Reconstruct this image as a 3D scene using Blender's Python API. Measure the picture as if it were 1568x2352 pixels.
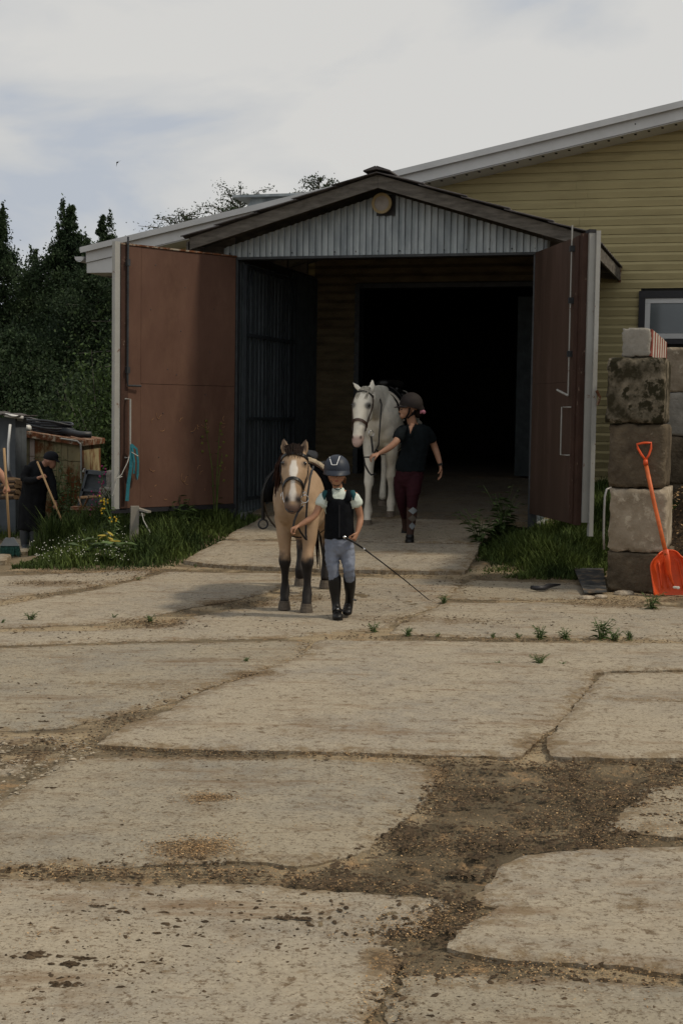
import bpy, bmesh, math, random
import numpy as np
from mathutils import Vector, Matrix, Quaternion
random.seed(7); rng = np.random.default_rng(11)
C = bpy.context.scene.collection
for o in list(bpy.data.objects): bpy.data.objects.remove(o)

# ---------------------------------------------------------------- camera
F = 3267.0; TH = math.atan(226/F); RO = .014
CAM = np.array([0, 0, 1.58])
cf = np.array([0, math.cos(TH), -math.sin(TH)]); cr0 = np.array([1., 0, 0]); cu0 = np.array([0, math.sin(TH), math.cos(TH)])
cr = math.cos(RO)*cr0 + math.sin(RO)*cu0; cu = -math.sin(RO)*cr0 + math.cos(RO)*cu0
cam = bpy.data.objects.new('camera', bpy.data.cameras.new('camera')); C.objects.link(cam)
cam.data.sensor_fit = 'VERTICAL'; cam.data.sensor_height = 36; cam.data.lens = 36*F/2352
cam.data.clip_end = 3000; cam.data.clip_start = .05
M = Matrix(((cr[0], cu[0], -cf[0], CAM[0]), (cr[1], cu[1], -cf[1], CAM[1]), (cr[2], cu[2], -cf[2], CAM[2]), (0, 0, 0, 1)))
cam.matrix_world = M
sc = bpy.context.scene; sc.camera = cam
sc.render.resolution_x = 682; sc.render.resolution_y = 1024

# ---------------------------------------------------------------- building frame and terrain (metres)
YAW = math.radians(16); UX = np.array([math.cos(YAW), -math.sin(YAW)]); DX = np.array([math.sin(YAW), math.cos(YAW)])
O = np.array([-1.262, 17.25])

# ---------------------------------------------------------------- sky and sun
SUN_EL = math.radians(52)
sh = UX*.995 + DX*.09; sh /= np.linalg.norm(sh)
sundir = Vector((sh[0]*math.cos(SUN_EL), sh[1]*math.cos(SUN_EL), math.sin(SUN_EL)))
w = bpy.data.worlds.new('World'); sc.world = w; w.use_nodes = True
nt = w.node_tree; nt.nodes.clear()
def N(nt, t, **k):
    n = nt.nodes.new(t)
    for a, b in k.items(): setattr(n, a, b)
    return n
out = N(nt, 'ShaderNodeOutputWorld'); mix = N(nt, 'ShaderNodeMixShader'); b1 = N(nt, 'ShaderNodeBackground'); b2 = N(nt, 'ShaderNodeBackground')
sky = N(nt, 'ShaderNodeTexSky', sky_type='NISHITA'); sky.sun_disc = False; sky.sun_elevation = SUN_EL
sky.sun_rotation = math.atan2(sundir.x, sundir.y)
b1.inputs[1].default_value = .06; nt.links.new(sky.outputs[0], b1.inputs[0])
tc = N(nt, 'ShaderNodeTexCoord'); mp = N(nt, 'ShaderNodeMapping'); mp.inputs['Scale'].default_value = (1.0, 1.0, 2.6)
n1 = N(nt, 'ShaderNodeTexNoise'); n1.inputs['Scale'].default_value = 4.4; n1.inputs['Detail'].default_value = 6; n1.inputs['Roughness'].default_value = .5; n1.inputs['Distortion'].default_value = .35
rp = N(nt, 'ShaderNodeValToRGB'); e = rp.color_ramp.elements
e[0].position = .38; e[0].color = (.46, .495, .55, 1); e[1].position = .57; e[1].color = (.655, .645, .62, 1)
m_ = e.new(.47); m_.color = (.575, .58, .58, 1)
nt.links.new(tc.outputs['Generated'], mp.inputs[0]); nt.links.new(mp.outputs[0], n1.inputs[0]); nt.links.new(n1.outputs['Fac'], rp.inputs[0])
nt.links.new(rp.outputs[0], b2.inputs[0]); b2.inputs[1].default_value = 1.0
mix.inputs[0].default_value = .93
nt.links.new(b1.outputs[0], mix.inputs[1]); nt.links.new(b2.outputs[0], mix.inputs[2]); nt.links.new(mix.outputs[0], out.inputs[0])
sl = bpy.data.lights.new('sun', 'SUN'); sl.energy = 2.0; sl.angle = math.radians(5); sl.color = (1, .88, .70)
so = bpy.data.objects.new('sun', sl); C.objects.link(so); so.rotation_euler = sundir.to_track_quat('Z', 'Y').to_euler()
sc.view_settings.view_transform = 'Standard'; sc.view_settings.look = 'None'; sc.view_settings.gamma = 1
sc.view_settings.use_curve_mapping = False; sc.view_settings.exposure = .08
sc.cycles.max_bounces = 5; sc.cycles.diffuse_bounces = 3

# ---------------------------------------------------------------- maths helpers
def sm(x):
    x = np.clip(x, 0, 1); return x*x*(3-2*x)
def g(X, Y):
    u = (X-O[0])*UX[0]+(Y-O[1])*UX[1]; v = (X-O[0])*DX[0]+(Y-O[1])*DX[1]
    R = np.interp(v, [-2.7, 0, 3.2], [0, .26, .71]) * sm((u+3.2)/2.6)
    return R - .49*sm((Y-13.5)/8)*sm((-2.0-X)/1.8)
def ray(x, y): return cf + (x-784)/F*cr + (1176-y)/F*cu
def P(x, y, Y):                      # the point at distance Y (m) seen at (x, y)
    d = ray(x, y); return CAM + d*(Y/d[1])
def G(x, y):                         # the ground point seen at (x, y)
    d = ray(x, y); t = 2.
    while t < 80:
        p = CAM + d*t
        if p[2] < g(p[0], p[1]): break
        t += .25
    a, b = t-.25, t
    for k in range(18):
        t = (a+b)/2; p = CAM + d*t
        if p[2] < g(p[0], p[1]): b = t
        else: a = t
    p = CAM + d*t; p[2] = g(p[0], p[1]); return p
def W(u, v, z): return np.array([*(O+u*UX+v*DX), z])
def _h(i, j, s):
    n = (i*374761393 + j*668265263 + s*1442695041) & 0xffffffff
    n = ((n ^ (n >> 13))*1274126177) & 0xffffffff
    return ((n ^ (n >> 16)) & 0xffff)/65535.
def vnoise(x, y, s=0):
    x = np.asarray(x, float); y = np.asarray(y, float)
    i = np.floor(x).astype(np.int64); j = np.floor(y).astype(np.int64); fx = x-i; fy = y-j
    fx = fx*fx*(3-2*fx); fy = fy*fy*(3-2*fy)
    return (_h(i, j, s)*(1-fx)+_h(i+1, j, s)*fx)*(1-fy)+(_h(i, j+1, s)*(1-fx)+_h(i+1, j+1, s)*fx)*fy
def fbm(x, y, s=0, o=4):
    t = 0; a = .5; f = 1
    for k in range(o): t = t + a*vnoise(x*f, y*f, s+k*17); a *= .5; f *= 2.03
    return t
def inpoly(px, py, poly):
    px = np.asarray(px); py = np.asarray(py); r = np.zeros(px.shape, bool); n = len(poly)
    for i in range(n):
        x1, y1 = poly[i][0], poly[i][1]; x2, y2 = poly[(i+1) % n][0], poly[(i+1) % n][1]
        c = ((y1 > py) != (y2 > py)) & (px < (x2-x1)*(py-y1)/((y2-y1) or 1e-9)+x1)
        r ^= c
    return r

# ---------------------------------------------------------------- materials
MATS = {}
def mat(name, col, rough=.8, var=.15, scale=6, col2=None, bump=.15, bscale=None, metal=0, spec=.4, mask=(.45, .6), coord='Object', stretch=(1, 1, 1), island=0, trans=0, detail=6, dirt=None, dscale=2., dmask=(.5, .68), attr=False):
    if name in MATS: return MATS[name]
    if spec == .4 and rough > .52: spec = .12
    m = bpy.data.materials.new(name); m.use_nodes = True; nt = m.node_tree; L = nt.links.new
    bs = nt.nodes['Principled BSDF']; bs.inputs['Roughness'].default_value = rough; bs.inputs['Metallic'].default_value = metal
    bs.inputs['Specular IOR Level'].default_value = spec
    tc = N(nt, 'ShaderNodeTexCoord'); mp = N(nt, 'ShaderNodeMapping'); mp.inputs['Scale'].default_value = stretch
    if coord == 'World':
        ge = N(nt, 'ShaderNodeNewGeometry'); L(ge.outputs['Position'], mp.inputs[0])
    else: L(tc.outputs[coord], mp.inputs[0])
    no = N(nt, 'ShaderNodeTexNoise'); no.inputs['Scale'].default_value = scale; no.inputs['Detail'].default_value = detail; no.inputs['Roughness'].default_value = .62
    L(mp.outputs[0], no.inputs[0])
    cr_ = N(nt, 'ShaderNodeValToRGB'); e = cr_.color_ramp.elements
    c2 = col2 or tuple(c*(1-var*2) for c in col)
    e[0].position = mask[0]-.12; e[0].color = (*c2, 1); e[1].position = mask[1]+.05; e[1].color = (*[min(1, c*(1+var*.5)) for c in col], 1)
    L(no.outputs['Fac'], cr_.inputs[0]); cur = cr_.outputs[0]
    if attr:
        at = N(nt, 'ShaderNodeVertexColor', layer_name='Col'); mx = N(nt, 'ShaderNodeMix', data_type='RGBA', blend_type='MULTIPLY'); mx.inputs[0].default_value = 1
        L(cur, mx.inputs[6]); L(at.outputs[0], mx.inputs[7]); cur = mx.outputs[2]
    if dirt:
        d = N(nt, 'ShaderNodeTexNoise'); d.inputs['Scale'].default_value = dscale; d.inputs['Detail'].default_value = 9; d.inputs['Roughness'].default_value = .68; L(mp.outputs[0], d.inputs[0])
        mr = N(nt, 'ShaderNodeMapRange'); mr.inputs[1].default_value = dmask[0]; mr.inputs[2].default_value = dmask[1]; L(d.outputs['Fac'], mr.inputs[0])
        mx = N(nt, 'ShaderNodeMix', data_type='RGBA'); L(mr.outputs[0], mx.inputs[0]); L(cur, mx.inputs[6]); mx.inputs[7].default_value = (*dirt, 1); cur = mx.outputs[2]
    if island:
        ge = N(nt, 'ShaderNodeNewGeometry'); mr = N(nt, 'ShaderNodeMapRange'); mr.inputs[3].default_value = 1-island; mr.inputs[4].default_value = 1+island
        L(ge.outputs['Random Per Island'], mr.inputs[0]); mx = N(nt, 'ShaderNodeVectorMath', operation='SCALE'); L(cur, mx.inputs[0]); L(mr.outputs[0], mx.inputs['Scale']); cur = mx.outputs[0]
    L(cur, bs.inputs['Base Color'])
    if bump:
        n2 = N(nt, 'ShaderNodeTexNoise'); n2.inputs['Scale'].default_value = bscale or scale*6; n2.inputs['Detail'].default_value = 5; L(mp.outputs[0], n2.inputs[0])
        bp = N(nt, 'ShaderNodeBump'); bp.inputs['Strength'].default_value = bump; bp.inputs['Distance'].default_value = .02
        L(n2.outputs['Fac'], bp.inputs['Height']); L(bp.outputs[0], bs.inputs['Normal'])
    if trans:
        tr = N(nt, 'ShaderNodeBsdfTranslucent'); ms = N(nt, 'ShaderNodeMixShader'); ms.inputs[0].default_value = trans
        L(cur, tr.inputs[0]); L(bs.outputs[0], ms.inputs[1]); L(tr.outputs[0], ms.inputs[2]); L(ms.outputs[0], nt.nodes['Material Output'].inputs[0])
    MATS[name] = m; return m

def concrete_ground(name, base, grey, mud=(.10, .075, .048)):
    m = bpy.data.materials.new(name); m.use_nodes = True; nt = m.node_tree; L = nt.links.new
    bs = nt.nodes['Principled BSDF']; bs.inputs['Roughness'].default_value = .9; bs.inputs['Specular IOR Level'].default_value = .12
    ge = N(nt, 'ShaderNodeNewGeometry')
    def noise(sc_, det=6, ro=.6, st=None):
        n = N(nt, 'ShaderNodeTexNoise'); n.inputs['Scale'].default_value = sc_; n.inputs['Detail'].default_value = det; n.inputs['Roughness'].default_value = ro
        if st:
            mp = N(nt, 'ShaderNodeMapping'); mp.inputs['Scale'].default_value = st; L(ge.outputs['Position'], mp.inputs[0]); L(mp.outputs[0], n.inputs[0])
        else: L(ge.outputs['Position'], n.inputs[0])
        return n.outputs['Fac']
    def rng_(s, a, b, hi=1.):
        r = N(nt, 'ShaderNodeMapRange'); r.inputs[1].default_value = a; r.inputs[2].default_value = b; r.inputs[4].default_value = hi; L(s, r.inputs[0]); return r.outputs[0]
    def mixc(f, a, b):
        x = N(nt, 'ShaderNodeMix', data_type='RGBA'); L(f, x.inputs[0])
        for i, q in ((6, a), (7, b)):
            if isinstance(q, tuple): x.inputs[i].default_value = (*q, 1)
            else: L(q, x.inputs[i])
        return x.outputs[2]
    c = mixc(rng_(noise(1.1, 5, .6), .42, .60), base, grey)
    c = mixc(rng_(noise(9, 8, .7), .40, .66, .6), c, tuple(x*1.22 for x in base))
    c = mixc(rng_(noise(55, 4, .7), .50, .72, .45), c, tuple(x*.6 for x in base))
    c = mixc(rng_(noise(2.2, 9, .72), .545, .66, .55), c, (base[0]*.62, base[1]*.52, base[2]*.42))
    c = mixc(rng_(noise(17, 9, .8), .545, .60, .8), c, mud)
    c = mixc(rng_(noise(62, 7, .8), .535, .60, .8), c, (mud[0]*.8, mud[1]*.8, mud[2]*.8))
    c = mixc(rng_(noise(85, 4, .7), .40, .33, .5), c, (.55, .48, .37))
    c = mixc(rng_(noise(1.6, 12, .8, (.5, 2.2, 1)), .53, .62, .65), c, (mud[0]*1.5, mud[1]*1.4, mud[2]*1.3))
    at = N(nt, 'ShaderNodeVertexColor', layer_name='Edge'); sx = N(nt, 'ShaderNodeSeparateColor'); L(at.outputs[0], sx.inputs[0])
    ad = N(nt, 'ShaderNodeMath', operation='MULTIPLY_ADD'); L(sx.outputs[0], ad.inputs[0]); ad.inputs[1].default_value = .15; L(noise(8, 9, .75), ad.inputs[2])
    c = mixc(rng_(ad.outputs[0], .60, .72, .85), c, (.20, .148, .088)); ad2 = N(nt, 'ShaderNodeMath', operation='MULTIPLY_ADD'); L(sx.outputs[0], ad2.inputs[0]); ad2.inputs[1].default_value = .12; L(noise(30, 9, .8), ad2.inputs[2])
    c = mixc(rng_(ad2.outputs[0], .62, .70, .7), c, mud)
    ad3 = N(nt, 'ShaderNodeMath', operation='MULTIPLY_ADD'); L(sx.outputs[1], ad3.inputs[0]); ad3.inputs[1].default_value = .31; L(noise(10, 10, .8), ad3.inputs[2])
    c = mixc(rng_(ad3.outputs[0], .60, .72, .9), c, (.185, .138, .085)); ad4 = N(nt, 'ShaderNodeMath', operation='MULTIPLY_ADD'); L(sx.outputs[1], ad4.inputs[0]); ad4.inputs[1].default_value = .24; L(noise(36, 9, .8), ad4.inputs[2])
    c = mixc(rng_(ad4.outputs[0], .64, .70, .8), c, (mud[0]*.75, mud[1]*.75, mud[2]*.75)); ad5 = N(nt, 'ShaderNodeMath', operation='MULTIPLY_ADD'); L(sx.outputs[1], ad5.inputs[0]); ad5.inputs[1].default_value = .14; L(noise(120, 3, .6), ad5.inputs[2])
    c = mixc(rng_(ad5.outputs[0], .68, .74, .7), c, (.36, .23, .11))
    L(c, bs.inputs['Base Color'])
    bp = N(nt, 'ShaderNodeBump'); bp.inputs['Strength'].default_value = .45; bp.inputs['Distance'].default_value = .012; L(noise(26, 8, .72), bp.inputs['Height'])
    bp2 = N(nt, 'ShaderNodeBump'); bp2.inputs['Strength'].default_value = .5; bp2.inputs['Distance'].default_value = .03; L(noise(3.5, 6, .6), bp2.inputs['Height']); L(bp.outputs[0], bp2.inputs['Normal'])
    L(bp2.outputs[0], bs.inputs['Normal']); return m

# ---------------------------------------------------------------- mesh helpers
class MB:
    def __init__(s): s.v = []; s.f = []
    def add(s, vs, fs):
        k = len(s.v); s.v += [tuple(map(float, p)) for p in vs]; s.f += [tuple(i+k for i in f) for f in fs]; return s
    def hexa(s, p8):                 # four bottom corners, four top corners
        return s.add(p8, [(3, 2, 1, 0), (4, 5, 6, 7), (0, 1, 5, 4), (1, 2, 6, 5), (2, 3, 7, 6), (3, 0, 4, 7)])
    def box(s, a, b):
        x0, y0, z0 = a; x1, y1, z1 = b
        return s.hexa([(x0, y0, z0), (x1, y0, z0), (x1, y1, z0), (x0, y1, z0), (x0, y0, z1), (x1, y0, z1), (x1, y1, z1), (x0, y1, z1)])
    def obox(s, c, ax, ay, az, sx, sy, sz):   # centre, three axes, half sizes
        c = np.array(c); ax, ay, az = [np.array(q, float)/np.linalg.norm(q) for q in (ax, ay, az)]
        q = lambda i, j, k: c+ax*i*sx+ay*j*sy+az*k*sz
        return s.hexa([q(-1, -1, -1), q(1, -1, -1), q(1, 1, -1), q(-1, 1, -1), q(-1, -1, 1), q(1, -1, 1), q(1, 1, 1), q(-1, 1, 1)])
    def tube(s, pts, r, n=8, closed=False, flat=1.):
        pts = [np.array(p, float) for p in pts]; rs = r if hasattr(r, '__len__') else [r]*len(pts)
        k = len(pts); rings = []; prev = None
        for i, p in enumerate(pts):
            if closed: t = pts[(i+1) % k]-pts[i-1]
            else: t = pts[min(i+1, k-1)]-pts[max(i-1, 0)]
            t = t/(np.linalg.norm(t)+1e-9)
            if prev is None:
                a = np.cross(t, (0, 0, 1)); 
                if np.linalg.norm(a) < .1: a = np.cross(t, (0, 1, 0))
            else: a = prev - t*(prev@t)
            a = a/np.linalg.norm(a); prev = a; b = np.cross(t, a)
            rings.append([p+rs[i]*(math.cos(2*math.pi*j/n)*a+flat*math.sin(2*math.pi*j/n)*b) for j in range(n)])
        vs = [q for rg in rings for q in rg]; fs = []
        for i in range(k if closed else k-1):
            for j in range(n):
                a0 = i*n+j; a1 = i*n+(j+1) % n; b0 = ((i+1) % k)*n+j; b1 = ((i+1) % k)*n+(j+1) % n
                fs.append((a0, a1, b1, b0))
        if not closed: fs += [tuple(range(n-1, -1, -1)), tuple(range((k-1)*n, k*n))]
        return s.add(vs, fs)
    def strap(s, pts, nrm, wd, th):  # flat strap along pts; nrm = outward normals
        pts = [np.array(p, float) for p in pts]; k = len(pts); vs = []
        for i, p in enumerate(pts):
            t = pts[min(i+1, k-1)]-pts[max(i-1, 0)]; t /= np.linalg.norm(t)+1e-9
            n_ = np.array(nrm[i] if isinstance(nrm, list) else nrm, float); n_ /= np.linalg.norm(n_); b = np.cross(t, n_); b /= np.linalg.norm(b)+1e-9
            vs += [p-b*wd/2, p+b*wd/2, p+b*wd/2+n_*th, p-b*wd/2+n_*th]
        fs = []
        for i in range(k-1):
            for j in range(4): fs.append((i*4+j, i*4+(j+1) % 4, i*4+4+(j+1) % 4, i*4+4+j))
        fs += [(3, 2, 1, 0), (k*4-4, k*4-3, k*4-2, k*4-1)]
        return s.add(vs, fs)
    def ell(s, c, r, n=12, m=8, rot=None):
        c = np.array(c, float); vs = []; R = np.array(rot) if rot is not None else np.eye(3)
        for i in range(1, m):
            a = math.pi*i/m
            for j in range(n):
                b = 2*math.pi*j/n; vs.append(c+R@np.array([r[0]*math.sin(a)*math.cos(b), r[1]*math.sin(a)*math.sin(b), r[2]*math.cos(a)]))
        vs += [c+R@np.array([0, 0, r[2]]), c-R@np.array([0, 0, r[2]])]; T = len(vs)-2; B = T+1; fs = []
        for i in range(m-2):
            for j in range(n): fs.append((i*n+j, (i+1)*n+j, (i+1)*n+(j+1) % n, i*n+(j+1) % n))
        for j in range(n): fs += [(T, j, (j+1) % n), (B, (m-2)*n+(j+1) % n, (m-2)*n+j)]
        return s.add(vs, fs)
    def loft(s, st, side=(1, 0, 0), n=14, sub=3):    # st: rows (x,y,z,a,b)
        st = np.array(st, float); k = len(st); out = []
        for i in range(k-1):
            p0, p1, p2, p3 = st[max(i-1, 0)], st[i], st[i+1], st[min(i+2, k-1)]
            for j in range(sub):
                t = j/sub; out.append(.5*((2*p1)+(-p0+p2)*t+(2*p0-5*p1+4*p2-p3)*t*t+(-p0+3*p1-3*p2+p3)*t**3))
        out.append(st[-1]); st = np.array(out); k = len(st); vs = []; side = np.array(side, float)
        for i in range(k):
            t = st[min(i+1, k-1), :3]-st[max(i-1, 0), :3]; t /= np.linalg.norm(t)+1e-9
            a = side-t*(side@t); a /= np.linalg.norm(a)+1e-9; b = np.cross(t, a)
            for j in range(n):
                an = 2*math.pi*j/n; vs.append(st[i, :3]+a*st[i, 3]*math.cos(an)+b*st[i, 4]*math.sin(an))
        for e_, i in ((-1, 0), (1, k-1)):              # rounded tips
            j = 1 if i == 0 else k-2
            t = st[i, :3]-st[j, :3]; t /= np.linalg.norm(t)+1e-9; vs.append(st[i, :3]+t*min(st[i, 3], st[i, 4])*.55)
        fs = []
        for i in range(k-1):
            for j in range(n): fs.append((i*n+j, i*n+(j+1) % n, (i+1)*n+(j+1) % n, (i+1)*n+j))
        A = k*n; B = A+1
        for j in range(n): fs += [(A, (j+1) % n, j), (B, (k-1)*n+j, (k-1)*n+(j+1) % n)]
        return s.add(vs, fs)
    def build(s, name, m, parent=None, smooth=False, origin=None, bevel=0):
        me = bpy.data.meshes.new(name); off = np.array(origin if origin is not None else (0, 0, 0), float)
        V = np.array(s.v, float)-off; me.from_pydata(V.tolist(), [], s.f)
        if bevel:
            bm = bmesh.new(); bm.from_mesh(me); bmesh.ops.bevel(bm, geom=list(bm.edges), offset=bevel, segments=1, affect='EDGES'); bm.to_mesh(me); bm.free()
        me.materials.append(m)
        if smooth: me.polygons.foreach_set('use_smooth', [True]*len(me.polygons))
        me.update(); o = bpy.data.objects.new(name, me); C.objects.link(o)
        if parent is not None: o.parent = parent
        if origin is not None and parent is None: o.location = off
        return o
def thing(name, label, cat, loc=(0, 0, 0), rz=0, group=None):
    o = bpy.data.objects.new(name, None); o.empty_display_size = .1; C.objects.link(o)
    o.location = loc; o.rotation_euler = (0, 0, rz); o['label'] = label; o['category'] = cat
    if group: o['group'] = group
    return o
def tag(o, label=None, cat=None, group=None, kind=None):
    if label: o['label'] = label
    if cat: o['category'] = cat
    if group: o['group'] = group
    if kind: o['kind'] = kind
    return o
def rawmesh(name, V, Fc, m, nper=None, parent=None, smooth=False):     # fast numpy mesh
    me = bpy.data.meshes.new(name); V = np.asarray(V, np.float32); Fc = np.asarray(Fc, np.int32)
    me.vertices.add(len(V)); me.vertices.foreach_set('co', V.ravel())
    k = Fc.shape[1]; me.loops.add(Fc.size); me.loops.foreach_set('vertex_index', Fc.ravel())
    me.polygons.add(len(Fc)); me.polygons.foreach_set('loop_start', np.arange(0, Fc.size, k, dtype=np.int32)); me.polygons.foreach_set('loop_total', np.full(len(Fc), k, np.int32))
    if smooth: me.polygons.foreach_set('use_smooth', np.ones(len(Fc), bool))
    me.materials.append(m); me.update(calc_edges=True); me.validate()
    o = bpy.data.objects.new(name, me); C.objects.link(o)
    if parent is not None: o.parent = parent
    return o
def blob(name, mb, m, parent, voxel, it=3, colfn=None, origin=None, disp=0):   # union of the closed shapes in mb as one continuous skin
    tmp = mb.build('tmp', m); md = tmp.modifiers.new('r', 'REMESH'); md.mode = 'VOXEL'; md.voxel_size = voxel; md.use_smooth_shade = True
    if it:
        s2 = tmp.modifiers.new('s', 'SMOOTH'); s2.factor = .5; s2.iterations = it
    dg = bpy.context.evaluated_depsgraph_get(); me = bpy.data.meshes.new_from_object(tmp.evaluated_get(dg)); me.name = name
    bpy.data.objects.remove(tmp)
    V = np.empty(len(me.vertices)*3, np.float32); me.vertices.foreach_get('co', V); V = V.reshape(-1, 3)
    if colfn:
        Nn = np.empty(len(me.vertices)*3, np.float32); me.vertices.foreach_get('normal', Nn)
        c = colfn(V.astype(float), Nn.reshape(-1, 3)); ca = me.color_attributes.new('Col', 'FLOAT_COLOR', 'POINT')
        ca.data.foreach_set('color', np.concatenate([c, np.ones((len(c), 1))], 1).astype(np.float32).ravel())
    if disp:                         # folds in cloth, muscle under the coat
        am, fr, st_ = disp; Nn = np.empty(len(me.vertices)*3, np.float32); me.vertices.foreach_get('normal', Nn); Nn = Nn.reshape(-1, 3); Vd = V.astype(float)
        if st_ < 0: h_ = fbm((Vd[:, 0]+Vd[:, 1]*.7)*fr, Vd[:, 2]*fr*.8+Vd[:, 1]*fr*.5, 7, 2)-.38
        else: h_ = .32-np.abs(fbm((Vd[:, 0]-Vd[:, 1]*.6+.5*Vd[:, 2])*fr, (Vd[:, 2]-.35*Vd[:, 0])*fr*st_, 7, 3)-.44)*2.6
        V = (V+Nn*(h_*am)[:, None]).astype(np.float32); me.vertices.foreach_set('co', V.ravel())
    if origin is not None: V = V-np.array(origin, np.float32); me.vertices.foreach_set('co', V.ravel())
    if not me.materials: me.materials.append(m)
    me.polygons.foreach_set('use_smooth', np.ones(len(me.polygons), bool)); me.update()
    o = bpy.data.objects.new(name, me); C.objects.link(o)
    if parent is not None: o.parent = parent
    return o
# ================================================================ GROUND
M_conc = concrete_ground('yard_concrete', (.335, .290, .218), (.272, .245, .200), (.115, .078, .045))
M_conc2 = concrete_ground('grey_concrete', (.30, .26, .192), (.242, .222, .182), (.105, .074, .045))
M_mud = mat('yard_mud', (.32, .26, .172), .95, col2=(.22, .17, .108), scale=5, mask=(.42, .58), bump=.8, bscale=60, coord='World', spec=.15, detail=9, dirt=(.28, .185, .10), dscale=9, dmask=(.55, .66), attr=True)
xs = np.unique(np.concatenate([np.array([-900, -400, -150, -60, -30, -18, -12, -9, -7.5, -6.5, -5.5, -5]), np.arange(-4.6, -3, .2), np.arange(-3, 3.6, .036), np.arange(3.7, 7, .25), np.array([8, 10, 14, 20, 40, 90, 200, 500, 900])]))
ys = np.unique(np.concatenate([np.array([-60, -20, -8, -2, 1, 2.4]), np.arange(2.9, 9, .04), np.arange(9, 15, .06), np.arange(15, 26, .25), np.array([27, 29, 32, 36, 42, 50, 60, 80, 120, 200, 400, 900, 2000])]))
GX, GY = np.meshgrid(xs, ys); Z = g(GX, GY)
near = (GX > -3.2) & (GX < 3.8) & (GY < 15) & (GY > 2)
Z = Z - np.where(near, .010 - .022*(fbm(GX*5, GY*5, 3)-.5) - .016*(fbm(GX*22, GY*22, 9, 3)-.45), .03)
uu_ = (GX-O[0])*UX[0]+(GY-O[1])*UX[1]; vv_ = (GX-O[0])*DX[0]+(GY-O[1])*DX[1]
Z = np.where((uu_ > .1) & (uu_ < 3.5) & (vv_ > -.5), Z-.06, Z)
# wheel and hoof ridges in the mud patch
mudpoly = [G(x, y)[:2] for x, y in ((980, 1750), (1568, 1750), (1750, 1760), (1750, 1930), (1300, 1960), (1170, 1985), (1112, 2070), (1050, 2165), (895, 2228), (868, 2165), (892, 2134), (965, 2128), (1018, 2064), (830, 2048), (650, 2032), (850, 1950), (960, 1850))]
mm = inpoly(GX, GY, mudpoly)
rid = np.sin((GY+.12*GX)*62+3*fbm(GX*3, GY*3, 5))*fbm(GX*4, GY*6, 31)
Z = np.where(mm, Z-.012+.020*rid+.035*(fbm(GX*9, GY*14, 41)-.45), Z)
nx, ny = len(xs), len(ys); idx = np.arange(nx*ny).reshape(ny, nx)
Fq = np.stack([idx[:-1, :-1], idx[:-1, 1:], idx[1:, 1:], idx[1:, :-1]], -1).reshape(-1, 4)
def poly_dist(X, Y, poly):
    d = np.full(X.shape, 99.)
    for i in range(len(poly)):
        a, b = np.array(poly[i]), np.array(poly[(i+1) % len(poly)]); ab = b-a; t = np.clip(((X-a[0])*ab[0]+(Y-a[1])*ab[1])/(ab@ab+1e-12), 0, 1); d = np.minimum(d, np.hypot(X-a[0]-t*ab[0], Y-a[1]-t*ab[1]))
    return d
ground = rawmesh('ground', np.stack([GX.ravel(), GY.ravel(), Z.ravel()], 1), Fq, M_mud, smooth=True); tag(ground, kind='structure')
dm = np.where(mm, poly_dist(GX, GY, mudpoly), -poly_dist(GX, GY, mudpoly)); wet = sm((dm+.12+(fbm(GX*6, GY*6, 61)-.45)*.35)/.2)
tone_ = 1-.74*wet*(.78+.7*(fbm(GX*3.3, GY*5, 71)-.45)) - .5*sm((fbm(GX*1.3, GY*2.4, 81, 5)-.45)/.08)*(1-wet)*near
tone_ = np.clip(np.where(near, tone_, .62), .2, 1); ca = ground.data.color_attributes.new('Col', 'FLOAT_COLOR', 'POINT')
ca.data.foreach_set('color', np.stack([tone_, tone_*.985, tone_*.96, np.ones_like(tone_)], -1).astype(np.float32).ravel())

from mathutils.geometry import delaunay_2d_cdt
STAIN = []                           # trodden dirt patches on the slabs: centre, half axes (m), strength
for cx, cy, rx, ry, k in ((475, 1834, 60, 12, 1), (450, 1950, 100, 26, 1), (200, 2003, 220, 18, 1), (480, 2010, 120, 16, 1), (345, 1431, 90, 14, .9), (545, 1386, 110, 10, .9), (700, 1372, 60, 14, .6), (580, 1551, 80, 12, .8), (880, 2212, 70, 34, 1), (300, 1652, 90, 24, .8), (450, 1738, 260, 12, .8), (1225, 1712, 70, 22, .7), (1400, 1386, 160, 12, .7), (80, 1720, 140, 40, .8), (330, 1575, 240, 14, .45), (1000, 1425, 200, 12, .5), (1450, 2080, 60, 30, .5), (930, 1275, 60, 10, .4), (300, 2220, 130, 40, .35), (820, 2032, 170, 14, 1), (1010, 1775, 60, 30, .9), (1380, 1925, 120, 20, .9), (700, 1690, 120, 14, .4), (120, 1340, 120, 10, .7)):
    c_ = G(cx, cy); STAIN.append((c_[0], c_[1], abs(G(cx+rx, cy)[0]-c_[0]), max(.05, abs(G(cx, cy-ry)[1]-c_[1])), k))
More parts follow.
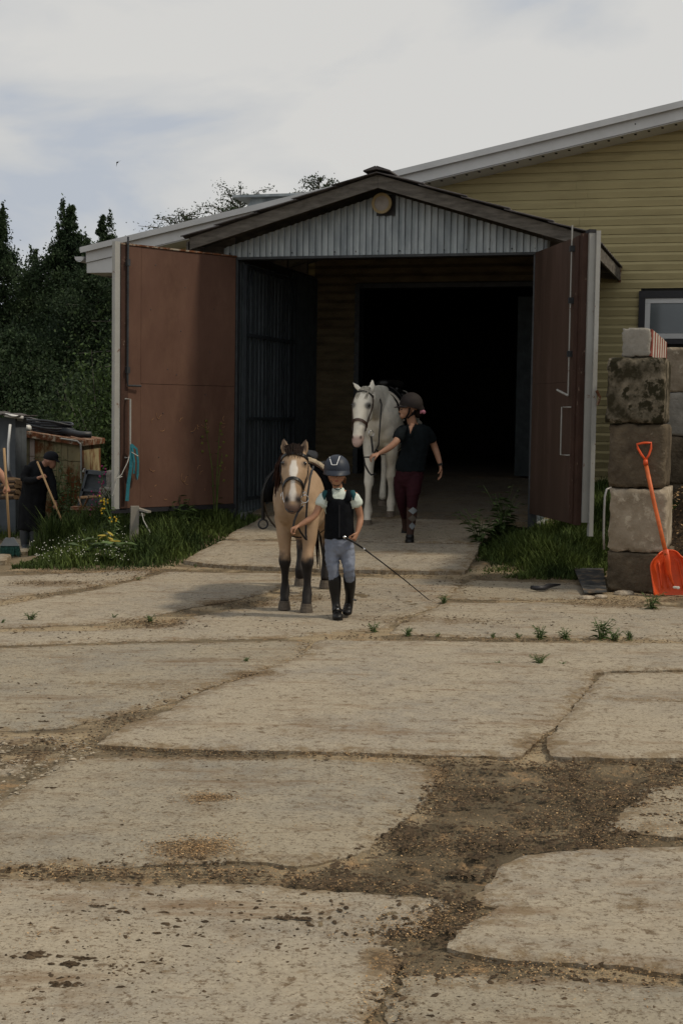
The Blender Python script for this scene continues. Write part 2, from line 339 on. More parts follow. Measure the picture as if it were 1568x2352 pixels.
def slab(poly, m, top=0., amp=.024, world=False, name='concrete_slab', seg=.028, th=.06, grid=.06):
    pts = [np.array(p[:2], float) for p in poly] if world else [G(x, y)[:2] for x, y in poly]
    if not world:                    # keep only the strip around the visible yard
        pts = [np.array([max(min(p[0], 4.2), -5.2), max(p[1], 2.7)]) for p in pts]
    outp = []; k = len(pts); s0 = int(rng.integers(0, 9999))
    for i in range(k):
        a, b = pts[i], pts[(i+1) % k]; L = np.linalg.norm(b-a)
        n = max(1, int(L/seg)) if L < 6 else max(2, int(L/.3))
        if L < 1e-6: continue
        t = (b-a)/L; nn = np.array([t[1], -t[0]])
        for j in range(n):
            q = a+(b-a)*j/n; w_ = ((fbm(q[0]*3, q[1]*3, s0, 3)-.44)*1.3+(fbm(q[0]*13, q[1]*13, s0+7, 2)-.38)*1.7+(fbm(q[0]*40, q[1]*40, s0+3, 2)-.38)*1.3)*amp
            outp.append(q+nn*w_)
    outp = np.array(outp); n = len(outp)
    if not world:
        ar = .5*np.sum(outp[:, 0]*np.roll(outp[:, 1], -1)-outp[:, 1]*np.roll(outp[:, 0], -1)); dd = np.roll(outp, -1, 0)-np.roll(outp, 1, 0); dd /= np.linalg.norm(dd, axis=1)[:, None]+1e-9
        outp = outp+np.stack([dd[:, 1], -dd[:, 0]], 1)*(.026 if ar > 0 else -.026)
    lo, hi = outp.min(0), outp.max(0); gx, gy = np.meshgrid(np.arange(lo[0], hi[0], grid), np.arange(lo[1], hi[1], grid)); gx = gx.ravel()+rng.uniform(-.02, .02, gx.size); gy = gy.ravel()+rng.uniform(-.02, .02, gy.size)
    ok = inpoly(gx, gy, outp)
    d = np.full(len(gx), 9.)
    for i in range(n):
        a, b = outp[i], outp[(i+1) % n]; ab = b-a; t = np.clip(((gx-a[0])*ab[0]+(gy-a[1])*ab[1])/(ab@ab+1e-12), 0, 1); d = np.minimum(d, np.hypot(gx-a[0]-t*ab[0], gy-a[1]-t*ab[1]))
    ok &= d > .02
    vin = [Vector(p) for p in outp]+[Vector((x, y)) for x, y in zip(gx[ok], gy[ok])]
    vo, eo, fo, vorig, _, _ = delaunay_2d_cdt(vin, [(i, (i+1) % n) for i in range(n)], [list(range(n))], 1, 1e-6)
    vo = np.array([tuple(v) for v in vo]); x, y = vo[:, 0], vo[:, 1]
    bnd = {}
    for f in fo:
        for i in range(3): 
            e_ = (f[i], f[(i+1) % 3]); bnd[e_] = 1
    edges = [e_ for e_ in bnd if (e_[1], e_[0]) not in bnd]; isb = np.zeros(len(vo), bool)
    for e_ in edges: isb[e_[0]] = isb[e_[1]] = True
    z = g(x, y)+top+(fbm(x*1.6, y*1.6, s0, 3)-.44)*.016+(fbm(x*9, y*9, s0+9, 3)-.44)*.006 if amp > 0 else g(x, y)+top
    z = np.where(isb, z-.008, z)
    V = [(a, b, c) for a, b, c in zip(x, y, z)]; base = len(V); V += [(a, b, c-th) for a, b, c in zip(x, y, z)]
    F_ = [tuple(f) for f in fo]+[(e_[1], e_[0], e_[0]+base, e_[1]+base) for e_ in edges]
    me = bpy.data.meshes.new(name); me.from_pydata(V, [], F_); me.materials.append(m); me.update()
    dd_ = np.full(len(vo), 9.)
    for i in range(n):
        a, b = outp[i], outp[(i+1) % n]; ab = b-a; t = np.clip(((x-a[0])*ab[0]+(y-a[1])*ab[1])/(ab@ab+1e-12), 0, 1); dd_ = np.minimum(dd_, np.hypot(x-a[0]-t*ab[0], y-a[1]-t*ab[1]))
    ed = sm(1-dd_/.20); ed = np.concatenate([ed, ed*0+1]); ca = me.color_attributes.new('Edge', 'FLOAT_COLOR', 'POINT'); st_ = np.zeros(len(vo))
    for cx, cy, rx, ry, k in STAIN: st_ = np.maximum(st_, k*sm(1.35-np.hypot((x-cx)/rx, (y-cy)/ry)))
    st_ = np.concatenate([st_, st_]); ca.data.foreach_set('color', np.stack([ed, st_, ed, ed*0+1], -1).astype(np.float32).ravel())
    o = bpy.data.objects.new(name, me); C.objects.link(o); o.parent = ground; return o
SL = [
 ([(-200, 1325), (0, 1322), (230, 1313), (355, 1308), (290, 1331), (200, 1346), (90, 1362), (0, 1376), (-200, 1400)], 0, 0),
 ([(385, 1313), (650, 1318), (655, 1330), (640, 1350), (540, 1376), (440, 1393), (330, 1416), (230, 1430), (0, 1440), (-200, 1445), (-200, 1412), (0, 1393), (120, 1372), (230, 1354), (330, 1330)], 0, .004),
 ([(672, 1322), (1050, 1330), (1052, 1345), (1010, 1382), (925, 1415), (880, 1440), (760, 1452), (640, 1462), (300, 1469), (0, 1479), (-200, 1483), (-200, 1454), (0, 1450), (250, 1445), (390, 1430), (470, 1410), (600, 1388), (655, 1362)], 0, -.003),
 ([(1085, 1332), (1320, 1337), (1345, 1352), (1352, 1371), (1280, 1376), (1035, 1374), (1045, 1358)], 1, 0),
 ([(1028, 1383), (1345, 1384), (1568, 1395), (1750, 1398), (1750, 1468), (1568, 1470), (1440, 1463), (1200, 1460), (1000, 1459), (905, 1452), (935, 1425)], 0, 0),
 ([(740, 1473), (1000, 1476), (1440, 1480), (1750, 1482), (1750, 1535), (1568, 1538), (1400, 1541), (1352, 1546), (1345, 1575), (1310, 1615), (1282, 1650), (1235, 1690), (1180, 1738), (1000, 1733), (860, 1730), (600, 1724), (350, 1718), (235, 1711), (300, 1668), (400, 1637), (430, 1612), (520, 1577), (600, 1551), (645, 1530), (700, 1512)], 0, .014),
 ([(1395, 1549), (1568, 1547), (1750, 1545), (1750, 1608), (1568, 1610), (1400, 1606), (1345, 1606), (1362, 1575)], 0, .008),
 ([(1341, 1613), (1400, 1613), (1568, 1617), (1750, 1616), (1750, 1745), (1568, 1744), (1400, 1744), (1275, 1740), (1264, 1715), (1300, 1660)], 0, .020),
 ([(-200, 1492), (0, 1488), (300, 1478), (640, 1471), (700, 1475), (680, 1512), (620, 1530), (560, 1553), (480, 1573), (400, 1604), (330, 1622), (230, 1648), (130, 1668), (0, 1674), (-200, 1682)], 1, .002),
 ([(-200, 1690), (0, 1685), (140, 1690), (170, 1710), (90, 1745), (0, 1790), (-200, 1800)], 0, -.008),
 ([(150, 1745), (300, 1736), (600, 1740), (900, 1750), (1020, 1762), (1000, 1790), (965, 1835), (930, 1870), (880, 1905), (830, 1945), (780, 1965), (680, 1980), (560, 1970), (420, 1976), (250, 1985), (130, 1977), (0, 1990), (-200, 1990), (-200, 1860), (0, 1850), (60, 1810)], 1, .002),
 ([(1750, 1792), (1568, 1800), (1490, 1810), (1480, 1832), (1440, 1867), (1400, 1902), (1450, 1907), (1568, 1914), (1750, 1917)], 1, 0),
 ([(-200, 2014), (0, 2018), (150, 2022), (320, 2031), (520, 2036), (650, 2039), (830, 2050), (1018, 2064), (1000, 2095), (965, 2128), (885, 2133), (860, 2165), (900, 2185), (905, 2215), (870, 2250), (850, 2300), (812, 2352), (800, 2480), (-200, 2480)], 0, .002),
 ([(1290, 1960), (1400, 1952), (1568, 1950), (1750, 1952), (1750, 2240), (1568, 2232), (1450, 2215), (1300, 2208), (1150, 2200), (1045, 2175), (1060, 2140), (1110, 2115), (1175, 2085), (1110, 2075), (1105, 2060), (1150, 2030), (1165, 1990), (1210, 1970)], 0, .010),
 ([(910, 2242), (1050, 2240), (1180, 2252), (1250, 2243), (1568, 2272), (1750, 2282), (1750, 2480), (890, 2480)], 1, .0),
 ([(428, 1293), (483, 1263), (515, 1247), (800, 1251), (1095, 1257), (1080, 1290), (1062, 1317), (900, 1315), (700, 1311), (520, 1304)], 0, .035),
 ([(520, 1243), (546, 1225), (584, 1206), (600, 1195), (614, 1191), (1145, 1202), (1098, 1253), (800, 1247)], 0, .035),
]
for poly, k, top in SL: slab(poly, (M_conc, M_conc2)[k], top)
# yard behind, where the men sweep
slab([(-300, 1290), (10, 1292), (45, 1272), (120, 1246), (150, 1225), (60, 1219), (-300, 1222)], M_conc, .03)
# porch floor and barn floor
M_conc3 = concrete_ground('shaded_stable_concrete', (.15, .13, .10), (.10, .09, .075))  # indoor shade is put into this floor colour, over the mud specks
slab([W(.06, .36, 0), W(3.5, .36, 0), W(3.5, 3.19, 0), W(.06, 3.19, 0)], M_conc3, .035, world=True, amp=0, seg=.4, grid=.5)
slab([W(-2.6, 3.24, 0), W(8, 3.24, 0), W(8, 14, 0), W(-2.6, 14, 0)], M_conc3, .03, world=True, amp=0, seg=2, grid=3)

# ================================================================ BARN
B0 = (O[0], O[1], 0); BR = -YAW
M_sid = mat('yellow_siding', (.40, .345, .185), .55, .06, 1.2, bump=.05, bscale=8, stretch=(1, 1, 4), dirt=(.31, .265, .14), dscale=1.6, dmask=(.52, .75))
M_white = mat('white_metal', (.55, .56, .56), .45, .06, 2, bump=.03, dirt=(.42, .42, .40), dscale=5, dmask=(.6, .8))
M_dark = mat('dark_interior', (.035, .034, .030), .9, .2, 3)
M_blk = mat('black_paint', (.018, .018, .022), .5, .1, 3)
M_roof = mat('roof_metal', (.35, .36, .36), .4, .1, 3, metal=.3)
M_tin = mat('galvanised_tin', (.34, .375, .39), .5, .22, 5, col2=(.21, .24, .26), metal=.45, bump=.12, bscale=9, stretch=(1, 1, .35), dirt=(.22, .23, .22), dscale=9, dmask=(.58, .75), coord='Object')
M_wood = mat('weathered_board', (.145, .134, .118), .9, .2, 5, col2=(.075, .068, .06), bump=.4, bscale=30, stretch=(1, 1, 5), detail=9)
M_slate = mat('roof_slate', (.12, .11, .11), .9, .3, 5, bump=.5)
M_brown = mat('brown_gate_paint', (.118, .066, .048), .62, .07, 1.6, col2=(.080, .042, .030), bump=.25, bscale=7, stretch=(1, 1, .5), dirt=(.15, .088, .060), dscale=2.6, dmask=(.5, .85), mask=(.40, .62))
M_brown2 = mat('dark_brown_paint', (.060, .034, .026), .6, .12, 6, dirt=(.20, .15, .115), dscale=14, dmask=(.63, .68))
M_rust = mat('rust', (.17, .07, .035), .9, .3, 14, bump=.5, dirt=(.32, .28, .22), dscale=9, dmask=(.5, .6))
M_grey = mat('grey_paint', (.33, .33, .31), .5, .05, 3, dirt=(.16, .09, .06), dscale=11, dmask=(.62, .66))
M_steel = mat('dark_steel', (.045, .05, .055), .5, .2, 8, metal=.3)
M_bar = mat('gate_bar_steel', (.03, .036, .042), .6, .15, 5)
M_chrome = mat('chrome', (.75, .75, .75), .2, .02, 3, metal=1, bump=0)
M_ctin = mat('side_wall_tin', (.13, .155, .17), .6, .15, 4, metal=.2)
barn = thing('barn', 'large barn with yellow horizontal siding and a long white sloping verge', 'barn', B0, BR)
SLP = .2015; rz_ = lambda u: 3.88+SLP*(u+3.34)
def pris(poly, v0, v1):               # polygon in (u, z) pushed from v0 to v1
    n = len(poly); vs = [(u, v0, z) for u, z in poly]+[(u, v1, z) for u, z in poly]
    fs = [tuple(range(n)), tuple(range(2*n-1, n-1, -1))]+[(i, i+n, (i+1) % n+n, (i+1) % n) for i in range(n)]
    return vs, fs
def plate(name, poly, v0, v1, m, par, **k): return MB().add(*pris(poly, v0, v1)).build(name, m, par, **k)
PK = 9.0; pk = rz_(PK)
DL, DR, DT = .566, 3.15, 3.372
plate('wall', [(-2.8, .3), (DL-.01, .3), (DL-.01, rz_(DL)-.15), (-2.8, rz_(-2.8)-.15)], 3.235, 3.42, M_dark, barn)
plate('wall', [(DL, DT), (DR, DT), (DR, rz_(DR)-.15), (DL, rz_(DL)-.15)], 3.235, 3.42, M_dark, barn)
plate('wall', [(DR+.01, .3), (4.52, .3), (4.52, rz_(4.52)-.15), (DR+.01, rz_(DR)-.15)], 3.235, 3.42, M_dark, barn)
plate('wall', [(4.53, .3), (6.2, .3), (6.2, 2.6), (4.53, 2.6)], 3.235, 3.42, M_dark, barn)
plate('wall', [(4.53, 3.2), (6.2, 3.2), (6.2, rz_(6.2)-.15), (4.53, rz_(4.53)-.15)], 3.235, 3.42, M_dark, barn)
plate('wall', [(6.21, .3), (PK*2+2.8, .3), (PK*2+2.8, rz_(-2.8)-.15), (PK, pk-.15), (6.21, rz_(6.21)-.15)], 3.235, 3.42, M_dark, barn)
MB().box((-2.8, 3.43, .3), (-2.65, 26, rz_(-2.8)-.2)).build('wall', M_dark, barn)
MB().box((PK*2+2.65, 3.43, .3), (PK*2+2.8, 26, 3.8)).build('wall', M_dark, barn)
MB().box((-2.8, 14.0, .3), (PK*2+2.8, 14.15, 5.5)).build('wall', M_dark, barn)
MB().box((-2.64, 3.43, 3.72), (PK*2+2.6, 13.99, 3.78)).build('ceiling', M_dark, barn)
# siding: every board a piece
prof = [(.119, .000), (.119, .003), (.074, .034), (.006, .017), (.001, .019), (.000, .000)]
def board(u0, u1, z0, par):
    vs = [(u0, 3.232-o_, z0+zz) for zz, o_ in prof]+[(u1, 3.232-o_, z0+zz) for zz, o_ in prof]; n = len(prof)
    fs = [tuple(range(n-1, -1, -1)), tuple(range(n, 2*n))]+[(i, (i+1) % n, (i+1) % n+n, i+n) for i in range(n)]
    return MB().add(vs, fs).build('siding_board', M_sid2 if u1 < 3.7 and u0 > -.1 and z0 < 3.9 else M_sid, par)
M_sid2 = mat('shaded_porch_siding', (.15, .12, .072), .75, .1, 2, stretch=(1, 1, 3), dirt=(.075, .06, .038), dscale=2.5, dmask=(.42, .65))  # siding inside the porch, its indoor shade painted in as a darker colour
z = .66; row = 0
while z < 5.95:
    lo = -2.8 if z+.12 < rz_(-2.8)-.2 else (z-3.88+.16)/SLP-3.34+.02
    hi = 7.4
    seam = 4.03+[.11, -.03, .05, -.06][row % 4]+(-.012*row)
    if lo < hi:
        segs = [(lo, hi)]
        def cut(segs, a, b):
            r = []
            for s, e_ in segs:
                if e_ <= a or s >= b: r.append((s, e_))
                else:
                    if s < a-.03: r.append((s, a))
                    if e_ > b+.03: r.append((b, e_))
            return r
        if z+.12 < DT+.06: segs = cut(segs, DL, DR)
        if 2.45 < z+.1 and z < 3.3: segs = cut(segs, 4.49, 6.1)
        segs = cut(segs, seam-.0012, seam+.0012)
        if z < 3.9: segs = cut(cut(segs, -.05, -.048), 3.6, 3.602)
        for s, e_ in segs: board(s, e_, z, barn)
    z += .12; row += 1
# door lining, window
plate('door_frame', [(DL-.02, .6), (DL+.05, .6), (DL+.05, DT+.03), (DL-.02, DT+.03)], 3.20, 3.45, M_steel, barn)
plate('door_frame', [(DR-.05, .6), (DR+.02, .6), (DR+.02, DT+.03), (DR-.05, DT+.03)], 3.20, 3.45, M_steel, barn)
plate('door_frame', [(DL+.055, DT-.03), (DR-.055, DT-.03), (DR-.055, DT+.03), (DL+.055, DT+.03)], 3.20, 3.45, M_steel, barn)
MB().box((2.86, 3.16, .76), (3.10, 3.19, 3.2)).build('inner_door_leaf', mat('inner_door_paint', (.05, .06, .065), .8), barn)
win = plate('window', [(4.62, 2.70), (5.98, 2.70), (5.98, 3.12), (4.62, 3.12)], 3.205, 3.235, mat('window_back', (.12, .13, .14), .6), barn)
for a, b, c, d in ((4.47, 6.12, 3.165, 3.26), (4.47, 6.12, 2.56, 2.63), (4.47, 4.55, 2.632, 3.163), (6.04, 6.12, 2.632, 3.163)):
    MB().box((a, 3.17, c), (b, 3.232, d)).build('trim', M_blk, win)
for a, b, c, d in ((4.553, 6.037, 3.10, 3.163), (4.553, 6.037, 2.632, 2.70), (4.553, 4.62, 2.702, 3.098), (5.27, 5.33, 2.702, 3.098), (5.97, 6.037, 2.702, 3.098)):
    MB().box((a, 3.185, c), (b, 3.231, d)).build('frame', M_white, win)
M_glass = mat('window_glass', (.10, .12, .13), .08, .1, 2, spec=.8, bump=0)
MB().box((4.622, 3.196, 2.704), (5.268, 3.203, 3.096)).build('pane', M_glass, win)
MB().box((5.332, 3.196, 2.704), (5.968, 3.203, 3.096)).build('pane', M_glass, win)
cu_ = MB()
for k in range(22): cu_.box((4.64+k*.0595, 3.2035, 2.71), (4.672+k*.0595, 3.2048, 3.09))
cu_.build('curtain', mat('curtain_cloth', (.34, .35, .36), .8), win)
# roof, verge, soffit, eave box, gutter
plate('roof', [(-3.42, rz_(-3.42)+.0), (PK, pk), (PK, pk+.05), (-3.42, rz_(-3.42)+.05)], 2.62, 26, M_roof, barn)
plate('roof', [(PK*2+3.42, rz_(-3.42)), (PK, pk-.001), (PK, pk+.049), (PK*2+3.42, rz_(-3.42)+.05)], 2.62, 26, M_roof, barn)
plate('verge_board', [(-3.34, rz_(-3.34)-.175), (PK, pk-.175), (PK, pk-.003), (-3.34, rz_(-3.34)-.003)], 2.675, 2.70, M_white, barn)
plate('verge_board', [(PK*2+3.34, rz_(-3.34)-.175), (PK+.003, pk-.175), (PK+.003, pk-.003), (PK*2+3.34, rz_(-3.34)-.003)], 2.675, 2.70, M_white, barn)
plate('verge_trim', [(-3.4, rz_(-3.4)-.03), (PK, pk-.03), (PK, pk+.052), (-3.4, rz_(-3.4)+.052)], 2.61, 2.618, M_white, barn)
plate('soffit', [(-2.75, rz_(-2.75)-.19), (PK, pk-.19), (PK, pk-.18), (-2.75, rz_(-2.75)-.18)], 2.69, 3.23, M_white, barn)
so_ = MB(); u = -1.4
while u < 8.5:
    zz = rz_(u)-.193; so_.box((u, 2.78, zz-.003), (u+.03, 2.84, zz+.004)); u += .17
so_.build('soffit_vents', M_dark, barn)['kind'] = 'stuff'
plate('eave_box', [(-3.34, 3.56), (-2.80, 3.56), (-2.78, rz_(-2.78)-.18), (-3.34, rz_(-3.34)-.18)], 2.70, 3.23, M_white, barn)
MB().box((-3.34, 3.24, 3.56), (-3.32, 26, 3.84)).build('eave_board', M_white, barn)
gb = MB(); vs = []; n = 9
for v in (2.66, 25):
    for r in (.075, .068):
        for k in range(n+1):
            a = math.pi*(1+k/n); vs.append((-3.44+r*math.cos(a), v, 3.79+r*math.sin(a)))
q = n+1; fs = []
for k in range(n): fs += [(k, k+1, q+k+1, q+k), (2*q+k, 3*q+k, 3*q+k+1, 2*q+k+1), (k, 2*q+k, 2*q+k+1, k+1), (q+k, q+k+1, 3*q+k+1, 3*q+k)]
gb.add(vs, fs); gb.box((-3.50, 2.655, 3.74), (-3.38, 2.665, 3.79)).build('gutter', M_white, barn)
for k in range(3): MB().ell((-2.9+k*3.6+.1, 2.672, rz_(-2.9+k*3.6+.1)-.09), (.01, .004, .01), 6, 4).build('screw', M_blk, barn)
# metal ventilation hood on the roof
vt = MB(); a, b = W(0, 0, 0), 0
vh = thing('roof_vent', 'flat silver metal vent hood on the barn roof left of the porch ridge', 'vent', tuple(P(655, 478, 24.5)), BR)
MB().box((-.85, -.3, .16), (.5, .5, .20)).build('cap', M_tin, vh)
MB().hexa([(-.75, -.25, -.25), (.4, -.25, -.02), (.4, .4, -.02), (-.75, .4, -.25), (-.55, -.15, .155), (.3, -.15, .155), (.3, .3, .155), (-.55, .3, .155)]).build('hood', M_tin, vh)

# ================================================================ PORCH
porch = thing('porch', 'timber and tin entrance porch with slate roof and open brown gates', 'porch', B0, BR)
def corr(u0, u1, ztop, zbot, v, par, name, m, pitch=.077, dep=.026, axis='u'):
    mb = MB(); n = int((u1-u0)/pitch+.5); pr = []
    for k in range(n):
        a = u0+k*pitch
        pr += [(a, 0), (a+pitch*.44, 0), (a+pitch*.5, dep), (a+pitch*.94, dep)]
    pr = [q for q in pr if q[0] < u1]+[(u1, 0)]
    vs = []; fs = []
    for (a, d) in pr:
        zt = ztop(a) if callable(ztop) else ztop
        p = (a, v-d) if axis == 'u' else (v-d, a)
        vs += [(*p, zbot), (*p, zt)]
    for k in range(len(pr)-1): fs.append((2*k, 2*k+2, 2*k+3, 2*k+1))
    mb.add(vs, fs); return mb.build(name, m, par)
pt = lambda u: (4.125+.30*(u-1.806) if u < 1.806 else 4.125-.31*(u-1.806))+.02
for a, b in ((-.2, .80), (.80, 1.806), (1.806, 2.80), (2.80, 3.715)):
    corr(a, b, pt, 3.435, -.004, porch, 'gable_sheet', M_tin)
plate('gable_backing', [(-.2, 3.45), (3.715, 3.45), (3.715, pt(3.715)), (1.806, pt(1.806)), (-.2, pt(-.2))], .0, .03, M_dark, porch)
nb = MB()
for k in range(15):
    nb.ell((-.12+k*.262+.0, -.026, 3.475), (.010, .006, .010), 6, 4)
nb.build('screws', M_steel, porch)
MB().box((-.2, -.03, 3.405), (3.715, .10, 3.4345)).build('lintel', M_steel, porch)
# barge boards and slates
def barge(s, u_end, z_end, v0=-.43, v1=-.40):
    zr = 4.285; t = .145
    poly = [(1.809+.0015*s, zr-t), (1.809+.0015*s, zr), (u_end, z_end), (u_end, z_end-t*.95)]
    return plate('barge_board', poly if s > 0 else poly[::-1], v0, v1, M_wood, porch)
barge(-1, -.47, 3.625); barge(1, 4.17, 3.565)
for s, u_end, z_end in ((-1, -.56, 3.60), (1, 4.24, 3.545)):
    uu0 = 1.809; zr = 4.292; n = 5
    for k in range(n):
        a = k/n; b = (k+1.12)/n if k < n-1 else 1.0
        ua, ub = uu0+(u_end-uu0)*a, uu0+(u_end-uu0)*b; za, zb = zr+(z_end-zr)*a, zr+(z_end-zr)*b
        h0, h1 = .006, .030          # lower end rides over the sheet below
        mb = MB(); vs = []; fs = []; nv = 56; v0, v1 = -.50, 3.225
        for j in range(nv+1):
            v = v0+(v1-v0)*j/nv; wv = .018*math.sin(j*math.pi/1.5) if True else 0
            for (u_, z_, h) in ((ua, za, h0), (ub, zb, h1)):
                vs += [(u_, v, z_+h+wv*.6), (u_, v, z_+h+wv*.6+.011)]
        for j in range(nv):
            p = j*4; q = p+4
            fs += [(p, q, q+2, p+2), (p+1, p+3, q+3, q+1), (p, p+1, q+1, q), (p+2, q+2, q+3, p+3)]
        fs += [(0, 2, 3, 1), (nv*4, nv*4+1, nv*4+3, nv*4+2)]
        mb.add(vs, fs).build('roof_slate', M_slate, porch)
MB().hexa([(1.66, -.52, 4.31), (1.809, -.52, 4.335), (1.809, 3.22, 4.335), (1.66, 3.22, 4.31), (1.66, -.52, 4.325), (1.80, -.52, 4.372), (1.80, 3.22, 4.372), (1.66, 3.22, 4.325)]).build('ridge_cap', M_slate, porch)
MB().hexa([(1.81, -.52, 4.335), (1.97, -.52, 4.305), (1.97, 3.22, 4.305), (1.81, 3.22, 4.335), (1.815, -.52, 4.372), (1.97, -.52, 4.32), (1.97, 3.22, 4.32), (1.815, 3.22, 4.372)]).build('ridge_cap', M_slate, porch)
# rafters, side eave boards, under-roof boarding
plate('roof_boarding', [(-.5, 3.58), (1.80, 4.262), (1.80, 4.275), (-.5, 3.592)], -.395, 3.21, M_wood, porch)
plate('roof_boarding', [(1.812, 4.275), (1.812, 4.262), (4.18, 3.54), (4.18, 3.553)], -.395, 3.21, M_wood, porch)
MB().box((4.19, -.39, 3.40), (4.215, 3.18, 3.55)).build('eave_board', M_wood, porch)
MB().box((-.53, -.39, 3.44), (-.505, 3.2, 3.59)).build('eave_board', M_wood, porch)
MB().box((4.19, 3.185, 3.38), (4.225, 3.215, 3.58)).build('eave_board', M_rust, porch)
for v in (.1, 1.1, 2.1, 3.0):
    MB().hexa([(3.6, v, 3.46), (4.18, v, 3.40), (4.18, v+.06, 3.40), (3.6, v+.06, 3.46), (3.6, v, 3.72), (4.18, v, 3.53), (4.18, v+.06, 3.53), (3.6, v+.06, 3.72)]).build('rafter_end', M_wood, porch)
    MB().hexa([(-.5, v, 3.44), (-.1, v, 3.5), (-.1, v+.06, 3.5), (-.5, v+.06, 3.44), (-.5, v, 3.575), (-.1, v, 3.69), (-.1, v+.06, 3.69), (-.5, v+.06, 3.575)]).build('rafter_end', M_wood, porch)
# side walls, posts
for u0, nm in ((-.045, 'l'), (3.60, 'r')):
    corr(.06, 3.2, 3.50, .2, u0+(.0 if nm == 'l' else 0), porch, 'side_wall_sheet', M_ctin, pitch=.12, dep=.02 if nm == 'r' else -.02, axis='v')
MB().box((-.11, -.02, .1), (-.015, .08, 3.40)).build('post', M_steel, porch)
MB().box((3.535, -.02, .1), (3.63, .08, 3.40)).build('post', M_steel, porch)
MB().box((-.10, .09, 3.40), (-.02, 3.2, 3.50)).build('wall_plate', M_steel, porch)
MB().box((3.54, .09, 3.40), (3.62, 3.2, 3.50)).build('wall_plate', M_steel, porch)
MB().box((-.02, 2.10, .55), (.0, 3.19, 3.46)).build('side_panel', mat('side_panel_paint', (.075, .09, .10), .8), porch)
MB().box((-.12, 0.1, .0), (.02, 3.2, .35)).build('plinth', mat('whitewashed_block', (.30, .31, .30), .9, .2, 8), porch)
MB().box((3.52, 0.1, .0), (3.66, 3.2, .35)).build('plinth', MATS['whitewashed_block'], porch)
# barred inner gate folded against the left wall
bg = MB().box((.015, .10, .50), (.055, .14, 3.36)).build('barred_gate', M_bar, porch)
for k in range(12): MB().tube([(.035, .25+k*.148, .52), (.035, .25+k*.148, 3.34)], .014, 6).build('bar', M_bar, bg)
for zz in (.52, 1.50, 2.52, 3.34): MB().box((.012, .141, zz-.02), (.058, 2.02, zz+.02)).build('rail', M_bar, bg)
MB().box((.012, 2.02, .50), (.058, 2.06, 3.36)).build('stile', M_bar, bg)
MB().tube([(.04, .15, 2.95), (.04, .38, 3.34)], .018, 6).build('brace', M_bar, bg); MB().tube([(.04, 2.02, 2.95), (.04, 1.78, 3.34)], .018, 6).build('brace', M_bar, bg)
# gate leaves
def leaf(hinge, end, zb, zt, sgn, nseam, label):
    h = np.array(hinge); e_ = np.array(end); L = np.linalg.norm(e_-h); t = (e_-h)/L; nrm = np.array([t[1], -t[0]])*sgn   # visible face normal (u, v)
    q = lambda s, n, z: (*(h+t*s+nrm*n), z)
    def bx(s0, s1, n0, n1, z0, z1, name, m, par, dz0=0, dz1=0):
        return MB().hexa([q(s0, n0, z0), q(s1, n0, z0+dz0), q(s1, n1, z0+dz0), q(s0, n1, z0), q(s0, n0, z1), q(s1, n0, z1+dz1), q(s1, n1, z1+dz1), q(s0, n1, z1)]).build(name, m, par)
    return q, bx, L
q, bx, L = leaf((-.02, -.02), (-.90, -1.56), .48, 3.43, -1, 0, '')
gl = bx(.02, 1.70, -.05, -.012, .47, 3.43, 'gate_leaf', M_brown2, porch)
bx(.03, 1.415, -.010, .0, .475, 1.885, 'panel', M_brown, gl); bx(.03, 1.415, -.010, .002, 1.890, 3.425, 'panel', M_brown, gl)
bx(1.420, 1.60, -.010, .004, .475, 3.425, 'panel', M_brown, gl); bx(1.602, 1.70, -.011, .012, .475, 3.425, 'edge_strip', M_brown2, gl)
bx(.02, 1.70, -.06, .014, 3.432, 3.45, 'top_edge', M_rust, gl)
bx(1.703, 1.775, -.055, .0, .47, 3.46, 'outer_tube', M_grey, gl)
bx(.0, 1.775, -.06, -.0, .42, .468, 'bottom_rail', M_blk, gl)
MB().tube([q(1.62, .03, 1.92), q(1.62, .03, 3.52)], .013, 6).build('bolt_rod', M_steel, gl)
MB().tube([q(1.62, .03, 1.93), q(1.62, .035, 1.86), q(1.45, .05, 1.86)], .012, 6).build('bolt_handle', M_steel, gl)
for zz in (2.0, 3.2): bx(1.60, 1.64, .013, .05, zz, zz+.07, 'bolt_clip', M_steel, gl)
MB().tube([q(1.64, .0, 1.71), q(1.61, .07, 1.71), q(1.61, .07, 1.05), q(1.64, .0, 1.05)], .011, 8).build('pull_handle', M_grey, gl)
nl = MB()
for k in range(16): nl.ell(q(.3+(k*.37) % 1.05, .003, .6+(k*.731) % 2.7), (.007, .007, .007), 5, 4)
nl.build('nails', M_steel, gl)
M_scr = mat('scratch_ochre', (.36, .20, .10), .8)
sc_ = MB(); rs = random.Random(3)
for k in range(26):
    s0 = rs.uniform(.15, 1.3); z0 = rs.choice([rs.uniform(.55, .95), rs.uniform(1.35, 1.5)]); ln = rs.uniform(.02, .10); an = rs.uniform(-1.6, 1.6)
    pts = [q(s0+ln*i/3*math.cos(an+.3*i), .0055, z0+ln*i/3*math.sin(an+.3*i)) for i in range(4)]; sc_.tube(pts, .0022, 4)
sc_.build('scratches', M_scr, gl)
M_teal = mat('teal_webbing', (.03, .16, .20), .8, .1, 30)
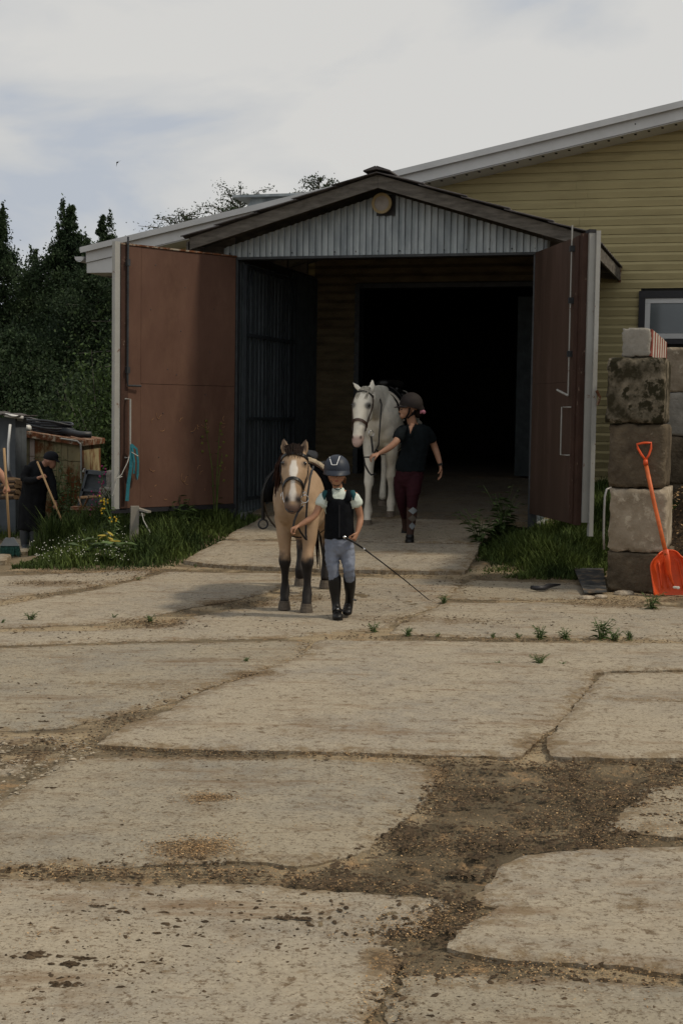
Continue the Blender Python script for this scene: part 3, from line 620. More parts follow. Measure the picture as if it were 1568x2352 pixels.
# right leaf
M_brown3 = mat('shaded_brown_paint', (.078, .050, .038), .6, .1, 1.2, col2=(.052, .034, .026), stretch=(1, 1, .15), dirt=(.10, .065, .053), dscale=3, dmask=(.5, .7), bump=.1)  # gate brown darkened: the shade on the right leaf is in the colour
q2, bx2, L2 = leaf((3.545, -.02), (4.25, -1.54), .48, 3.43, 1, 0, '')
gr = bx2(.02, 1.62, -.05, -.012, .47, 3.43, 'gate_leaf', M_brown2, porch)
bx2(.03, 1.50, -.010, .0, .475, 1.94, 'panel', M_brown3, gr); bx2(.03, 1.50, -.010, .0, 1.943, 3.425, 'panel', M_brown3, gr)
bx2(1.505, 1.62, -.011, .012, .475, 3.425, 'edge_strip', M_brown2, gr)
bx2(1.64, 1.74, -.12, -.06, .50, 3.44, 'outer_tube', M_grey, gr); bx2(1.623, 1.70, -.058, .0, .47, 3.44, 'edge_strip', M_brown2, gr); bx2(1.70, 1.775, -.165, -.122, .36, 3.46, 'outer_tube', M_grey, gr)
bx2(1.625, 1.745, -.125, -.055, 3.442, 3.475, 'tube_end', M_blk, gr)
MB().tube([q2(1.44, .03, 1.80), q2(1.44, .03, 3.55)], .008, 6).build('bolt_rod', M_grey, gr)
for zz in (2.2, 2.75, 3.28): bx2(1.42, 1.46, .001, .05, zz, zz+.06, 'bolt_clip', M_steel, gr)
MB().tube([q2(1.44, .03, 1.80), q2(1.25, .09, 1.86)], .012, 6).build('bolt_handle', M_grey, gr)
MB().tube([q2(1.46, .0, 1.68), q2(1.33, .06, 1.68), q2(1.33, .06, 1.18), q2(1.46, .0, 1.18)], .008, 8).build('pull_handle', M_grey, gr)
MB().tube([q2(1.78, -.16, 1.85), q2(1.80, -.19, 1.78), q2(1.78, -.17, 1.70)], .014, 6).build('latch', M_rust, gr)
# lamp on the gable
lamp = thing('gable_lamp', 'round floodlight with a yellowed rim on a black plate under the porch ridge', 'lamp', tuple(W(1.80, -.025, 4.03)), BR)
MB().box((-.105, -.012, -.15), (.115, .0, .09)).build('back_plate', M_blk, lamp)
def disc(r0, r1, y0, y1, n=28):
    mb = MB(); vs = []
    for r, y in ((r0, y0), (r0, y1), (r1, y1), (r1, y0)):
        vs += [(-.02+r*math.cos(2*math.pi*k/n), y, -.02+r*math.sin(2*math.pi*k/n)) for k in range(n)]
    fs = []
    for i in range(4):
        for k in range(n): fs.append((i*n+k, i*n+(k+1) % n, ((i+1) % 4)*n+(k+1) % n, ((i+1) % 4)*n+k))
    return mb.add(vs, fs)
disc(.086, .118, -.085, -.115).build('rim', mat('yellowed_rim', (.38, .30, .17), .6), lamp)
disc(.0005, .087, -.10, -.106).build('lens', mat('frosted_lens', (.30, .27, .24), .35), lamp)
disc(.0005, .10, -.014, -.084).build('housing', M_blk, lamp)
# ================================================================ TREES, GRASS
M_leaf = mat('birch_leaves', (.038, .060, .026), .6, .25, 1.0, col2=(.016, .030, .016), bump=0, island=.45, trans=.22, spec=.12)
M_leaf2 = mat('bush_leaves', (.05, .08, .025), .6, .25, 2, col2=(.018, .032, .014), bump=0, island=.5, trans=.25, spec=.12)
M_bark = mat('birch_bark', (.16, .15, .13), .9, .3, 4, col2=(.05, .045, .04), bump=.4)
M_grass = mat('grass_blades', (.088, .118, .030), .7, .25, 1.3, col2=(.018, .036, .013), bump=0, island=.5, coord='World', trans=.2, spec=.1)
def leaves(name, centres, size, m, parent, rs, droop=.3):
    n = len(centres); a = rs.normal(size=(n, 3)); a /= np.linalg.norm(a, axis=1)[:, None]; a[:, 2] -= droop
    b = np.cross(a, rs.normal(size=(n, 3))); b /= np.linalg.norm(b, axis=1)[:, None]+1e-9
    s = size*rs.uniform(.55, 1.3, (n, 1)); V = np.stack([centres-a*s*.6, centres+b*s*.36, centres+a*s*.6, centres-b*s*.36], 1).reshape(-1, 3)
    return rawmesh(name, V, np.arange(4*n).reshape(-1, 4), m, parent=parent)
def tree(name, label, x, y_top, Y, width, nleaf, size, zbase=None, cone=1.0, seed=1, cat='tree', group=None, dens=1., ybot=None, nbr=64, tip=.32):
    rs = np.random.default_rng(seed); top = P(x, y_top, Y); zb = g(top[0], Y) if zbase is None else zbase; H = top[2]-zb; base = np.array([top[0], Y, zb])
    t = thing(name, label, cat, tuple(base), 0, group)
    tr = MB(); wob = lambda s: np.array([.25*math.sin(s*3+seed), .2*math.cos(s*2.3+seed), 0])*s
    tr.tube([np.array([0, 0, H*s])+wob(s) for s in np.linspace(0, .985, 9)], [max(.014*H*(1-s), .012) for s in np.linspace(0, .985, 9)], 7)
    cen = []
    lim = MB()
    for k in range(nbr):
        s = .10+.88*(k+.5)/nbr+rs.uniform(-.01, .01); an = k*2.399+rs.uniform(-.4, .4); p0 = np.array([0, 0, H*s])+wob(s)
        env = (1-s)**(.95*cone)*width*1.55*(1.0 if s > .22 else .75)*rs.uniform(.5, 1.2)*min(1, (1-s)/tip+.10)+.03
        up = rs.uniform(.25, .8)*env; mid = p0+np.array([math.cos(an)*env*.6, math.sin(an)*env*.6, up*.8]); end = p0+np.array([math.cos(an)*env, math.sin(an)*env, up-.12*env])
        lim.tube([p0, mid, end], [.02+.006*env*H*.1, .015, .006], 4)
        m_ = int(nleaf/nbr*(.35+1.5*env/width)); tt = rs.uniform(.12, 1.05, m_)**.75
        c = np.where(tt[:, None] < .6, p0+(mid-p0)*tt[:, None]/.6, mid+(end-mid)*(tt[:, None]-.6)/.4)
        sp = (.04*H*.25*(1.1-s)+.12*env+.025)*(1 if nbr < 100 else .55); c = c+rs.normal(size=(m_, 3))*np.array([sp, sp, sp*1.05])*(.55+.6*(1-tt[:, None]*.5)); c[:, 2] -= np.abs(rs.normal(size=m_))*sp*.5
        cen.append(c)
    m_ = int(nleaf*.012); s = rs.uniform(.80, 1.0, m_); c = np.stack([rs.normal(size=m_)*.45*(1.03-s)*width, rs.normal(size=m_)*.45*(1.03-s)*width, H*s+rs.normal(size=m_)*.1], 1); cen.append(c)
    tr.build('trunk', M_bark, t, smooth=True); lim.build('limbs', M_bark, t)
    leaves('crown', np.concatenate(cen), size, M_leaf, t, rs)
    return t
tg = 'birch trees behind the yard'
tree('birch_tree', 'tall dark birch at the far left edge above the grey shed', 8, 470, 50, 2.3, 50025, 0.089, seed=3, group=tg)
tree('birch_tree', 'broad pointed birch standing between the left edge and the white eave box', 145, 462, 46, 2.15, 86708, 0.081, seed=5, cone=.9, group=tg)
tree('birch_tree', 'narrow birch tip rising right above the white eave box', 252, 487, 53, 2.4, 50025, 0.085, seed=8, group=tg)
tree('birch_tree', 'low thin birch in the gap between the two tallest left birches', 72, 568, 57, 1.9, 23343, 0.089, seed=12, group=tg)
tree('birch_tree', 'dark birch directly behind the left gate and eave box', 232, 560, 44, 2.4, 50025, 0.077, seed=15, group=tg)
tree('birch_tree', 'birch with its top left of the eave box', 196, 540, 49, 2.2, 40018, 0.081, seed=16, group=tg)
tree('birch_tree', 'dark birch low above the grey shed roof', 20, 760, 42, 2.3, 40018, 0.081, seed=19, cone=.7, group=tg)
tree('birch_tree', 'wispy birch top over the barn roof, leftmost behind the porch', 448, 484, 42, 2.2, 8337, 0.053, seed=21, cone=.62, tip=.07, nbr=200, group='birch tops behind the barn roof')
tree('birch_tree', 'wide birch top over the barn roof left of the metal vent hood', 540, 436, 42, 3.0, 17340, 0.053, seed=23, cone=.62, tip=.07, nbr=200, group='birch tops behind the barn roof')
tree('birch_tree', 'birch top over the barn roof just left of the porch ridge', 727, 402, 42, 2.2, 14007, 0.053, seed=25, cone=.62, tip=.07, nbr=200, group='birch tops behind the barn roof')
def bush(name, label, x, y, Y, rx, rz, n, size, m=None, seed=1, cat='bush', group=None):
    rs = np.random.default_rng(seed); p = P(x, y, Y); p[2] = g(p[0], p[1]); t = thing(name, label, cat, tuple(p), 0, group)
    st = MB()
    cen = []
    for k in range(16):
        a = rs.uniform(0, 6.28); r = rx*rs.uniform(.1, .9); h = rz*rs.uniform(.4, 1.); e_ = np.array([r*math.cos(a), r*math.sin(a)*.7, h]); st.tube([(e_[0]*.2, e_[1]*.2, -.03), e_*.6, e_], [.02, .012, .005], 4)
        c = e_*rs.uniform(.25, 1.05, (n//16, 1))+rs.normal(size=(n//16, 3))*np.array([rx*.2, rx*.2, rz*.14]); c[:, 2] = np.abs(c[:, 2]); cen.append(c)
    st.build('stems', M_bark, t); leaves('foliage', np.concatenate(cen), size, m or M_leaf2, t, rs); return t
bg_ = 'bushes behind the sheds'
for k, (x, Y, rx, rz_h, n) in enumerate(((235, 34, 1.6, 3.6, 9000), (195, 37, 1.8, 3.0, 7000), (150, 38, 2.0, 2.2, 7000), (262, 30, 1.3, 2.4, 6000), (60, 40, 2.6, 2.8, 8000), (10, 41, 2.2, 3.2, 7000))):
    bush('bush', ['bright leafy bush beside the left gate edge above the fireweed', 'dark bush behind the right end of the rusty trailer', 'dark bush behind the middle of the rusty trailer', 'low green bush against the left gate post', 'dark bush behind the hose coil and shed', 'dark bush behind the grey shed'][k], x, 1100, Y, rx, rz_h, n, .085, [None, M_leaf, M_leaf, None, M_leaf, M_leaf][k], 40+k, group=bg_)
# grass: blades as one uncountable mass
def grass(name, poly_px, n, h0, h1, seed, edge_short=None, m=None, world=None):
    rs = np.random.default_rng(seed); poly = world or [G(x, y)[:2] for x, y in poly_px]; poly = np.array(poly); lo, hi = poly.min(0), poly.max(0)
    X = rs.uniform(lo[0], hi[0], n*4); Y = rs.uniform(lo[1], hi[1], n*4); k = inpoly(X, Y, poly); X, Y = X[k][:n], Y[k][:n]
    cl = fbm(X*1.7, Y*1.7, seed, 4); k = cl+rs.uniform(-.2, .2, len(X)) > .30; X, Y, cl = X[k], Y[k], cl[k]; n = len(X)
    if edge_short is not None:      # lower towards the polygon's rim
        P_ = poly; d = np.full(n, 9.)
        for i in range(len(P_)):
            a, b = P_[i], P_[(i+1) % len(P_)]; ab = b-a; t = np.clip(((X-a[0])*ab[0]+(Y-a[1])*ab[1])/(ab@ab+1e-9), 0, 1); d = np.minimum(d, np.hypot(X-a[0]-t*ab[0], Y-a[1]-t*ab[1]))
        ed = np.clip(d/edge_short, .22, 1)
    else: ed = 1
    H = (h0+(h1-h0)*np.clip((cl-.3)*2.6, 0, 1))*ed*rs.uniform(.5, 1.25, n); an = rs.uniform(0, 6.283, n); ln = H*rs.uniform(.1, .75, n); wd = rs.uniform(.004, .010, n)*(1+H)
    c, s = np.cos(an), np.sin(an); z = g(X, Y)-.03; px, py = -s*wd, c*wd
    p = lambda f, hh, w_: (np.stack([X+c*ln*f+px*w_, Y+s*ln*f+py*w_, z+H*hh], 1), np.stack([X+c*ln*f-px*w_, Y+s*ln*f-py*w_, z+H*hh], 1))
    a0, a1 = p(0, 0, 1); b0, b1 = p(.25, .55, .85); c0, c1 = p(1, 1-.12*rs.uniform(0, 1, n), .12)
    V = np.stack([a0, a1, b0, b1, c0, c1], 1).reshape(-1, 3); i = np.arange(n)[:, None]*6
    Fq = np.concatenate([i+np.array([[0, 1, 3, 2]]), i+np.array([[2, 3, 5, 4]])], 0)
    return tag(rawmesh(name, V, Fq, m or M_grass), name.replace('_', ' '), 'grass', kind='stuff')
gl1 = [(25, 1304), (60, 1288), (105, 1268), (150, 1240), (180, 1215), (200, 1190), (270, 1172), (560, 1165), (612, 1186), (600, 1194), (582, 1206), (545, 1225), (520, 1244), (480, 1264), (425, 1294), (380, 1305), (200, 1309)]
grass('grass_left_of_ramp', gl1, 38000, .06, .36, 5, .6)
grass('grass_right_of_ramp', None, 44000, .08, .36, 6, .5, world=[G(1068, 1322)[:2], G(1090, 1268)[:2], G(1142, 1202)[:2], W(3.66, .0, 0)[:2], W(3.66, 3.1, 0)[:2], W(5.6, 3.1, 0)[:2], np.array([2.95, 14.6]), np.array([2.55, 13.9]), G(1392, 1318)[:2], G(1330, 1330)[:2], G(1200, 1328)[:2]])
grass('grass_by_shed', None, 12000, .08, .34, 7, world=[(-9, 22), (-5.5, 22.6), (-4.2, 21.6), (-3.3, 22), (-3.2, 27), (-9, 28)])
grass('grass_behind_gate', None, 9000, .15, .6, 8, world=[(-4.2, 19), (-3.4, 17.3), (-2.2, 17.6), (-2.0, 20.5), (-4, 22)])
grass('grass_left_foreground', [(-160, 1285), (-5, 1290), (-5, 1275), (-160, 1270)], 1500, .05, .2, 9)
def plant(name, label, p, nst, h, spread, leaf, m, seed, cat='weed', flower=None, fm=None, group=None, lw=.35, nleaf=7):
    rs = np.random.default_rng(seed); p = np.array(p, float); t = thing(name, label, cat, tuple(p), 0, group); st = MB(); V = []; fl = MB()
    for k in range(nst):
        a = rs.uniform(0, 6.28); sp = spread*rs.uniform(.2, 1); hh = h*rs.uniform(.55, 1.); e_ = np.array([math.cos(a)*sp, math.sin(a)*sp, hh]); mid = e_*np.array([.35, .35, .6])
        st.tube([(0, 0, -.04), mid, e_], [.003+.003*h, .0025+.002*h, .0015+.001*h], 4)
        for j in range(nleaf):
            q_ = (j+.6)/nleaf; c = mid*q_*2 if q_ < .5 else mid+(e_-mid)*(q_-.5)*2; b = rs.uniform(0, 6.28); L_ = leaf*rs.uniform(.6, 1.2)*(1.25-q_*.6); d = np.array([math.cos(b), math.sin(b), rs.uniform(-.1, .6)]); d /= np.linalg.norm(d)
            s_ = np.cross(d, (0, 0, 1)); s_ /= np.linalg.norm(s_)+1e-9; V.append([c, c+d*L_*.5+s_*L_*lw*.5, c+d*L_-np.array([0, 0, L_*.25]), c+d*L_*.5-s_*L_*lw*.5])
        if flower:
            for j in range(flower): 
                q_ = e_+np.array([0, 0, -.05*h*j])+rs.normal(size=3)*.02*max(h, .3)
                fl.ell(q_, (.008+.006*h,)*3, 5, 4)
    st.build('stems', m, t); V = np.array(V).reshape(-1, 3); rawmesh('leaves', V, np.arange(len(V)).reshape(-1, 4), m, parent=t)
    if flower: fl.build('flowers', fm, t)['kind'] = 'stuff'
    return t
M_weed = mat('weed_leaf', (.11, .17, .055), .6, .25, 3, bump=0, island=.4, trans=.15, spec=.3)
M_yel = mat('yellow_petals', (.50, .33, .03), .7); M_pink = mat('pink_petals', (.45, .07, .22), .7); M_whf = mat('white_petals', (.60, .60, .52), .7)
WD = [(857, 1449, .10, 'tiny weed at the left start of the long crack right of the child'), (936, 1459, .09, 'bushy weed in the long crack right of the whip tip'), (1005, 1460, .05, 'small sprig in the crack under the grey slab corner'), (1132, 1463, .07, 'short weed in the crack below the dark stick'), (1190, 1464, .07, 'thin weed in the crack left of the tall grass tuft'),
      (1241, 1466, .13, 'upright grass tuft in the middle of the long crack'), (1297, 1467, .12, 'single thin stalk in the long crack'), (1378, 1466, .20, 'tallest leafy weed at the right end of the long crack'), (1410, 1470, .12, 'wide low weed at the right end of the long crack'), (1444, 1468, .10, 'last small weed of the long crack by the right edge'),
      (1238, 1527, .11, 'round dense weed standing alone on the big slab'), (1145, 1527, .05, 'flat thin weed left of the lone round weed'), (1292, 1528, .05, 'wispy weed right of the lone round weed'), (566, 1521, .07, 'small dark weed in the slab joint left of centre'), (1019, 1384, .10, 'weed beside the tip of the whip'),
      (1492, 1398, .19, 'bushy weed in front of the orange shovel'), (448, 1301, .05, 'weed in the ramp crack, leftmost'), (490, 1300, .05, 'weed in the ramp crack, second from left'), (524, 1302, .05, 'weed in the ramp crack, nearest the pony'), (262, 1447-28, .06, 'pale sprig in the diagonal joint left of the pony'), (5, 1432, .07, 'weed cut by the left edge of the photo'), (70, 1425, .10, 'thin upright weed near the left edge'), (345, 1428, .09, 'sprig in the dirt strip left of the pony'), (318, 1330, .06, 'pale sprig in the far left joint'), (545, 1330, .03, 'tiny weed before the ramp')]
for k, (x, y, h, lb) in enumerate(WD):
    p = G(x, y); plant('weed', lb, p-np.array([0, 0, .015]), 10 if h > .08 else 6, h*.85, h*.65, h*.34, M_weed, 100+k, group='weeds in the yard cracks', nleaf=7, lw=.28)
plant('dock_plant', 'broad leafed plant with yellowing leaves in the grass left of the wooden prop', G(240, 1290), 7, .26, .30, .34, M_weed, 201, cat='plant', lw=.6, nleaf=3)
p = G(252, 1284); lf = MB(); 
for k in range(5):
    a = k*1.3; lf.ell(p+np.array([.07*math.cos(a), .05*math.sin(a)-.1, .20+.02*k]), (.065, .035, .010), 8, 5, rot=Matrix.Rotation(.6*math.sin(k*2.1), 3, 'Y') @ Matrix.Rotation(a, 3, 'Z'))
tag(lf.build('yellow_leaf', mat('yellowed_leaf', (.42, .33, .07), .7), None, origin=p), 'cluster of yellowed curled leaves on the broad leafed plant', 'leaf')
plant('yellow_wildflower', 'yellow flowering weed under the lower left corner of the left gate', G(262, 1252), 8, .55, .28, .12, M_weed, 202, 'flower', 3, M_yel)
plant('fireweed', 'tall pink flowering fireweed between the grey metal crate and the left gate', P(232, 1180, 18.6)*np.array([1, 1, 0])+np.array([0, 0, g(-3.15, 18.6)]), 6, .98, .22, .16, M_weed, 203, 'flower', 9, M_pink, lw=.2)
plant('tall_weed', 'tall thin weed with a yellowish top at the hinge side of the left gate', W(-.12, -.42, .12), 3, 1.6, .16, .09, M_grass, 204, 'weed', 5, mat('yellow_green_umbel', (.11, .11, .03), .8))
plant('leafy_weed', 'leafy light green weed at the top left of the ramp', W(-.35, -.9, .12), 9, .5, .3, .2, M_leaf2, 205, 'weed')
plant('leafy_weed', 'dark bushy weed under the hinge of the right gate', W(3.3, -.35, .2), 14, .62, .3, .16, M_weed, 206, 'weed')
plant('leafy_weed', 'second dark weed against the porch floor edge at the right', W(3.15, -.9, .15), 12, .42, .3, .14, M_weed, 207, 'weed')
plant('leafy_weed', 'dark weed against the porch wall behind the pony', W(-.3, .3, .2), 12, .8, .3, .14, M_weed, 208, 'weed')
for k, (x, Y, h) in enumerate(((215, 24.3, 1.1), (190, 24.6, .9), (150, 24.4, .8), (130, 24.5, 1.5), (165, 24.0, 1.2))):
    p = P(x, 1150, Y); p[2] = g(p[0], Y); plant('nettle', ['weed stalks before the grey metal crate', 'weed stalks left of the metal crate', 'short weeds beside the sweeping man', 'tallest weeds in front of the rusty trailer', 'tall weeds at the middle of the rusty trailer'][k], p, 14, h, .4, .16, M_weed, 220+k, 'weed', group='weeds before the rusty trailer')
# clover and umbel dots in the grass
rs = np.random.default_rng(77); fl = MB()
for k in range(210):
    x = rs.uniform(70, 300); y = rs.uniform(1240, 1303)
    if rs.uniform() < .35+.0*x: y = 1303-abs(rs.normal())*14
    p = G(x, y); fl.ell(p+np.array([0, 0, rs.uniform(.05, .2)]), (.0065, .0065, .005), 4, 3)
tag(fl.build('clover_flowers', M_whf), 'many small white clover heads in the grass left of the ramp', 'flowers', kind='stuff')

# ================================================================ LITTER ON THE GROUND
def slabz(X, Y): return g(X, Y)+.004
M_chip = mat('wood_chips', (.40, .28, .15), .8, .1, 60, col2=(.20, .105, .042), bump=0, island=.6, coord='World')
M_clod = mat('mud_clods', (.082, .058, .036), .95, .2, 9, bump=.6, island=.4, coord='World')
def flakes(X, Y, smin, smax, rs, el=2.5, dz=.004):
    n = len(X); s = rs.uniform(smin, smax, n); a = rs.uniform(0, 6.283, n); w_ = s/rs.uniform(1.2, el, n); c, s_ = np.cos(a), np.sin(a); z = slabz(X, Y)+dz; t1 = rs.uniform(-.35, .35, n)*s; t2 = rs.uniform(0, .3, n)*w_
    q = lambda i, j: np.stack([X+c*s*i*.5-s_*w_*j*.5, Y+s_*s*i*.5+c*w_*j*.5, z+np.abs(t1)*.5+t1*i*.5+t2*j*.5+t2*.5], 1)
    return np.stack([q(-1, -1), q(1, -.8), q(.8, 1), q(-.9, .7)], 1).reshape(-1, 3)
rs = np.random.default_rng(5); Xs = []; Ys = []
def along(px, n, sp, sy=None):
    pts = np.array([G(x, y)[:2] for x, y in px]); seg = np.linalg.norm(np.diff(pts, axis=0), axis=1); cum = np.concatenate([[0], np.cumsum(seg)]); t = rs.uniform(0, cum[-1], n)
    x = np.interp(t, cum, pts[:, 0]); y = np.interp(t, cum, pts[:, 1]); Xs.append(x+rs.normal(size=n)*sp); Ys.append(y+rs.normal(size=n)*(sy or sp))
J = [([(385, 1958), (500, 1940)], 900, .07), ([(440, 1836), (520, 1834)], 350, .05), ([(290, 1434), (410, 1428)], 500, .06), ([(0, 1384), (120, 1366), (230, 1349), (300, 1330), (370, 1308)], 1800, .10), ([(-20, 1446), (230, 1438), (390, 1422), (450, 1402), (600, 1382), (655, 1360), (662, 1325)], 1100, .09), ([(400, 1310), (700, 1318), (900, 1322), (1070, 1325), (1200, 1331), (1320, 1333)], 1500, .05),
     ([(880, 1446), (935, 1418), (1015, 1388), (1060, 1345), (1072, 1325)], 500, .07), ([(730, 1462), (1000, 1467), (1440, 1474), (1600, 1476)], 1500, .06), ([(690, 1480), (650, 1520), (600, 1545), (520, 1572), (430, 1608), (330, 1635), (220, 1700)], 1500, .06),
     ([(100, 1700), (235, 1718), (600, 1731), (1000, 1742), (1230, 1752)], 1700, .05), ([(1350, 1560), (1340, 1600), (1290, 1650), (1240, 1720)], 600, .035), ([(1330, 1610), (1568, 1612)], 250, .03), ([(0, 2000), (150, 2003), (560, 2008), (700, 2015)], 900, .04), ([(860, 2150), (1000, 2120), (1090, 2090)], 700, .06),
     ([(850, 2352), (890, 2240), (1200, 2225), (1568, 2250)], 900, .04), ([(1040, 1378), (1350, 1378), (1568, 1380)], 600, .06), ([(30, 1312), (200, 1314), (380, 1310)], 1800, .10), ([(1350, 1385), (1568, 1372)], 900, .10), ([(410, 1955), (540, 1940)], 420, .055), ([(430, 1830), (535, 1832)], 160, .03)]
for a, n, sp in J: along(a, int(n*1.5), sp*1.15)
mp_ = np.array(mudpoly); X = rs.uniform(mp_[:, 0].min(), mp_[:, 0].max(), 26000); Y = rs.uniform(mp_[:, 1].min(), mp_[:, 1].max(), 26000); k = inpoly(X, Y, mp_) & (fbm(X*3, Y*3, 8, 4)+rs.uniform(-.08, .08, 26000) > .47); Xs.append(X[k]); Ys.append(Y[k])
X = rs.uniform(-3, 3.6, 40000); Y = 3+12*rs.uniform(0, 1, 40000); k = fbm(X*2.2, Y*2.2, 18, 5)+rs.uniform(-.12, .12, 40000) > .47; Xs.append(X[k]); Ys.append(Y[k])
X, Y = np.concatenate(Xs), np.concatenate(Ys)
V = flakes(X, Y, .0025, .0085, rs, el=4, dz=.0015); tag(rawmesh('wood_chips', V, np.arange(len(V)).reshape(-1, 4), M_chip), 'scattered wood shavings and straw on the concrete yard', 'litter', kind='stuff')
# soil crumbs and clods
def clods(name, X, Y, smin, smax, rs, flat=.5, lab='', m=None):
    base = np.array([(1, 0, 0), (.3, .95, 0), (-.8, .6, 0), (-.8, -.6, 0), (.3, -.95, 0), (.35, .3, .9), (-.35, .1, 1), (.1, -.4, .85)]); n = len(X); s = smin*(smax/smin)**(rs.uniform(0, 1, n)**2.2)
    a = rs.uniform(0, 6.283, n); c, s_ = np.cos(a), np.sin(a); b = base[None]*rs.uniform(.6, 1.35, (n, 8, 3)); el = rs.uniform(1, 2.2, n)[:, None]
    bx, by, bz = b[:, :, 0]*el, b[:, :, 1], b[:, :, 2]*flat; r = s[:, None]
    V = np.stack([X[:, None]+(c[:, None]*bx-s_[:, None]*by)*r, Y[:, None]+(s_[:, None]*bx+c[:, None]*by)*r, slabz(X, Y)[:, None]-.004+bz*r], 2).reshape(-1, 3)
    f = np.array([(0, 1, 5), (1, 2, 6), (1, 6, 5), (2, 3, 6), (3, 4, 7), (3, 7, 6), (4, 0, 7), (0, 5, 7), (5, 6, 7)]); Fq = (np.arange(n)[:, None, None]*8+f[None]).reshape(-1, 3)
    return tag(rawmesh(name, V, Fq, m or M_clod, smooth=False), lab, 'soil', kind='stuff')
Xs = []; Ys = []
for a, n, sp in J: along(a, int(n*.6), sp*1.6)
X = rs.uniform(-3, 3.6, 26000); Y = 3+12*rs.uniform(0, 1, 26000)**1.0; k = fbm(X*2.6, Y*2.6, 28, 5)+rs.uniform(-.1, .1, 26000) > .46; Xs.append(X[k]); Ys.append(Y[k])
X = rs.uniform(-1.6, 1.9, 5000); Y = rs.uniform(3.2, 5.6, 5000); Xs.append(X); Ys.append(Y)
X, Y = np.concatenate(Xs), np.concatenate(Ys); X2 = []; Y2 = []
for cx, cy, rx, ry, k_ in STAIN:
    n_ = int(90+900*k_*min(rx*ry*6, 1)); a_ = rs.normal(size=(n_, 2))*.5; X2.append(cx+a_[:, 0]*rx); Y2.append(cy+a_[:, 1]*ry)
X = np.concatenate([X]+X2); Y = np.concatenate([Y]+Y2)
clods('mud_crumbs', X, Y, .0014, .0095, rs, .5, 'dark crumbs of dried mud scattered over the yard')
Xs = []; Ys = []; X = rs.uniform(mp_[:, 0].min(), mp_[:, 0].max(), 30000); Y = rs.uniform(mp_[:, 1].min(), mp_[:, 1].max(), 30000); k = inpoly(X, Y, mp_) & (fbm(X*4, Y*6, 48) > .43)
clods('mud_clumps', X[k], Y[k], .0022, .012, rs, .5, 'churned dark mud clumps in the muddy hollow')
CL = [(653, 2110, .020, 'dark clod standing on the near slab, left of a matching pair'), (702, 2112, .018, 'dark clod on the near slab, right of a matching pair'), (75, 2197, .032, 'long flat clod near the lower left corner'), (195, 2203, .018, 'small dark clod right of the long flat clod'), (165, 2216, .026, 'ragged clod below the long flat clod'), (145, 2262, .024, 'smeared clod low on the left'), (1043, 2008, .026, 'black clod at the lower end of the muddy hollow'), (922, 1276, .040, 'dropping on the ramp right of the whip'), (1076, 1658, .013, 'dark dropping on the big slab'), (1393, 1690, .020, 'dark clod on the right slab'), (102, 1658, .016, 'dark clod at left in the slab joint'), (118, 1811, .016, 'dark clod on the grey left slab'), (225, 2083, .014, 'clod left of centre on the near slab')]
for k, (x, y, s, lb) in enumerate(CL):
    p = G(x, y); mb = MB(); rr_ = np.random.default_rng(k)
    for j in range(26):
        c = p+np.array([rr_.normal()*s*.95, rr_.normal()*s*.35, .003]); r = s*rr_.uniform(.12, .42); bs_ = np.array([(1, 0, 0), (.3, .95, 0), (-.8, .6, 0), (-.8, -.6, 0), (.3, -.95, 0), (.35, .3, .8), (-.35, .1, .9), (.1, -.4, .7)])*rr_.uniform(.5, 1.4, (8, 3))*np.array([1.5, .8, .55])
        mb.add([tuple(c+q_*r) for q_ in bs_], [(0, 1, 5), (1, 2, 6), (1, 6, 5), (2, 3, 6), (3, 4, 7), (3, 7, 6), (4, 0, 7), (0, 5, 7), (5, 6, 7)])
    tag(mb.build('mud_clod', M_clod, None, origin=p), lb, 'clod', 'single clods on the yard')
Xs = rs.uniform(-2.2, 2.6, 170); Ys = rs.uniform(3.2, 7.5, 170)
clods('crushed_clods', Xs, Ys, .005, .015, rs, .35, 'larger trampled clods scattered on the near slabs')
pl = [G(x, y)[:2] for x, y in ((-60, 1690), (170, 1690), (230, 1725), (120, 1780), (60, 1850), (-60, 1850))]; pl = np.array(pl); Xs = rs.uniform(pl[:, 0].min(), pl[:, 0].max(), 6000); Ys = rs.uniform(pl[:, 1].min(), pl[:, 1].max(), 6000); k = inpoly(Xs, Ys, pl) & (fbm(Xs*5, Ys*5, 91) > .42)
k &= rs.uniform(0, 1, 6000) < .25
clods('pale_rubble', Xs[k], Ys[k], .002, .012, rs, .5, 'whitish crumbled concrete gravel at the left edge', mat('pale_gravel', (.33, .285, .215), .95, .2, 30, island=.35, coord='World'))
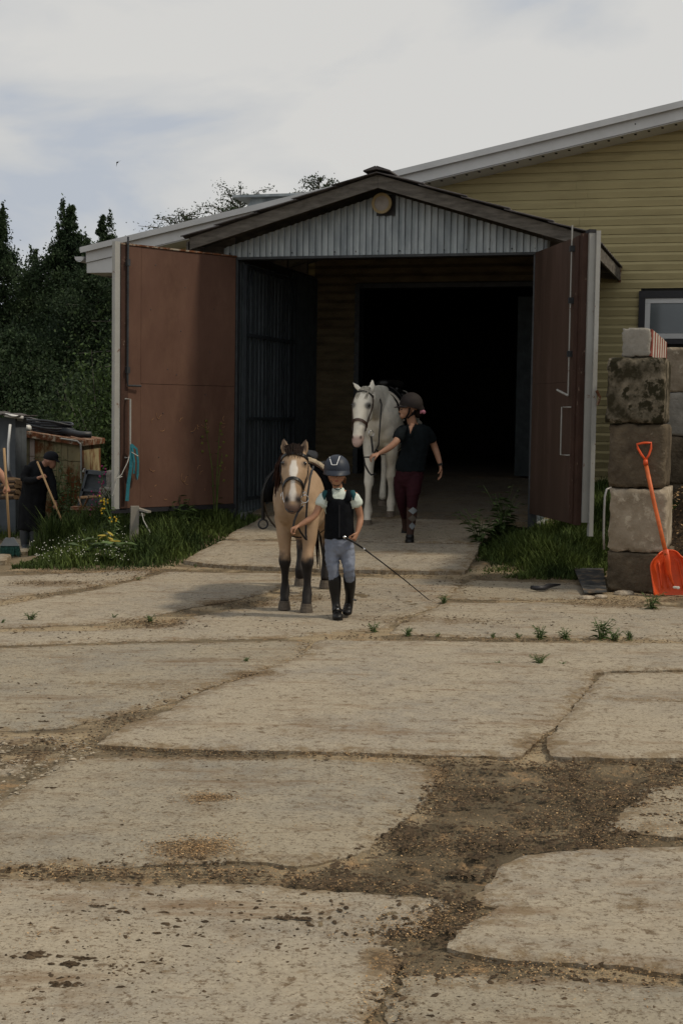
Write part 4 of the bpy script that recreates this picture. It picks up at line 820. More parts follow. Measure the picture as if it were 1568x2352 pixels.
# ================================================================ CONCRETE BLOCKS
M_cb = mat('cast_concrete', (.36, .305, .235), .95, .12, 3, col2=(.21, .17, .12), bump=1, bscale=14, dirt=(.46, .40, .31), dscale=7, dmask=(.52, .60), detail=12)
M_cbd = mat('mossy_concrete', (.21, .18, .135), .95, .3, 3.2, col2=(.035, .03, .018), mask=(.52, .56), bump=1, bscale=20, dirt=(.028, .025, .014), dscale=3.6, dmask=(.49, .54), detail=12)
M_cbm = mat('damp_concrete', (.135, .108, .075), .95, .2, 4, col2=(.06, .047, .033), bump=1, bscale=25, dirt=(.22, .19, .15), dscale=11, dmask=(.6, .68), detail=9)
M_cbg = mat('grey_cast_concrete', (.30, .28, .245), .95, .15, 4, col2=(.21, .20, .175), bump=.6, bscale=24, dirt=(.40, .37, .32), dscale=9, dmask=(.58, .68), detail=9)
def block(label, c, wd, dp, ht, m, seed, rot=0, group='concrete blocks stacked at the right', rough=.022, origin_z=None, name='concrete_block'):
    """c = front bottom centre in world; width along UX, depth along DX"""
    bm = bmesh.new(); nx_, ny_, nz_ = 12, max(4, int(dp/.12)), 12
    bmesh.ops.create_cube(bm, size=1); bmesh.ops.subdivide_edges(bm, edges=bm.edges, cuts=11, use_grid_fill=True)
    rr_ = np.random.default_rng(seed); o1, o2 = rr_.uniform(0, 50, 2)
    cs, sn = math.cos(rot-YAW), math.sin(rot-YAW)
    for v in bm.verts:
        x, y, z = v.co; e_ = sorted((abs(x), abs(y), abs(z)))[1]       # near an edge when the two largest are .5
        k = max(0, (e_-.40)/.10); n_ = fbm((x+z*.7)*7+o1, (y-z*1.3)*7+o2, seed, 4)-.45; n2 = fbm((x-z*.7)*22+o1, (y+z*1.3)*22+o2, seed+5, 2)-.4
        sh_ = 1-.060*k*k*max(0, n_*5+.5)-abs(n2)*.016
        X, Y, Z_ = x*wd*sh_, (y+.5)*dp, (z+.5)*ht
        Y += -.0*n_; X += n_*rough; Y += n_*rough*1.5*(1 if abs(y) > .45 else 0)+max(0, k-.5)*.02*(1 if y < 0 else -1)*(n_+.6); Z_ = z*ht*sh_+.5*ht+n_*rough*.4
        v.co = (cs*X-sn*Y, sn*X+cs*Y, Z_)
    me = bpy.data.meshes.new(name); bm.to_mesh(me); bm.free(); me.materials.append(m)
    for p_ in me.polygons: p_.use_smooth = True
    o = bpy.data.objects.new(name, me); C.objects.link(o); o.location = c; return tag(o, label, 'block', group)
def pxb(xl, xr, yt, yb, Y):          # front rectangle seen at distance Y
    a, b = P(xl, yb, Y), P(xr, yb, Y); t_ = P((xl+xr)/2, yt, Y); return (a+b)/2, abs(b[0]-a[0]), t_[2]-a[2]
YB = 12.85
spec = [(1392, 1533, 1271, 1362, YB-.02, M_cbm, .9, 'layered brown concrete base block at the bottom of the stack behind the shovel'),
        (1396, 1527, 1124, 1270, YB, M_cb, .9, 'pale square concrete block with a chipped top just above the layered base block'),
        (1395, 1524, 974, 1122, YB+.03, M_cbm, .9, 'dark damp concrete block behind the shovel grip'),
        (1390, 1522, 821, 972, YB, M_cbd, .9, 'concrete block covered in black moss near the top of the stack')]
for k, (xl, xr, yt, yb, Y, m, dp, lb) in enumerate(spec):
    c, w_, h_ = pxb(xl, xr, yt, yb, Y); block(lb, c, w_, dp, h_, m, 60+k)
c, w_, h_ = pxb(1426, 1492, 753, 820, YB+.05)
tb = block('grey block with red and white stripes on its side, topmost of the stack', c, w_, 2.35, h_, M_cbg, 70, rough=.004)
M_red = mat('faded_red_paint', (.26, .075, .055), .8, .2, 12, dirt=(.40, .36, .31), dscale=16, dmask=(.58, .68)); M_wh2 = mat('faded_white_paint', (.50, .48, .42), .8, .15, 12)
cs, sn = math.cos(-YAW), math.sin(-YAW)
for k in range(13):
    y0 = .02+k*.18; X = w_/2+.006; f_ = lambda X, Y, z: (cs*X-sn*Y, sn*X+cs*Y, z)
    mb = MB().hexa([f_(X-.02, y0, .01), f_(X, y0, .01), f_(X, y0+.176, .01), f_(X-.02, y0+.176, .01), f_(X-.02, y0+.03, h_-.012), f_(X, y0+.03, h_-.012), f_(X, min(y0+.206, 2.34), h_-.012), f_(X-.02, min(y0+.206, 2.34), h_-.012)])
    mb.build('painted_stripe', M_red if k % 2 == 0 else M_wh2, tb)
c, w_, h_ = pxb(1470, 1492, 812, 821, YB+.02)
M_rod = mat('bent_steel_rod', (.30, .29, .28), .5, .1, 5, metal=.6)
pts = [P(1402, 1120, YB-.03), P(1392, 1124, YB-.06), P(1388, 1140, YB-.08), P(1386, 1180, YB-.08), P(1385, 1230, YB-.08), P(1386, 1262, YB-.08)]
tag(MB().tube(pts, .010, 8).build('bent_rod', M_rod, None, smooth=True, origin=pts[3]), 'bent steel lifting rod hanging at the left side of the pale block', 'rod')
# rear wall of blocks near the barn
YR = 17.5; rows = [(1003, 1112), (902, 1002), (799, 901)]
names = ['low', 'middle', 'top']
for r_, (yt, yb) in enumerate(rows):
    for j in range(4):
        xl = 1515+j*118; c, w_, h_ = pxb(xl, xl+116, yt, yb, YR-.35*j*0)
        c = c+np.array([0, 0, 0]); c2 = np.array([c[0], YR-(c[0]-P(1515, 900, YR)[0])*math.tan(YAW), c[2]])
        block(['bottom row', 'middle row', 'top row'][r_]+' concrete block of the rear wall, '+['right behind the stack', 'second from the stack', 'third from the stack', 'at its far right end'][j], c2, w_/math.cos(YAW)*1.0, .45, h_, (M_cbm, M_cbg, M_cb)[(r_+j) % 3], 80+r_*3+j, group='blocks of the rear wall by the barn')
c, w_, h_ = pxb(1515, 1987, 1112, 1215, YR+.05); c = np.array([c[0], YR+.03-(c[0]-P(1515, 900, YR)[0])*math.tan(YAW), c[2]]); w_ /= math.cos(YAW)
block('half buried footing block under the rear block wall', c, w_, .4, h_, M_cbm, 95, group='blocks of the rear wall by the barn')
# soil heap between the stacks
hp = P(1650, 1300, 14.9); hx, hy = np.meshgrid(np.linspace(-2.0, 2.0, 60), np.linspace(-1.9, 1.9, 60)); rr_ = np.sqrt((hx/1.15)**2+(hy/1.1)**2)
hz = .92*np.exp(-rr_**2*1.5)+.07*fbm(hx*6, hy*6, 4)*np.exp(-rr_*1.2)*2+.05*(fbm(hx*18, hy*18, 14)-.4)*np.exp(-rr_)-.10-.25*sm((rr_-.95)/.5)
X, Y = hx*.8+hp[0]+.12, hy+hp[1]; i = np.arange(3600).reshape(60, 60); fq = np.stack([i[:-1, :-1], i[:-1, 1:], i[1:, 1:], i[1:, :-1]], -1).reshape(-1, 4)
M_soil = mat('compost_soil', (.07, .048, .03), .95, .4, 14, col2=(.03, .022, .015), bump=1, bscale=50, dirt=(.20, .12, .055), dscale=26, dmask=(.56, .62))
tag(rawmesh('compost_heap', np.stack([X.ravel(), Y.ravel(), (g(X, Y)+hz).ravel()], 1), fq, M_soil, smooth=True), 'heap of dark crumbly compost behind the shovel at the right edge', 'heap', kind='stuff')
rs = np.random.default_rng(9); n = 2600; a = np.clip(rs.normal(size=n)*.45, -.8, 1); b = rs.normal(size=n)*.5; X = a+hp[0]+.12; Y = b+hp[1]; zz = g(X, Y)+.92*np.exp(-((a/1.15)**2+(b/1.1)**2)*1.5)-.02
V = flakes(X, Y, .012, .05, rs, el=6); V = V.reshape(-1, 4, 3); V[:, :, 2] += (zz-g(X, Y))[:, None]; tag(rawmesh('heap_straw', V.reshape(-1, 3), np.arange(4*n).reshape(-1, 4), M_chip), 'straw bits on the compost heap', 'straw', kind='stuff')
# slate sheet and stick on the ground
def flat(name, px, th, m, label, cat, lift=.01, tilt=0):
    pts = [G(x, y)+np.array([0, 0, lift]) for x, y in px]; pts[0][2] += tilt; pts[1][2] += tilt; n = len(pts); cc = sum(pts)/n
    mb = MB().add([p for p in pts]+[p+np.array([0, 0, th]) for p in pts], [tuple(range(n-1, -1, -1)), tuple(range(n, 2*n))]+[(i, (i+1) % n, (i+1) % n+n, i+n) for i in range(n)])
    return tag(mb.build(name, m, None, origin=cc), label, cat)
flat('slate_sheet', [(1317, 1316), (1384, 1317), (1392, 1366), (1340, 1368)], .012, mat('blue_slate', (.065, .066, .066), .8, .3, 5, bump=.5, dirt=(.16, .12, .08), dscale=6, dmask=(.5, .62)), 'dark blue grey slate sheet lying on the ground left of the block stack', 'slate', .02, .02)
sp_ = [G(x, y)+np.array([0, 0, .03]) for x, y in ((1220, 1357), (1232, 1359), (1248, 1358), (1258, 1353), (1285, 1350))]
tag(MB().tube(sp_, [.02, .024, .022, .024, .008], 7).build('bark_strip', M_blk, None, smooth=True, origin=sp_[2]), 'dark curled strip of bark lying on the grey slab', 'stick')
for k, (x, y, s, lb) in enumerate(((1345, 1374, .07, 'chipped concrete lump under the slate sheet, left one'), (1378, 1371, .06, 'chipped concrete lump at the foot of the block stack'), (1430, 1364, .09, 'flat broken concrete piece in front of the base block'), (1222, 1400, .03, 'little stone on the pale strip left of the shovel'))):
    p = G(x, y); mb = MB().ell(p, (s, s*.6, s*.4), 9, 6); mb.ell(p+np.array([s*.6, .02, 0]), (s*.6, s*.5, s*.35), 7, 5); tag(mb.build('concrete_lump', M_cb, None, origin=p), lb, 'rubble', 'broken concrete by the stack')
# ================================================================ ORANGE SHOVEL
M_or = mat('orange_plastic', (.86, .115, .022), .42, .10, 9, spec=.5, bump=.02, trans=.25)
M_or2 = mat('orange_shaft', (.62, .13, .028), .5, .16, 14, bump=.03)
sv = thing('snow_shovel', 'bright orange plastic snow shovel leaning on the concrete block stack', 'shovel', tuple(G(1545, 1366)))
so_ = np.array(sv.location)
YS = 12.62
def S(x, y, Y=None): return P(x, y, YS if Y is None else Y)-so_
top = 1270.; bot = 1367.
nu, nv = 17, 12; V = []; 
outl = []
for j in range(nv+1):
    t = j/nv; y = 1264+(bot-1264)*t
    hw = 46*(1-(max(0, .34-t)/.34)**2.2*.42)+6*t
    cx = 1535+19*t
    for i in range(nu+1):
        s = i/nu*2-1; x = cx+s*hw+s*0; yy = y+(6*(abs(s)**3))*(1-t)*2.2-1.5*t*s*0
        curl = .075*abs(s)**4+.05*(1-t)**2           # raised rim towards the viewer
        rib = .010*sum(math.exp(-((s-r0)/.05)**2) for r0 in (-.62, -.34, .34, .62))*(1 if .22 < t < .86 else 0)
        V.append(S(x, yy, YS+.10*(1-t)+.03-curl-rib+.03*(1-abs(s))*t))
V = np.array(V); th = np.array([0, .006, .0]); n0 = len(V); VV = [tuple(v) for v in V]+[tuple(v+th) for v in V]; fs = []
w1 = nu+1
for j in range(nv):
    for i in range(nu):
        a = j*w1+i; fs += [(a, a+w1, a+w1+1, a+1), (n0+a, n0+a+1, n0+a+w1+1, n0+a+w1)]
for i in range(nu): fs += [(i, i+1, n0+i+1, n0+i), (nv*w1+i+1, nv*w1+i, n0+nv*w1+i, n0+nv*w1+i+1)]
for j in range(nv): fs += [((j+1)*w1, j*w1, n0+j*w1, n0+(j+1)*w1), (j*w1+nu, (j+1)*w1+nu, n0+(j+1)*w1+nu, n0+j*w1+nu)]
bl = MB().add(VV, fs).build('blade', M_or, sv, smooth=False)
rim = [V[j*w1] for j in range(nv, -1, -1)]+[V[i] for i in range(1, nu)]+[V[j*w1+nu] for j in range(nv+1)]
MB().tube(rim, .0075, 6).build('rim', M_or, sv, smooth=True)
for r0 in (-.62, -.34, .34, .62):
    pts = []
    for j in range(3, nv-1):
        s = r0; i = (s+1)/2*nu; i0 = int(i); pts.append(V[j*w1+i0]*(1-(i-i0))+V[j*w1+i0+1]*(i-i0)+np.array([0, -.006, 0]))
    MB().tube(pts, .009, 6).build('rib', M_or, sv, smooth=True)
MB().tube([S(1527, 1262, YS-.01), S(1531, 1290, YS), S(1533, 1312, YS+.005), S(1541, 1335, YS+.01), S(1549, 1350, YS+.015)], [.030, .034, .030, .016, .005], 10, flat=.8).build('socket', M_or, sv, smooth=True)
MB().tube([S(1482, 1066, 12.80), S(1500, 1150, 12.74), S(1514, 1210, 12.68), S(1529, 1275, 12.60)], .0185, 12).build('shaft', M_or2, sv, smooth=True)
gp = MB(); gp.tube([S(1482, 1068, 12.79), S(1481, 1056, 12.80)], [.021, .020], 10)
gp.tube([S(1481, 1056, 12.80), S(1472, 1044, 12.81), S(1464, 1030, 12.82), S(1462, 1020, 12.82), S(1478, 1017, 12.82), S(1494, 1017, 12.82), S(1494, 1030, 12.82), S(1489, 1045, 12.81), S(1482, 1056, 12.80)], .0105, 8)
gp.build('grip', M_or, sv, smooth=True)
MB().ell(S(1549, 1349, YS-.0), (.022, .004, .012), 10, 6).ell(S(1556, 1350, YS-.0), (.016, .004, .014), 10, 6).build('sticker', mat('white_label', (.7, .68, .6), .6), sv)

# ================================================================ LEFT SIDE
M_tim = mat('grey_timber', (.30, .28, .24), .9, .15, 5, col2=(.19, .175, .15), bump=.4, bscale=30, stretch=(1, 1, .2))
pr = thing('gate_prop', 'grey wooden post with a short cross board propping up the left gate', 'post', tuple(G(312, 1246)))
po = np.array(pr.location)
MB().obox(P(309, 1205, 15.98)-po, (1, .25, 0), (-.25, 1, 0), (.02, 0, 1), .045, .045, .21).build('post', M_tim, pr)
MB().obox(P(330, 1172, 15.95)-po, (1, -.6, -.22), (.5, 1, 0), (.2, 0, 1), .085, .035, .010).build('cross_board', M_tim, pr)
MB().obox(P(318, 1182, 16.0)-po, (1, 0, -.05), (0, 1, 0), (0, 0, 1), .07, .02, .012).build('brace', M_tim, pr)
# lead rope on the handle, string
q, bx, L = leaf((-.02, -.02), (-.90, -1.56), .48, 3.43, -1, 0, '')
qw = lambda s, n, z: W(*q(s, n, z)); rp0 = qw(1.61, .09, 1.10)
mb = MB(); nr = np.array([*(W(*q(0, 1, 0))-W(*q(0, 0, 0)))])
mb.strap([qw(1.60, .085, 1.20), qw(1.615, .09, .95), qw(1.63, .06, .75), qw(1.64, .05, .56)], nr, .045, .006)
mb.strap([qw(1.605, .08, 1.20), qw(1.54, .09, 1.15), qw(1.51, .08, 1.0), qw(1.50, .06, .86), qw(1.515, .06, .80)], nr, .028, .006); mb.strap([qw(1.60, .09, 1.17), qw(1.575, .1, 1.0), qw(1.57, .08, .87), qw(1.555, .07, .88)], nr, .022, .006)
ro = tag(mb.build('lead_strap', M_teal, None, origin=rp0), 'teal webbing lead strap hanging from the handle of the left gate', 'strap')
mb = MB().tube([p-rp0 for p in (qw(1.545, .07, .90), qw(1.53, .07, .84), qw(1.52, .07, .80))], .008, 6); mb.build('snap_hook', M_steel, ro)
M_str = mat('white_string', (.50, .49, .45), .8)
pts = [qw(1.61, .08, 1.12), qw(1.66, .09, 1.0), qw(1.72, .06, .86), qw(1.76, .03, .82), qw(1.78, .03, .74), qw(1.80, .0, .62)]
tag(MB().tube(pts, .005, 5).tube([pts[3], pts[3]+np.array([.06, -.02, .02])], .006, 5).tube([pts[0], pts[0]+np.array([.09, -.03, -.05])], .005, 5).build('string', M_str, None, origin=pts[2]), 'white string tied round the edge of the left gate', 'string')
pts = [P(326, 1178, 15.7), P(330, 1195, 15.7), P(338, 1210, 15.7), P(345, 1222, 15.7), P(344, 1228, 15.7)]
tag(MB().tube(pts, .006, 5).build('string', M_str, None, origin=pts[2]), 'loose end of white string dangling right of the wooden prop', 'string')

# grey shed at the left edge
M_shed = mat('shed_sheet', (.12, .135, .15), .6, .15, 3, col2=(.085, .097, .11), metal=.2)
YG = 23.5; sh_ = thing('grey_shed', 'grey sheet metal shed cut by the left edge of the photo', 'shed', tuple(P(0, 1150, YG)*np.array([1, 1, 0])+np.array([0, 0, -.5]))); s0 = np.array(sh_.location)
R_ = lambda x, y, Y=YG: P(x, y, Y)-s0
zt = R_(36, 962)[2]; xr = R_(36, 1000)[0]
for k in range(8):
    a = xr-.30*(k+1); MB().box((a+.006, 0, 0), (a+.30, .03, zt+.02+.03*k)).build('wall_sheet', M_shed, sh_)
for k in range(2): MB().box((xr-.03, .04+.4*k, 0), (xr, .43+.4*k, zt+.02)).build('wall_sheet', M_shed, sh_)
MB().box((xr-2.6, .1, 0), (xr-.04, .84, zt-.05)).build('core', M_dark, sh_)
ro_ = MB(); V = []; 
for k in range(41):
    u = k/40; w_ = .02*math.sin(k*1.6); x = xr-2.6+u*2.75
    V += [(x, -.35, zt+.33-.30*u+w_), (x, 1.0, zt+.33-.30*u+w_), (x, -.35, zt+.345-.30*u+w_), (x, 1.0, zt+.345-.30*u+w_)]
fs = []
for k in range(40): a = k*4; fs += [(a, a+4, a+5, a+1), (a+2, a+3, a+7, a+6), (a, a+2, a+6, a+4), (a+1, a+5, a+7, a+3)]
fs += [(0, 1, 3, 2), (160, 162, 163, 161)]
ro_.add(V, fs).build('roof_sheet', M_slate, sh_)
M_pvc = mat('white_pipe_plastic', (.68, .68, .66), .4, .03, 3)
def pipe(px, r, label, m=M_pvc): return tag(MB().tube([P(*p) for p in px], r, 12).build('pipe', m, None, smooth=True, origin=P(*px[0])), label, 'pipe', 'pipes lying about the shed roofs')
pipe([(12, 953, 23.2), (54, 960, 23.3)], .030, 'white plastic pipe sticking out over the grey shed roof, upper one'); pipe([(24, 960, 23.6), (53, 965, 23.7)], .022, 'thinner white pipe just under the upper one on the shed roof')
pipe([(36, 985, 25.2), (68, 983, 25.0)], .055, 'white plastic pipe on the left end of the rusty trailer roof')
pipe([(24, 975, 23.1), (20, 1020, 23.0), (20, 1060, 22.9), (22, 1085, 22.9)], .022, 'white drain pipe running down the wall of the grey shed')
pipe([(22, 1085, 22.8), (30, 1105, 22.6), (46, 1128, 22.4)], .030, 'black pipe leaning at the foot of the grey shed', M_blk)
# rusty trailer
M_tr = mat('rusty_trailer_paint', (.36, .30, .17), .8, .15, 2.5, col2=(.28, .24, .14), dirt=(.15, .062, .025), dscale=1.7, dmask=(.49, .56), stretch=(1, 1, .55), bump=.3, detail=8)
M_pk = mat('pale_pink_panel', (.42, .34, .29), .8, .1, 3); M_ol = mat('dim_olive_panel', (.17, .15, .09), .8, .1, 3)
YT = 26; tr_ = thing('rusty_trailer', 'low yellow trailer cabin with rust stained panels behind the sweeping man', 'trailer', (P(36, 1150, YT)[0], YT, g(P(36, 1150, YT)[0], YT))); t0 = np.array(tr_.location)
R_ = lambda x, y, Y=YT: P(x, y, Y)-t0
def zt_(x): return R_(x, 1000+24*(x-36)/155)[2]
cols_ = [(36, 68, M_ol), (69, 80, M_pk), (81, 102, M_tr), (103, 124, M_tr), (125, 141, M_tr), (142, 156, M_tr), (157, 187, M_tr)]
for a, b, m in cols_:
    xa, xb = R_(a, 1000)[0], R_(b, 1000)[0]; mid = zt_((a+b)/2); z1 = mid*.40; z2 = mid*.78
    for za, zb in ((-.2, z1), (z1+.012, z2), (z2+.012, None)):
        MB().hexa([(xa, 0, za), (xb, 0, za), (xb, .03, za), (xa, .03, za), (xa, 0, zb or zt_(a)), (xb, 0, zb or zt_(b)), (xb, .03, zb or zt_(b)), (xa, .03, zb or zt_(a))]).build('panel', m, tr_)
xa, xb = R_(36, 1000)[0], R_(191, 1000)[0]
MB().hexa([(xa, .035, -.2), (xb-.05, .035, -.2), (xb-.05, 2.2, -.2), (xa, 2.2, -.2), (xa, .035, zt_(36)), (xb-.05, .035, zt_(190)), (xb-.05, 2.2, zt_(190)), (xa, 2.2, zt_(36))]).build('body', M_tr, tr_)
MB().hexa([(xa, -.1, zt_(36)), (xb+.02, -.1, zt_(191)), (xb+.02, 2.3, zt_(191)), (xa, 2.3, zt_(36)), (xa, -.1, zt_(36)+.11), (xb+.02, -.1, zt_(191)+.10), (xb+.02, 2.3, zt_(191)+.10), (xa, 2.3, zt_(36)+.11)]).build('roof', M_rust, tr_)
MB().tube([R_(140, 1007, YT-.15), R_(178, 1013, YT-.15), R_(186, 1020, YT-.15), R_(187, 1045, YT-.15), R_(187, 1110, YT-.15)], .018, 6).build('conduit', M_grey, tr_)
# hose coil on the trailer roof
hc = MB(); c = P(112, 1001, YT+.6); c[2] = t0[2]+zt_(112)+.13
for k in range(7):
    rr_ = .40+.028*(k % 4); pts = [c+np.array([rr_*math.cos(a)*1.0, rr_*.55*math.sin(a), .035*k+.018*math.sin(3*a+k)-.05*math.cos(a)]) for a in np.linspace(0, 2*math.pi, 26)[:-1]]; hc.tube(pts, .022, 6, closed=True)
hc.tube([c+np.array([.3, -.2, .05]), c+np.array([.65, -.3, -.02]), c+np.array([.85, -.3, -.02])], .06, 8)
tag(hc.build('hose_coil', mat('black_hose', (.03, .034, .04), .45), None, smooth=True, origin=c), 'coil of black hose lying on the rusty trailer roof', 'hose')
# firewood
M_log = mat('split_log', (.34, .22, .12), .9, .2, 9, col2=(.22, .13, .07), bump=.5); M_lbk = mat('log_bark', (.10, .07, .05), .95, .3, 9, bump=.6)
k = 0
for r_ in range(4):
    for j in range(5):
        x = 20+j*7.5+(r_ % 2)*3; y = 1142-r_*12; c = P(x, y, 22.3+.05*j); a = rng.uniform(-.5, .5); d = np.array([math.cos(a)*.3, -.25, rng.uniform(-.04, .04)])
        lg = thing('firewood_log', 'split log in the firewood pile, %s, %s' % (['bottom layer', 'second layer', 'third layer', 'top layer'][r_], ['at the left end', 'left of the middle', 'in the middle', 'right of the middle', 'behind the man'][j]), 'log', tuple(c), 0, 'firewood pile left of the man')
        MB().tube([-d*.55, d*.55], .055, 6, flat=.75).build('bark', M_lbk, lg); MB().tube([d*.55, d*.575], .048, 6, flat=.75).build('cut_end', M_log, lg); MB().obox(np.array([0, -.02, .038]), d, (0, 1, 0), (0, 0, 1), .17, .03, .012).build('split_face', M_log, lg); k += 1
# grey metal crate leaning behind the weeds
mc = thing('metal_crate', 'grey metal crate side with a welded frame leaning behind the weeds by the left gate', 'crate', tuple(P(215, 1165, 21.3))); c0 = np.array(mc.location); Q = lambda x, y, Y=21.3: P(x, y, Y)-c0
def pl4(px, Y0, th): a = [Q(x, y, Y0) for x, y in px]; return MB().hexa([a[0], a[1], a[1]+np.array([0, th, 0]), a[0]+np.array([0, th, 0]), a[3], a[2], a[2]+np.array([0, th, 0]), a[3]+np.array([0, th, 0])])
M_cr = mat('crate_paint', (.13, .145, .16), .6, .12, 4)
pl4([(182, 1162), (252, 1172), (252, 1092), (198, 1086)], 21.35, .03).build('panel', M_cr, mc)
for a, b, c, d in (((178, 1160), (183, 1162), (203, 1081), (197, 1080)), ((197, 1088), (254, 1093), (254, 1084), (199, 1079)), ((187, 1128), (252, 1132), (252, 1127), (189, 1122))): pl4([a, b, c, d], 21.27, .07).build('frame_bar', M_cr, mc)
pl4([(250, 1175), (254, 1175), (254, 1088), (250, 1088)], 21.27, .07).build('frame_bar', M_cr, mc)
MB().tube([Q(192, 1084), Q(196, 1076)], .02, 6).build('lug', M_grey, mc)
# rusty sawhorse with a log
sw = thing('sawhorse', 'rusty metal sawhorse with a plank across it in the weeds', 'sawhorse', tuple(P(195, 1185, 20.3))); c0 = np.array(sw.location); Q = lambda x, y, Y=20.3: P(x, y, Y)-c0
for p in (((180, 1140), (190, 1168)), ((205, 1138), (192, 1168)), ((184, 1166), (182, 1192)), ((204, 1166), (203, 1196))): MB().tube([Q(*p[0]), Q(*p[1])], .035, 6, flat=.4).build('leg', M_rust, sw)
MB().obox(Q(195, 1167), (1, .1, -.02), (0, 1, 0), (0, 0, 1), .18, .12, .022).build('shelf', M_rust, sw)
MB().tube([Q(186, 1143), Q(226, 1141)], .022, 7).build('plank', M_log, sw)
for k, (xl, xr_, yt, yb, Y, lb) in enumerate(((228, 258, 1124, 1165, 19.9, 'pale concrete block standing in weeds beside the left gate post'), (245, 262, 1085, 1122, 20.1, 'smaller pale concrete block stacked behind the fireweed'))):
    c, w_, h_ = pxb(xl, xr_, yt, yb, Y); block(lb, c, w_, .3, h_+.02, M_cbg, 130+k, rot=.3, group='pale blocks in the weeds')
c, w_, h_ = pxb(370, 413, 1172, 1206, 17.8)
block('whitewashed block hidden in the weeds under the left gate', W(-1.4, .2, .05), .5, .3, .35, M_cbg, 140, group='pale blocks in the weeds')
# bird
bd = thing('swift', 'tiny dark bird flying high in the sky above the left birches', 'bird', tuple(P(270, 373, 40)))
MB().ell((0, 0, 0), (.025, .07, .022), 8, 6, rot=Matrix.Rotation(.5, 3, 'Z')).build('body', M_blk, bd)
MB().add([(0, .02, .01), (0, -.03, .01), (.10, .05, .07), (.02, .0, .018)], [(0, 1, 2), (0, 2, 3)]).add([(0, .02, 0), (0, -.03, 0), (-.04, .04, -.13), (-.02, 0, .01)], [(0, 2, 1), (0, 3, 2)]).build('wings', M_blk, bd)
# ================================================================ HORSES
def hcol(base): 
    m = mat('coat_'+base, (1., 1., 1.), .62, .10, 5, col2=(.78, .76, .74), bump=.12, bscale=70, attr=True, spec=.25, coord='World', mask=(.42, .6)); return m
M_coat = hcol('short'); M_hoof = mat('hoof_horn', (.11, .09, .07), .6, .2, 20, stretch=(1, 1, 4)); M_hoof2 = mat('pale_hoof_horn', (.17, .14, .11), .6, .2, 20, stretch=(1, 1, 4))
M_lea = mat('black_leather', (.009, .0085, .0085), .42, .2, 20, spec=.3); M_leb = mat('brown_leather', (.06, .028, .018), .45, .2, 20, spec=.5)
M_dhair = mat('dark_hair', (.018, .010, .007), .8, .3, 30, col2=(.007, .005, .004), bump=.6, bscale=90); M_whair = mat('cream_hair', (.50, .46, .38), .7, .2, 30, bump=.5)
M_fle = mat('cream_fleece', (.46, .38, .27), .95, .2, 25, bump=1, bscale=70); M_cloth_bk = mat('black_cloth', (.005, .0058, .008), .9, .2, 20, bump=.2)
M_eye = mat('dark_eye', (.012, .008, .006), .08, .05, 5, bump=0, spec=.8)
class Horse:
    def __init__(s, name, label, X0, Y0, psi, head_yaw):
        s.o = np.array([X0, Y0, g(X0, Y0)]); s.c, s.s = math.cos(psi), math.sin(psi)
        s.root = thing(name, label, 'horse', tuple(s.o)); a = psi*0+head_yaw
        s.hs = np.array([math.cos(a), -math.sin(a), 0]); s.hf = np.array([-math.sin(a), -math.cos(a), 0])   # head side / forward
        s.side = np.array([s.c, -s.s, 0])
    def w(s, lx, ly, z): return s.o+np.array([s.c*lx+s.s*ly, -s.s*lx+s.c*ly, z])
    def L(s, st): return [(*s.w(*r[:3]), r[3], r[4]) for r in st]
    def H(s, st, base):              # head stations (forward, z, a, b) from a base point (lx, ly)
        b = s.w(base[0], base[1], 0); return [(*(b+s.hf*r[0]+np.array([0, 0, r[1]])), r[2], r[3]) for r in st]
    def head_frame(s, st):
        s.hst = np.array(st)
    def hp(s, z, ang, off=0.0):      # point on the head surface at height z (relative), angle from the side (90 = front)
        st = s.hst; zz = st[:, 2]-s.o[2]; o_ = np.argsort(zz); r = np.array([np.interp(z, zz[o_], st[o_, k]) for k in range(5)]); z2 = z-.02; r2 = np.array([np.interp(z2, zz[o_], st[o_, k]) for k in range(5)])
        t = r2[:3]-r[:3]; t /= np.linalg.norm(t); a = s.hs-t*(s.hs@t); a /= np.linalg.norm(a); b = np.cross(t, a); an = math.radians(ang)
        n_ = a*math.cos(an)/r[3]+b*math.sin(an)/r[4]; n_ /= np.linalg.norm(n_)
        return r[:3]+a*(r[3])*math.cos(an)+b*(r[4])*math.sin(an)+n_*off, n_
def strap_on(h, path, wd, th, name, m, off=.004):
    pts, ns = [], []
    for z, a in path: p, n_ = h.hp(z, a, off); pts.append(p-h.o); ns.append(n_)
    return MB().strap(pts, ns, wd, th).build(name, m, h.root)
def ring(c, r, t, axis, up, name, m, par):
    a = np.array(axis, float); b = np.array(up, float); return MB().tube([c+a*r*math.cos(k*math.pi/9)+b*r*math.sin(k*math.pi/9) for k in range(18)], t, 6, closed=True).build(name, m, par, smooth=True)
def hoof(h, lx, ly, z, r, m, hgt=.07):
    p = h.w(lx, ly, 0); p[2] = g(p[0], p[1])+z if z is not None else 0; p = p-h.o
    n = 12; vs = []
    for rr_, zz, dy in ((r*.80, hgt, .018), (r, 0, 0)):
        vs += [(p[0]+rr_*math.cos(2*math.pi*k/n), p[1]-dy*-1-.012+rr_*1.12*math.sin(2*math.pi*k/n), p[2]+zz) for k in range(n)]
    MB().add(vs, [tuple(range(n)), tuple(range(2*n-1, n-1, -1))]+[(k, n+k, n+(k+1) % n, (k+1) % n) for k in range(n)]).build('hoof', m, h.root)
